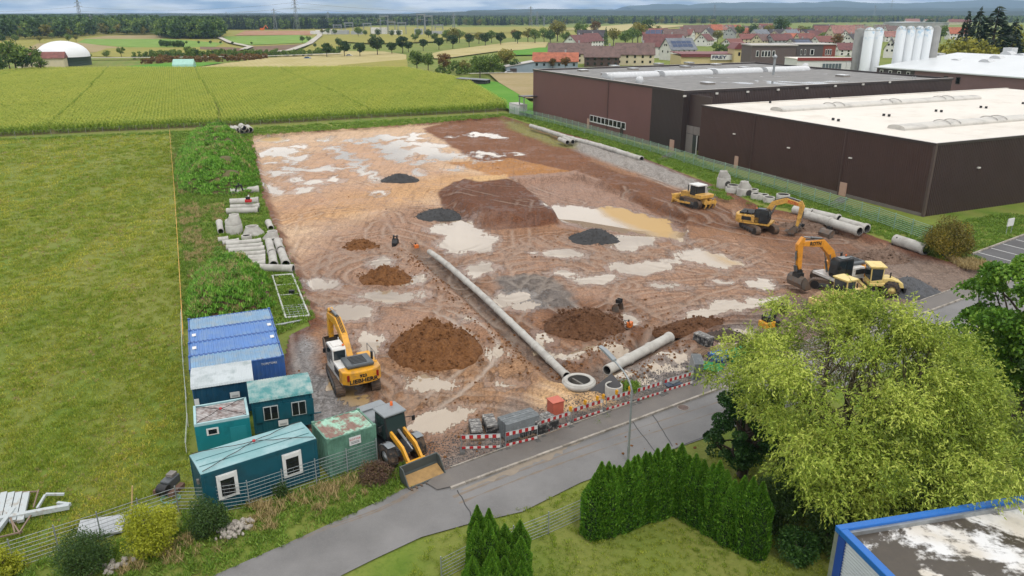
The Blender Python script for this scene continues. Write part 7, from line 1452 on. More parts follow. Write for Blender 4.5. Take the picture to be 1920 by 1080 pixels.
# ---- corkscrew willow
def willow(loc, seed):
    rng = np.random.default_rng(seed); t_ = thing('willow', 'huge yellow-green corkscrew willow in the right foreground', 'tree', loc); K = 640
    dl = unit(rng.normal(size=(400, 3))); dl = dl[dl[:, 2] > -.66][:120]; rad = np.array([6.0, 6.0, 4.1]); HOLE = unit(np.array([-.50, -.10, .80]))
    azm = np.arctan2(dl[:, 1], dl[:, 0]); lob = 1+.12*np.sin(azm*3+1.2+dl[:, 2]*3)+.10*np.sin(azm*5+4*dl[:, 2]); keep = ~((dl @ HOLE > .88) & (rng.uniform(0, 1, len(dl)) < .85)); dl, lob = dl[keep], lob[keep]
    ex = unit(np.array([-.30, -.80, -.05])+rng.normal(size=(24, 3))*np.array([.5, .3, .36])); dl = np.concatenate([dl, ex]); lob = np.concatenate([lob, np.full(24, 1.)])
    Lc = dl*rad*(lob*rng.uniform(.5, 1., len(dl))**.7)[:, None]+np.array([0, 0, 6.1]); Lc = np.concatenate([Lc, np.array([[-1.5, -7.0, 5.6], [.6, -7.8, 6.2], [2.2, -8.2, 6.6], [3.6, -7.9, 6.8], [4.8, -7.2, 6.9], [5.8, -6.2, 6.6], [1.4, -7.0, 5.0], [3.2, -7.2, 5.4], [-3.2, -6.2, 4.6]])]); dl = np.concatenate([dl, np.tile(unit(np.array([.1, -.9, .1])), (9, 1))]); rl = rng.uniform(1.0, 1.8, len(dl)); per = 9; K = len(dl)*per; li = np.repeat(np.arange(len(dl)), per)
    d = unit(dl[li]*.8+np.array([0, 0, .5])+rng.normal(size=(K, 3))*.5); c = Lc[li]+d*rl[li][:, None]*np.array([1, 1, .7]); c[:, 2] = np.maximum(c[:, 2], 1.8+rng.uniform(0, .8, K))
    C_, D_, L_l, W_w, T_t = [], [], [], [], []; ct = rng.uniform(-.30, .28, len(dl))[li]+rng.uniform(-.1, .1, K)
    for i in range(K):
        ns = rng.integers(10, 15); out_ = unit(np.array([d[i, 0], d[i, 1], .35*d[i, 2]+.2]))
        for j in range(ns):
            p = c[i]+rng.normal(size=3)*np.array([.30, .30, .2]); v = unit(out_*.7+rng.normal(size=3)*.7); n = rng.integers(6, 12); ph = rng.uniform(0, 6.28)
            for q in range(n):
                v = unit(v+np.array([.20*math.cos(ph+q*.9), .20*math.sin(ph+q*.9), -.075])); p = p+v*.085
                C_.append(p+rng.normal(size=3)*.03); D_.append(v+rng.normal(size=3)*.55+np.array([0, 0, -.3])); T_t.append(ct[i])
    C_ = np.array(C_); n = len(C_); D_ = np.array(D_); tint = np.clip(np.array(T_t)+rng.normal(.55, .2, n), 0, 1)
    link('crown', leaves('willow_crown', C_, D_, rng.uniform(.7, 1.3, n)*.19, rng.uniform(.7, 1.2, n)*.068, tint, leaf_mat('willow_leaf', [(78, 98, 32), (144, 164, 58), (200, 208, 100)], .26), rng), t_)
    m = MB(); limb(m, (0, 0, -.3), (.1, 0, 2.6), .42, .34, .1, rng)
    for i in range(11):
        a = i*.571*2; e = np.array([math.cos(a)*rng.uniform(1.6, 3.6), math.sin(a)*rng.uniform(1.6, 3.4), rng.uniform(6, 9.2)]); pts = limb(m, (.1, 0, rng.uniform(1.8, 2.8)), tuple(e), .2, .07, .5, rng, 7); near = np.argsort(np.linalg.norm(c-e, axis=1))[:22]
        for q in near[::2]: limb(m, pts[-1-int(rng.integers(0, 3))], tuple(c[q]), .05, .012, .35, rng, 5)
    m.build('trunk', bark_g, t_); m = MB()
    for i in range(120):                                        # bare twigs showing in the thin top
        dd = unit(HOLE+rng.normal(size=3)*.34); e = dd*rad*rng.uniform(.62, 1.05)+np.array([0, 0, 6.1]); s0 = e*rng.uniform(.45, .65)+np.array([0, 0, 3.2]); p = np.array(s0); v = unit(e-s0); ln = np.linalg.norm(e-s0); pts = [tuple(p)]; ph = rng.uniform(0, 6)
        for q in range(9): v = unit(v+np.array([.34*math.cos(ph+q*1.1), .34*math.sin(ph+q*1.1), .02])); p = p+v*ln/9; pts.append(tuple(p))
        for q in range(9): m.cyl(pts[q], pts[q+1], .034-.0028*q, .034-.0028*(q+1), 4, False)
    m.build('bare_twigs', M('twig_grey', (128, 118, 92), .9, .2, 4), t_); return t_
willow(Vector((18.1, 36.8, 0)), 4)
# ---- other foreground trees
def bigtree(name, label, loc, h, rx, mat, n, leaf, seed, trunk=.2, k=90):
    rng = np.random.default_rng(seed); cz = h*(.5+trunk/2); rz_ = h*(1-trunk)/2; c = lumps(rng, k, rx*.82, rz_*.85, cz); idx = rng.integers(0, k, n); cr = rng.uniform(.6, 1.1, k)*rx*.24; d = unit(rng.normal(size=(n, 3))); d[:, 2] = np.abs(d[:, 2])*.8-.15; P_ = c[idx]+d*(rng.uniform(.5, 1, n)**.5*cr[idx])[:, None]; t_ = thing(name, label, 'tree', loc)
    link('crown', leaves(name, P_, d*.4+rng.normal(size=(n, 3))*.5+np.array([0, 0, -.25]), rng.uniform(.7, 1.3, n)*leaf, rng.uniform(.7, 1.1, n)*leaf*.8, np.clip(rng.normal(.5, .18, n)+rng.uniform(-.2, .2, k)[idx], 0, 1), mat, rng), t_); m = MB(); limb(m, (0, 0, -.3), (0, 0, h*.6), .34, .14, .2, rng)
    for i in range(24): limb(m, (0, 0, h*(trunk*.6+.02*i)), tuple(c[i*3 % k]), .12, .03, .5, rng, 5)
    m.build('trunk', bark, t_)
LM = leaf_mat('maple_leaf', [(52, 86, 26), (88, 128, 38), (132, 164, 62)], .3)
bigtree('tree', 'broad green maple cut by the right frame edge', Vector((33.8, 45.5, 0)), 11.9, 5.3, LM, 26000, .26, 21, .12)
bigtree('tree', 'dark green tree behind the right side of the willow', Vector((33.5, 39.5, 0)), 8.5, 4.2, LD, 16000, .22, 22, .05); bigtree('tree', 'dark green leafy tree under the left side of the willow', Vector((13.4, 38.6, 0)), 6.4, 2.5, leaf_mat('leaf_deep', [(26, 54, 22), (48, 84, 34), (92, 128, 66)], .2), 17000, .16, 23, .02, 70)
shrub('shrub', 'leafy dark shrub at the foot of the hedge beside the blue-edged hall', 1492, 1052, 1.1, 1.9, leaf_mat('leaf_deep2', [(30, 60, 24), (56, 92, 38), (98, 134, 64)], .2), 7000, .14, 24); shrub('shrub', 'shadowed dark shrub behind the corner of the hedge', 1452, 1000, 1.3, 3.4, LD, 8000, .14, 25)

for i, (px, py, rx, h, lb) in enumerate([(1560, 1030, 1.6, 2.6, 'left'), (1640, 1000, 2.0, 2.8, 'middle'), (1740, 960, 2.0, 3.0, 'right'), (1480, 960, 1.6, 3.2, 'back left')]):
    shrub('shrub', lb+' dark shrub in the shade under the willow', px, py, rx, h, LD, 5000, .2, 60+i)
# ================================================================== HEAPS, FENCES, BARRIERS, SMALL THINGS
def heap_mat(name, c0, c1, rough=.9, sc=5.):
    t = NT(name); f = t.noise(sc, 6, .7); b = t.noise(1.2, 5, .6); g = t.noise(sc*5, 3, .7); col = t.mix(t.ramp(f, .35, .68), tuple(x*.74 for x in lin(c0)), tuple(x*.74 for x in lin(c1))); col = t.mix(t.math('MULTIPLY', t.ramp(b, .48, .65), .5), col, t.mix(1., col, (.55, .5, .46), 'MULTIPLY')); t.set(color=col, rough=rough, spec=.25); t.bump(t.math('ADD', f, t.math('MULTIPLY', g, .5)), 1., .12); return t.m
SOIL = heap_mat('heap_soil', (106, 68, 38), (156, 108, 66)); SOILD = heap_mat('heap_soil_dark', (88, 58, 38), (130, 92, 64)); GRAV = heap_mat('heap_gravel', (62, 62, 64), (92, 92, 92), .85, 9); GRAVL = heap_mat('heap_gravel_light', (92, 94, 98), (120, 121, 124), .85, 9); RUB = heap_mat('heap_rubble', (112, 90, 76), (150, 126, 110))
def heap(name, label, px, py, rx, ry, h, mat, seed, pk=(0, 0), rot=0, pw=1.0, lump=.34, site=True, peaks=None):
    p = (ats if site else at)(px, py); na, nr = 72, 30; a = np.linspace(0, 2*PI, na, endpoint=False); r = np.linspace(0, 1, nr); A_, R_ = np.meshgrid(a, r)
    rim = 1+.16*(vnoise(np.cos(A_)*1.8+5, np.sin(A_)*1.8+5, seed)-.5)*2; x = R_*rim*rx*np.cos(A_)+pk[0]*(1-R_); y = R_*rim*ry*np.sin(A_)+pk[1]*(1-R_); z = h*np.clip(1-R_**pw, 0, 1)*(1-.15*np.exp(-(R_*6)**2))
    z = z+(vnoise(x*1.3+seed, y*1.3, seed, 4)-.5)*2*lump*h*np.clip(R_*4, 0, 1)*np.clip((1-R_)*3, .08, 1)+(vnoise(x*4+seed, y*4, seed+3, 2)-.5)*.14*np.clip((1-R_)*6, .1, 1)-.04-.25*(R_ > .98)
    if peaks: z = z+peaks(x, y, R_)
    V_3 = np.stack([x, y, z], -1).reshape(-1, 3); idx = np.arange(na*nr).reshape(nr, na); nx_ = np.roll(idx, -1, 1); F_ = np.stack([idx[:-1], nx_[:-1], nx_[1:], idx[1:]], -1).reshape(-1, 4)
    o = link(name, npmesh(name, V_3, F_, mat, True)); o.location = p; o.rotation_euler = (0, 0, rot); tag(o, label, 'heap')
    k = np.random.default_rng(seed+50); n = int(26*rx*ry); i = k.integers(0, len(V_3), n*3); wgt = k.uniform(0, 1, n*3) < (R_.reshape(-1)[i]**.8); i = i[wgt][:n]; q = V_3[i]*np.where(k.uniform(0, 1, len(i)) < .3, k.uniform(1, 1.3, len(i)), 1)[:, None]**np.array([1, 1, 0])+np.concatenate([k.normal(size=(len(i), 2))*.18, np.full((len(i), 1), .03)], 1)
    scatter('clods' if 'soil' in name or 'spoil' in name else 'loose_stones', q, k.uniform(.3, 1.0, len(i))**2*(1.5 if lump > .1 else .7)+.2, k.uniform(0, 6.28, len(i)), CLOD[mat.name], 'stuff', o); return o
def clod_src(mat, r):
    bm = bmesh.new(); bmesh.ops.create_icosphere(bm, subdivisions=1, radius=r); k = np.random.default_rng(3)
    for v_ in bm.verts: v_.co *= k.uniform(.65, 1.25); v_.co.z *= .8
    me = bpy.data.meshes.new('clod'); bm.to_mesh(me); bm.free(); me.materials.append(mat); return src_obj('clod_'+mat.name, me)
GRIT = heap_mat('heap_grit', (78, 66, 60), (96, 84, 76))
CLOD = {m_.name: clod_src(m_, .11) for m_ in (SOIL, SOILD, GRAV, GRAVL, RUB, GRIT)}
heap('soil_heap', 'largest brown soil heap in front of the yellow excavator', 815, 652, 3.9, 3.9, 2.15, SOIL, 1, (-.3, .9)); heap('soil_heap', 'pointed brown soil heap beside a puddle in the middle left', 722, 524, 2.9, 2.3, 1.75, SOIL, 2, (0, .3), 0, .9); heap('soil_heap', 'low light brown soil heap farthest left near the trench', 676, 463, 2.3, 1.9, 1.15, SOIL, 3); heap('soil_heap', 'dark brown soil heap right of the long drain trench', 1095, 610, 3.7, 3.2, 1.6, SOILD, 4, (.4, 0))
heap('gravel_heap', 'dark gravel heap beside the big white puddle', 1113, 449, 3.3, 2.6, 1.55, GRAV, 5, (.3, .2), 0, 1.1, .08); heap('gravel_heap', 'dark gravel heap farthest back on the sandy plain', 750, 338, 3.2, 2.4, 1.35, GRAV, 6, (0, 0), 0, 1.1, .06); heap('gravel_heap', 'flat dark gravel heap beside the brown bank', 825, 404, 3.5, 3.4, 1.0, GRAV, 7, (-.3, 0), 0, 1.2, .08); heap('gravel_heap', 'light grey gravel heap behind the yellow road roller', 1706, 547, 2.9, 2.4, 1.75, GRAVL, 8, (-.2, .3), 0, 1.0, .06)
heap('rubble_heap', 'reddish brown rubble heap under the leaning bucket', 1648, 486, 3.2, 2.3, 1.3, RUB, 9, (.8, .3), -.3, 1.0, .2); heap('gravel_heap', 'low dark grit heap beside the black plastic stack', 1362, 632, 1.9, 1.4, .75, GRIT, 10, (0, 0), 0, 1.1, .08); heap('spoil_bank', 'low gravel bank behind the mustard excavator bucket', 1520, 428, 4.5, 1.8, .9, RUB, 11, (0, 0), -.45, 1.0, .2); heap('spoil_bank', 'dark spoil ridge behind the right-hand drain pipe', 1290, 612, 3.8, 1.3, .8, SOILD, 12, (0, 0), .45, 1., .25)
# clods thrown up along the trenches and lying about the site, stones on the gravel strip
k_ = np.random.default_rng(91); pts_ = []
for line, o_ in ((TR1, 2.6), (TR1, 1.5), (TR2, 2.4), (TR2, -2.2)):
    for _ in range(200):
        i_ = k_.integers(0, len(line)-1); p = line[i_].lerp(line[i_+1], k_.uniform(0, 1)); d = (line[i_+1]-line[i_]).normalized(); p = p+Vector((d.y, -d.x, 0))*(o_+k_.normal()*.5); pts_.append((p.x, p.y, site_z(p.x, p.y)+.02))
for _ in range(1500):
    p = at(k_.uniform(540, 1500), k_.uniform(300, 860)); 
    if vnoise(np.array([p.x*.25]), np.array([p.y*.25]), 71, 3)[0] > .53 and not in_pool(p.x, p.y): pts_.append((p.x, p.y, site_z(p.x, p.y)+.01))
tag(scatter('soil_clods', np.array(pts_), k_.uniform(.15, 1., len(pts_))**2*1.3+.12, k_.uniform(0, 6.28, len(pts_)), CLOD['heap_soil']), 'brown clods scattered over the mud and along the trenches', 'clods')
pts_ = []
for _ in range(5200):
    f = k_.uniform(0, 1); p = at(830+f*560, 880-f*190)+RNORM*k_.uniform(.0, 3.2); pts_.append((p.x, p.y, site_z(p.x, p.y)+.01))
tag(scatter('gravel_stones', np.array(pts_), k_.uniform(.1, .5, len(pts_)), k_.uniform(0, 6.28, len(pts_)), CLOD['heap_gravel_light']), 'loose grey stones on the gravel strip beside the pavement', 'gravel')
# stones at the roadside
st_m = M('stone_pale', (176, 168, 158), .85, .2, 3); rng = np.random.default_rng(31)
sm_ = []
for i in range(4):
    bm = bmesh.new(); bmesh.ops.create_icosphere(bm, subdivisions=1, radius=.16)
    for v_ in bm.verts: v_.co *= rng.uniform(.7, 1.2); v_.co.z *= .7
    me = bpy.data.meshes.new('stone'); bm.to_mesh(me); bm.free(); me.materials.append(st_m); sm_.append(me)
def stones(label, spots, n):
    t_ = thing('stone_pile', label, 'stones', at(*spots[0])); c0 = at(*spots[0])
    for i in range(n):
        a, b = spots[i % len(spots)], spots[(i+1) % len(spots)]; p = at(*a).lerp(at(*b), rng.uniform(0, 1))-c0; o = link('stone', sm_[i % 4], t_, (p.x+rng.normal()*.2, p.y+rng.normal()*.2, rng.uniform(.05, .28))); o.rotation_euler = tuple(rng.uniform(0, 6, 3)); o.scale = (rng.uniform(.6, 1.3),)*3
stones('grey stone edging heap below the dark shrub by the road', [(418, 1010), (470, 985), (440, 990)], 70); stones('small stone heap at the foot of the yellow shrub', [(205, 1072), (235, 1058)], 26); stones('few white stones beside the loader front wheel', [(720, 866), (738, 868)], 10)
# ---- mesh fences
galv = M('fence_galvanised', (170, 176, 178), .45, .1, 3, metal=.4); galv_g = M('fence_green_grey', (150, 184, 162), .5, .1, 3)
def fence(label, pts, n, h, rows, z0=0., wire_r=.016, mat=None, post_r=.035, post_over=.12):
    Q = [at(*p) for p in pts]; seg = [(b-a).length for a, b in zip(Q[:-1], Q[1:])]; tot = sum(seg); t_ = thing('mesh_fence', label, 'fence', Q[0]); mat = mat or galv
    def at_s(s):
        for a, b, l in zip(Q[:-1], Q[1:], seg):
            if s <= l+1e-6: return a+(b-a)*(s/l)
            s -= l
        return Q[-1]
    P_ = [at_s(tot*i/n)-Q[0] for i in range(n+1)]; pm = MB().cyl((0, 0, 0), (0, 0, h+post_over), post_r, n=6).mesh('post', mat)
    for p in P_: link('post', pm, t_, (p.x, p.y, z0))
    for i in range(n):
        m = MB(); a, b = P_[i], P_[i+1]
        for k in range(rows): z = .06+(h-.08)*k/(rows-1); m.cyl((a.x, a.y, z+z0), (b.x, b.y, z+z0), wire_r, n=4, cap=False)
        nv_ = int((b-a).length/.25)
        for k in range(nv_): q = a.lerp(b, (k+.5)/nv_); m.cyl((q.x, q.y, z0+.06), (q.x, q.y, z0+h-.02), wire_r*.28, n=3, cap=False)
        m.build('wire_panel', mat, t_)
fence('galvanised mesh fence in front of the office and sage containers', [(-60, 1095), (40, 1062), (220, 1003), (330, 962), (440, 961), (530, 930), (612, 903), (708, 869)], 11, 1.6, 8); fence('long green-grey mesh fence between the site and the brown halls', [(955, 213), (1050, 236), (1210, 282), (1330, 320), (1440, 352), (1640, 417), (1742, 455)], 44, 2.0, 9, 0, .038, galv_g, .06)
fence('low mesh fence between the thuja clump and the hedge', [(828, 1088), (835, 1076), (1004, 1012), (1088, 974)], 4, 1.25, 7, 0, .016)
fence('thin wire fence along the maize edge', [(-40, 262), (240, 247), (480, 236), (700, 224), (955, 212)], 36, 1.3, 2, 0, .012, M('old_wire', (150, 148, 140), .7), .04, .1)
# string line beside the meadow
t_ = thing('string_line', 'orange string line on thin stakes along the meadow', 'string line', at(319, 262)); c0 = at(319, 262); pts = []; m = MB()
LP = [(319, 252), (322, 290), (327, 350), (332, 420), (337, 500), (342, 580), (346, 650)]
for q in LP:
    p = at(*q)-c0; pts.append((p.x, p.y, .9)); MB().cyl((p.x, p.y, 0), (p.x, p.y, 1.1), .035, n=5).build('stake', M('stake_wood', (206, 176, 120), .8), t_)
m.path(pts, .04, 4); m.build('string', M('string_orange', (226, 170, 70), .6), t_)
t_ = thing('torn_netting', 'pale torn netting on stakes left of the blue containers', 'netting', at(343, 640)); c0 = at(343, 640); m = MB(); pts = []
for q in [(341, 600), (344, 680), (350, 750), (353, 800), (350, 850)]:
    p = at(*q)-c0; pts.append((p.x, p.y, .75)); MB().cyl((p.x, p.y, 0), (p.x+.05, p.y, 1.0), .025, n=5).build('stake', frame_white, t_)
m.path(pts, .022, 4); m.path([(x, y, z-.3+.1*(i % 2)) for i, (x, y, z) in enumerate(pts)], .018, 4); m.build('net', M('net_pale', (196, 206, 190), .8), t_)
# ---- red and white barriers
br = M('barrier_red', (186, 36, 40), .45, .08); bw_ = M('barrier_white', (228, 226, 222), .5, .06, 3, (190, 184, 176), .3, 3); bgl = M('lamp_amber', (240, 172, 30), .3, .05); ft = M('foot_rubber', (92, 90, 88), .9, .2, 4)
BP = [((864, 846), (940, 843)), ((947, 841), (1009, 826)), ((1013, 818), (1070, 799)), ((1074, 794), (1131, 775)), ((1135, 773), (1186, 758)), ((1193, 756), (1240, 741)), ((1243, 739), (1299, 722))]
BT = []
for i, (a, b) in enumerate(BP):
    A_, B_ = at(*a), at(*b); d = B_-A_; Lb = d.length; t_ = thing('barrier', nth(i)+' red and white striped barrier panel from the left along the pavement', 'barrier', A_, math.atan2(d.y, d.x), 'striped barrier panels along the pavement')
    m = MB()
    for x in (.05, Lb-.05): m.cyl((x, 0, .05), (x, 0, 1.12), .022, n=6)
    m.cyl((.05, 0, 1.12), (Lb-.05, 0, 1.12), .02, n=6); m.build('frame', galv, t_)
    for nm, z0, z1 in (('top_board', .86, 1.09), ('bottom_board', .16, .30)):
        bo = MB().b2(.07, Lb-.07, -.014, .014, z0, z1).build(nm, bw_, t_); ns = max(4, round(Lb/.5)); st_ = (Lb-.14)/(2*ns)
        for k in range(ns): MB().b2(.07+(2*k)*st_, .07+(2*k+1)*st_, -.020, .020, z0-.002, z1+.002).build('red_stripe', br, bo)
    m = MB(); nb = int(Lb/.13)
    for k in range(nb): x = .1+(Lb-.2)*k/(nb-1); m.cyl((x, 0, .3), (x, 0, .86), .007, n=4)
    m.build('bars', galv, t_)
    for x in (.1, Lb-.1): MB().ext([(-.4, 0), (.4, 0), (.34, .12), (-.34, .12)], x-.16, x+.16, 'X').build('foot', ft, t_)
    BT.append((A_, B_))
for i, (px, py) in enumerate(((1075, 768), (1101, 759), (1124, 750), (1136, 746), (1160, 739), (1182, 731))):
    best = None                                              # stand each lamp on the board below it
    for A_, B_ in BT:
        for f in np.linspace(.02, .98, 25):
            p = A_.lerp(B_, float(f)); q = at(px, py, 1.25); e = (Vector((p.x, p.y, 0))-Vector((q.x, q.y, 0))).length
            if best is None or e < best[0]: best = (e, p)
    t_ = thing('warning_lamp', nth(i)+' amber warning lamp from the left on the striped barriers', 'warning lamp', best[1]+Vector((0, 0, 1.13)), 2.5, 'amber lamps on the barriers')
    MB().box((0, 0, .06), (.18, .1, .14)).build('battery_box', y_lieb, t_); MB().cyl((0, -.05, .24), (0, .05, .24), .11, n=16).build('lens', bgl, t_)
# ---- stacks along the pavement
plast = M('plastic_black', (52, 52, 54), .55, .2, 4, (176, 170, 164), .35, 4); plast2 = M('recycled_plastic', (112, 110, 108), .7, .25, 5, (190, 186, 180), .4, 5)
RDA = math.atan2(ROADDIR.y, ROADDIR.x)
def feet_stack(label, px, py, nx, ny, layers, rz=None, s=1.):
    t_ = thing('barrier_feet_stack', label, 'barrier feet', at(px, py), RDA if rz is None else rz, 'stacks of barrier feet'); me = MB().ext([(-.38, 0), (.38, 0), (.36, .10), (.2, .12), (-.2, .12), (-.36, .10)], -.18, .18).box((0, .0, .125), (.12, .2, .03)).mesh('foot', plast if layers > 3 else plast2); mt = MB().ext([(-.38, 0), (.38, 0), (.36, .10), (.2, .12), (-.2, .12), (-.36, .10)], -.18, .18).mesh('foot', plast2)
    MB().b2(-.45*nx, .45*nx, -.24*ny, .24*ny, 0, .1).build('pallet', M('pallet_wood', (134, 108, 84), .9, .2, 3), t_)
    for l in range(layers):
        for i in range(nx):
            for j in range(ny): o = link('foot', mt if l == layers-1 else me, t_, ((i-(nx-1)/2)*.8+random.uniform(-.03, .03), (j-(ny-1)/2)*.4+random.uniform(-.02, .02), .1+l*.135)); o.rotation_euler = (0, 0, random.uniform(-.06, .06))
feet_stack('low stack of black barrier feet at the left end of the barriers', 892, 812, 1, 4, 4, RDA-.4); feet_stack('second stack of black barrier feet behind the left barrier', 919, 806, 1, 4, 5, RDA-.35); feet_stack('stack of pale speckled barrier feet before the standing grey panels', 987, 810, 2, 3, 4, RDA); feet_stack('tall stack of speckled barrier feet left of the salmon cabinet', 1020, 806, 2, 3, 6, RDA); feet_stack('black stack of barrier feet on pallet far right by the grit heap', 1318, 646, 1, 4, 6, RDA)
def panel_stack(label, px, py, rz, L_p, h, n, tilt=0, gap=.07):
    t_ = thing('fence_panel_stack', label, 'fence panels', at(px, py), rz, 'stacked grey fence panels')
    pm = M('panel_grey', (132, 138, 141), .4, .12, 2, (170, 174, 176), .3, 3); me = MB().b2(-L_p/2, L_p/2, -.02, .02, .1, h).mesh('panel', pm)
    for i in range(n): o = link('panel', me, t_, (random.uniform(-.04, .04), (i-n/2)*gap, random.uniform(0, .03))); o.rotation_euler = (tilt, 0, 0)
    for x in (-L_p/2+.15, L_p/2-.15): MB().b2(x-.05, x+.05, -n*gap/2-.15, n*gap/2+.15, 0, .1).build('bearer', M('pallet_wood', (134, 108, 84)), t_)
    return t_
panel_stack('stack of upright grey fence panels behind the second barrier', 972, 812, RDA-.05, 2.5, 1.25, 14, 0, .085); panel_stack('leaning rack of grey panels at the right end of the barriers', 1300, 706, RDA+.9, 1.9, 1.45, 9, .12, .08)
sb = thing('cabinet', 'salmon-red cabinet standing behind the striped barriers', 'cabinet', at(1041, 779), RDA-.1); MB().b2(-.42, .42, -.4, .4, .05, 1.15).build('body', M('cabinet_salmon', (206, 108, 86), .55, .08), sb, bev=.03); MB().b2(-.46, .46, -.44, .44, 1.15, 1.21).build('lid', M('cabinet_salmon', (206, 108, 86)), sb)
for i in (-1, 1): MB().b2(i*.3-.06, i*.3+.06, -.35, .35, 0, .05).build('foot', ft, sb)
def pallet(label, px, py, rz):
    t_ = thing('pallet', label, 'pallet', at(px, py), rz); wd = M('pallet_wood', (134, 108, 84))
    for i in range(6): MB().b2(-.6, .6, -.5+i*.18, -.39+i*.18, .12, .145).build('board', wd, t_)
    for y in (-.42, 0, .42): MB().b2(-.6, .6, y-.05, y+.05, 0.0, .119).build('bearer', wd, t_)
pallet('brown wooden pallet in front of the far black stack', 1316, 662, RDA+.3)
cr_ = thing('bag_crate', 'blue wire crate filled with blue and white plastic bags', 'crate', at(1347, 678), RDA); m = MB()
for x in (-.7, .7):
    for y in (-.5, .5): m.box((x, y, .4), (.05, .05, .8))
for z in (.1, .4, .75):
    for y in (-.5, .5): m.box((0, y, z), (1.4, .03, .04))
    for x in (-.7, .7): m.box((x, 0, z), (.03, 1., .04))
m.box((0, 0, .06), (1.4, 1., .05)); m.build('frame', M('crate_blue', (30, 70, 140), .5), cr_)
bcols = [M('bag_blue', (40, 120, 196), .4, .15, 4), M('bag_white', (206, 214, 216), .4, .1, 4), M('bag_green', (40, 150, 116), .4, .1, 4)]
for i in range(16):
    bm = bmesh.new(); bmesh.ops.create_icosphere(bm, subdivisions=2, radius=.24)
    for v_ in bm.verts: v_.co *= rng.uniform(.8, 1.15); v_.co.z *= .75
    me = bpy.data.meshes.new('bag'); bm.to_mesh(me); bm.free(); me.materials.append(bcols[[0, 0, 1, 0, 2][i % 5]]); link('bag', me, cr_, (-.48+.32*(i % 4), -.3+.3*((i//4) % 3), .35+.2*(i//8)+rng.uniform(0, .1)+(.25 if i > 11 else 0)))
gp_ = M('pipe_green', (24, 156, 92), .4, .08); gb = thing('green_pipe_bundle', 'strapped bundle of short green plastic pipes beside the bag crate', 'pipe bundle', at(1385, 677), RDA)
for j in range(5):
    for i in range(5): MB().lathe([(.10, -.75), (.10, .75), (.085, .75), (.085, -.75)], 10, 'X', (0, -.44+.22*i+(.05 if j % 2 else 0), .12+.19*j), True).build('pipe', gp_, gb)
for x in (-.45, .45): MB().b2(x-.04, x+.04, -.62, .68, 0, .03).box((x, -.60, .5), (.08, .04, 1.0)).box((x, .66, .5), (.08, .04, 1.0)).build('strap', M('strap_wood', (176, 150, 110), .8), gb)
for i in range(6):
    a, b = at(1311+i*3, 688+i*1.5), at(1339+i*2, 700-i*1.0); d = b-a; o = MB().lathe([(.08, -.95), (.08, .95), (.068, .95), (.068, -.95)], 10, 'X', (0, 0, 0), True).build('green_pipe', gp_); o.location = at(1327+i*1.8, 695-i*2.4)+Vector((0, 0, .09)); o.rotation_euler = (0, 0, -.42+i*.02); tag(o, nth(i)+' loose green plastic pipe from the front on the gravel by the panel rack', 'pipe', 'loose green pipes')
tr_ = thing('debris', 'flat dark blue scrap sheet behind the right barrier', 'scrap', at(1262, 721), .4); MB().box((0, 0, .06), (1.3, .6, .05)).build('sheet', M('scrap_blue', (48, 66, 92), .6), tr_); MB().box((.2, .1, .12), (.8, .3, .04), .3).build('strip', frame_g, tr_)
# ---- lamp posts
t_ = thing('street_lamp', 'tall grey street lamp with long arm reaching over the road by the thuja hedge', 'street lamp', at(1177, 868), math.atan2(RNORM.y, RNORM.x))
MB().cyl((0, 0, 0), (0, 0, 1.2), .085, .085, 10).build('base_sleeve', galv, t_)
m = MB().cyl((0, 0, 1.2), (0, 0, 4.6), .07, .058, 10); m.path([(0, 0, 4.6), (.04, 0, 4.9), (.14, 0, 5.15), (.35, 0, 5.45), (.75, 0, 5.75), (1.3, 0, 6.0), (1.8, 0, 6.18)], .055, 8); m.build('pole', galv, t_)
hd_ = MB().ext([(1.6, 6.08), (2.9, 6.5), (3.0, 6.62), (2.5, 6.56), (1.6, 6.24)], -.15, .15).build('lamp_head', M('lamp_grey', (150, 156, 160), .4, .06), t_, bev=.03); MB().ext([(2.0, 6.19), (2.8, 6.45), (2.8, 6.43), (2.0, 6.17)], -.1, .1).build('lens', sky_m, hd_)
lp = thing('street_lamp', 'slim street lamp with flat head at the right end of the road', 'street lamp', at(1828, 612), RDA+PI); hh = hz(1828, 612, 512); MB().cyl((0, 0, 0), (0, 0, hh), .08, .055, 10).build('pole', galv, lp); MB().b2(-.25, 1.3, -.16, .16, hh, hh+.1).build('lamp_head', lamp_white, lp, bev=.02)
# ---- notice board by the car park, lawn path posts
nb_ = thing('notice_board', 'white notice board on two posts beside the car park', 'sign', at(1890, 440), .5)
for x in (-.5, .5): MB().cyl((x, 0, 0), (x, 0, 2.0), .04, n=6).build('post', galv, nb_)
MB().b2(-.62, .62, -.05, .05, 1.1, 2.05).build('panel', frame_white, nb_)
# ---- steel frames and aluminium parts
gt = thing('gate_leaf', 'long white steel gate frame lying on the grass behind the blue containers', 'gate', (0, 0, 0)); c0 = at(545, 556); gt.location = c0; cs = [at(*q)-c0 for q in ((511, 519), (548, 516), (580, 594), (536, 598))]; m = MB()
for a, b in zip(cs, cs[1:]+cs[:1]): m.cyl((a.x, a.y, .12), (b.x, b.y, .12), .1, n=6)
m.build('rim', M('frame_offwhite', (206, 208, 204), .5), gt)
for f in (.25, .5, .75):
    a, b = cs[0].lerp(cs[3], f), cs[1].lerp(cs[2], f); MB().cyl((a.x, a.y, .1), (b.x, b.y, .1), .05, n=6).build('cross_bar', M('frame_offwhite', (206, 208, 204)), gt)
for f in (.80, .85, .9, .95):
    a, b = cs[0].lerp(cs[3], f), cs[1].lerp(cs[2], f); MB().cyl((a.x, a.y, .15), (b.x, b.y, .15), .03, n=6).build('grille_bar', galv, gt)
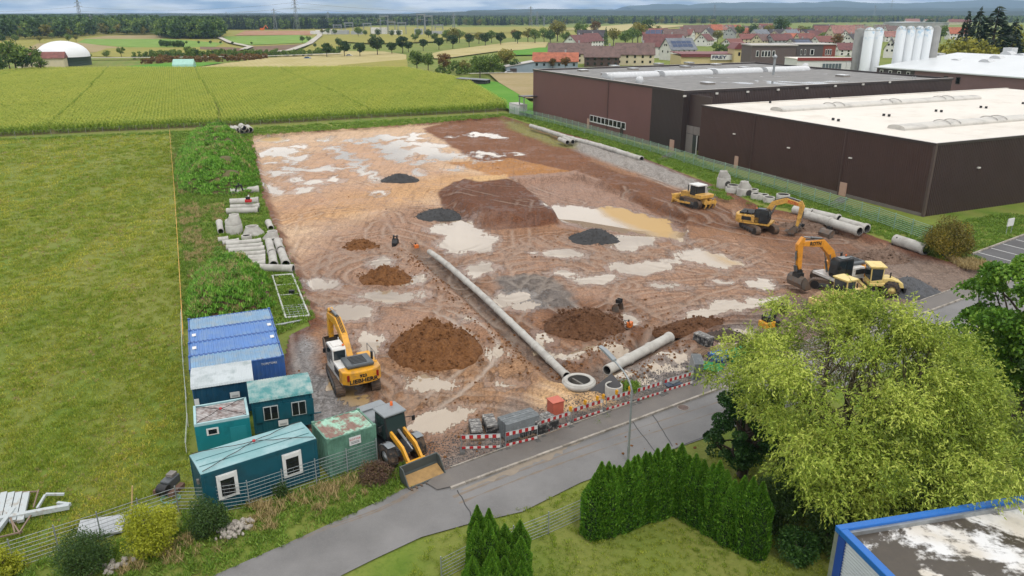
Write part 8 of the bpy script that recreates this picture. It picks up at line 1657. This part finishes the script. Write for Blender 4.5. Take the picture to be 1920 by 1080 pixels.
for f in (.2, .4, .6, .8):
    a = cs[0].lerp(cs[3], .77).lerp(cs[1].lerp(cs[2], .77), f); b = cs[3].lerp(cs[2], f); MB().cyl((a.x, a.y, .15), (b.x, b.y, .15), .03, n=6).build('grille_bar', galv, gt)
MB().box((0, .5, .3), (.5, .3, .35)).build('motor_box', blackp, gt)
q0, q1 = at(517, 613), at(566, 603); d = q1-q0; o = MB().cyl((0, 0, 0), (d.length, 0, 0), .12, .08, 10).build('lamp_pole', galv); o.location = q0+Vector((0, 0, .13)); o.rotation_euler = (0, 0, math.atan2(d.y, d.x)); tag(o, 'grey metal pole lying in the grass behind the blue containers', 'pole')
sf = thing('steel_structure', 'dismantled pale steel frame with braces lying on the meadow at the left edge', 'steel frame', at(60, 975), .0); c0 = at(60, 975); spal = M('steel_pale', (196, 204, 206), .5, .08, 2, (160, 150, 136), .3, 2); brn = M('strap_brown', (142, 122, 106), .8)
def bar(a, b, wd, hgt_, z0, z1, nm, mt): 
    A_, B_ = at(*a)-c0, at(*b)-c0; d = (B_-A_); l = d.length; o = MB().box((l/2, 0, 0), (l, wd, hgt_)).build(nm, mt, sf); o.location = (A_.x, A_.y, z0); o.rotation_euler = (0, -math.atan2(z1-z0, l), math.atan2(d.y, d.x))
bar((-30, 990), (132, 958), .26, .26, .35, .3, 'main_beam', spal); bar((-10, 1015), (30, 965), .22, .22, .3, .4, 'beam', spal)
for x in (10, 24, 38, 52): bar((x-12, 985), (x+2, 940), .32, .18, .25, .55, 'cross_plate', spal)
bar((72, 962), (90, 944), .12, .12, .3, .6, 'brace', spal); bar((90, 944), (124, 941), .12, .12, .6, .5, 'brace', spal); bar((110, 952), (134, 955), .16, .16, .3, .3, 'brace', spal)
for a, b in (((25, 935), (75, 930)), ((75, 930), (65, 960)), ((10, 965), (40, 1010)), ((40, 1010), (60, 975)), ((0, 1020), (45, 1006)), ((5, 950), (60, 935)), ((20, 970), (30, 1008))): bar(a, b, .07, .07, .4, .3, 'tie_bar', brn)
sl = thing('concrete_slab', 'pale tilted sheet with dark edge behind the dark shrub', 'slab', at(192, 996), .25); o = MB().b2(-1.1, 1.1, -.6, .6, .0, .12).build('sheet', M('sheet_pale', (186, 190, 194), .5, .08), sl); o.rotation_euler = (.2, .0, 0); o.location.z = .25; MB().b2(-.9, .9, -.4, .4, 0, .2).build('support', blackp, sl)
ps = thing('wooden_post', 'slanting bare wooden pole behind the yellow shrub', 'pole', at(246, 985)); MB().cyl((0, 0, 0), (.35, .2, 2.3), .05, .04, 8).build('pole', M('stake_wood', (206, 176, 120)), ps)
# small gear on the pipes at the left
gb_ = thing('pipe_grab', 'black pipe grab standing on the farthest crosswise pipe', 'pipe grab', at(449, 360, 1.0), .3); MB().sweep([(-.5, .1), (-.3, .9), (.3, 1.0), (.5, .2)], [.1, .14, .14, .1], -.15, .15).build('jaw', blackp, gb_); MB().cyl((0, 0, .9), (0, 0, 1.3), .12).build('rotator', blackp, gb_)
rd = thing('pipe_saw', 'small red machine resting on the second crosswise pipe', 'machine', at(466, 379, 1.0), .2); MB().b2(-.45, .45, -.3, .3, .0, .4).build('body', M('paint_red', (206, 40, 44), .4, .08), rd, bev=.08); MB().b2(-.3, .25, -.25, .25, .41, .8).build('engine', blackp, rd, bev=.05); MB().cyl((.1, -.1, .8), (.1, -.1, 1.0), .1).build('air_filter', frame_white, rd)
# steps up the bank to the hall doors
def steps(label, px0, px1, n=9):
    a, b = at(*px0), at(*px1); d = b-a; t_ = thing('bank_steps', label, 'steps', a, math.atan2(d.y, d.x)); 
    for i in range(n): MB().box((d.length*(i+.5)/n, 0, .04+.02*i), (d.length/n*.8, 1.3, .12)).build('step', M('step_grey', (112, 104, 100), .9), t_)
steps('dark steps on the bank below the right hall door', (1560, 388), (1582, 373)); steps('dark steps on the bank by the alley gate', (1240, 300), (1262, 288))
# power lines between far pylons
def cable(a, b, za, zb, sag): 
    p, q = at(*a), at(*b); pts = [p.lerp(q, f)+Vector((0, 0, za+(zb-za)*f-sag*4*f*(1-f))) for f in np.linspace(0, 1, 13)]; o = MB().path([tuple(x) for x in pts], .16, 4).build('power_cable', wires); tag(o, None, None)
    return o
for i, (a, b, za, zb) in enumerate([((153, 50), (557, 56), 38, 42), ((153, 50), (557, 56), 30, 34), ((557, 56), (995, 49), 42, 34), ((557, 56), (995, 49), 34, 28), ((153, 50), (-160, 46), 38, 38), ((517, 57), (740, 62), 30, 22)]): tag(cable(a, b, za, zb, 9), nth(i)+' high-voltage cable hanging between the far pylons', 'power cable', 'power cables')
# far yellow-red machine and cars
fm = thing('far_digger', 'tiny orange digger on the far construction patch', 'excavator', at(492, 57), 0); MB().box((0, 0, 2), (6, 4, 3)).build('body', lampy, fm); MB().sweep([(2, 3), (6, 8), (9, 3)], [.6, .5, .4], -.5, .5).build('boom', lampy, fm)
def car(label, px, py, col, rz=0):
    t_ = thing('car', label, 'car', at(px, py), rz); MB().ext([(-2.1, .35), (2.1, .35), (2.15, .8), (1.2, .95), (.6, 1.45), (-1.1, 1.45), (-1.9, .95), (-2.15, .8)], -.85, .85).build('body', col, t_, bev=.06); MB().ext([(1.1, .97), (.58, 1.38), (-1.05, 1.38), (-1.7, .97)], -.86, .86).build('windows', cgl, t_)
    for x in (-1.3, 1.3):
        for s_ in (-1, 1): MB().cyl((x, s_*.72, .33), (x, s_*.88, .33), .33, n=14).build('wheel', tyre, t_)
car('white car parked by the garage among the orchard trees', 955, 139, frame_white, .3); car('blue car on the country road at the left', 577, 111, M('car_blue', (70, 110, 160), .3), .1); car('white car on the country road before the row of trees', 655, 106, frame_white, .1)
# ---- air
hz_o = MB().b2(-13000, 15000, -2600, 15000, -6, 320).mesh('haze', bpy.data.materials.new('haze_air')); hm = hz_o.materials[0]; hm.use_nodes = True; hn = hm.node_tree.nodes; hn.clear(); ho = hn.new('ShaderNodeOutputMaterial'); hv = hn.new('ShaderNodeVolumePrincipled'); hv.inputs['Color'].default_value = (.50, .72, 1, 1); hv.inputs['Density'].default_value = HAZE = 0.00007; hm.node_tree.links.new(hv.outputs[0], ho.inputs['Volume'])
if HAZE: tag(link('haze', hz_o), kind='stuff')
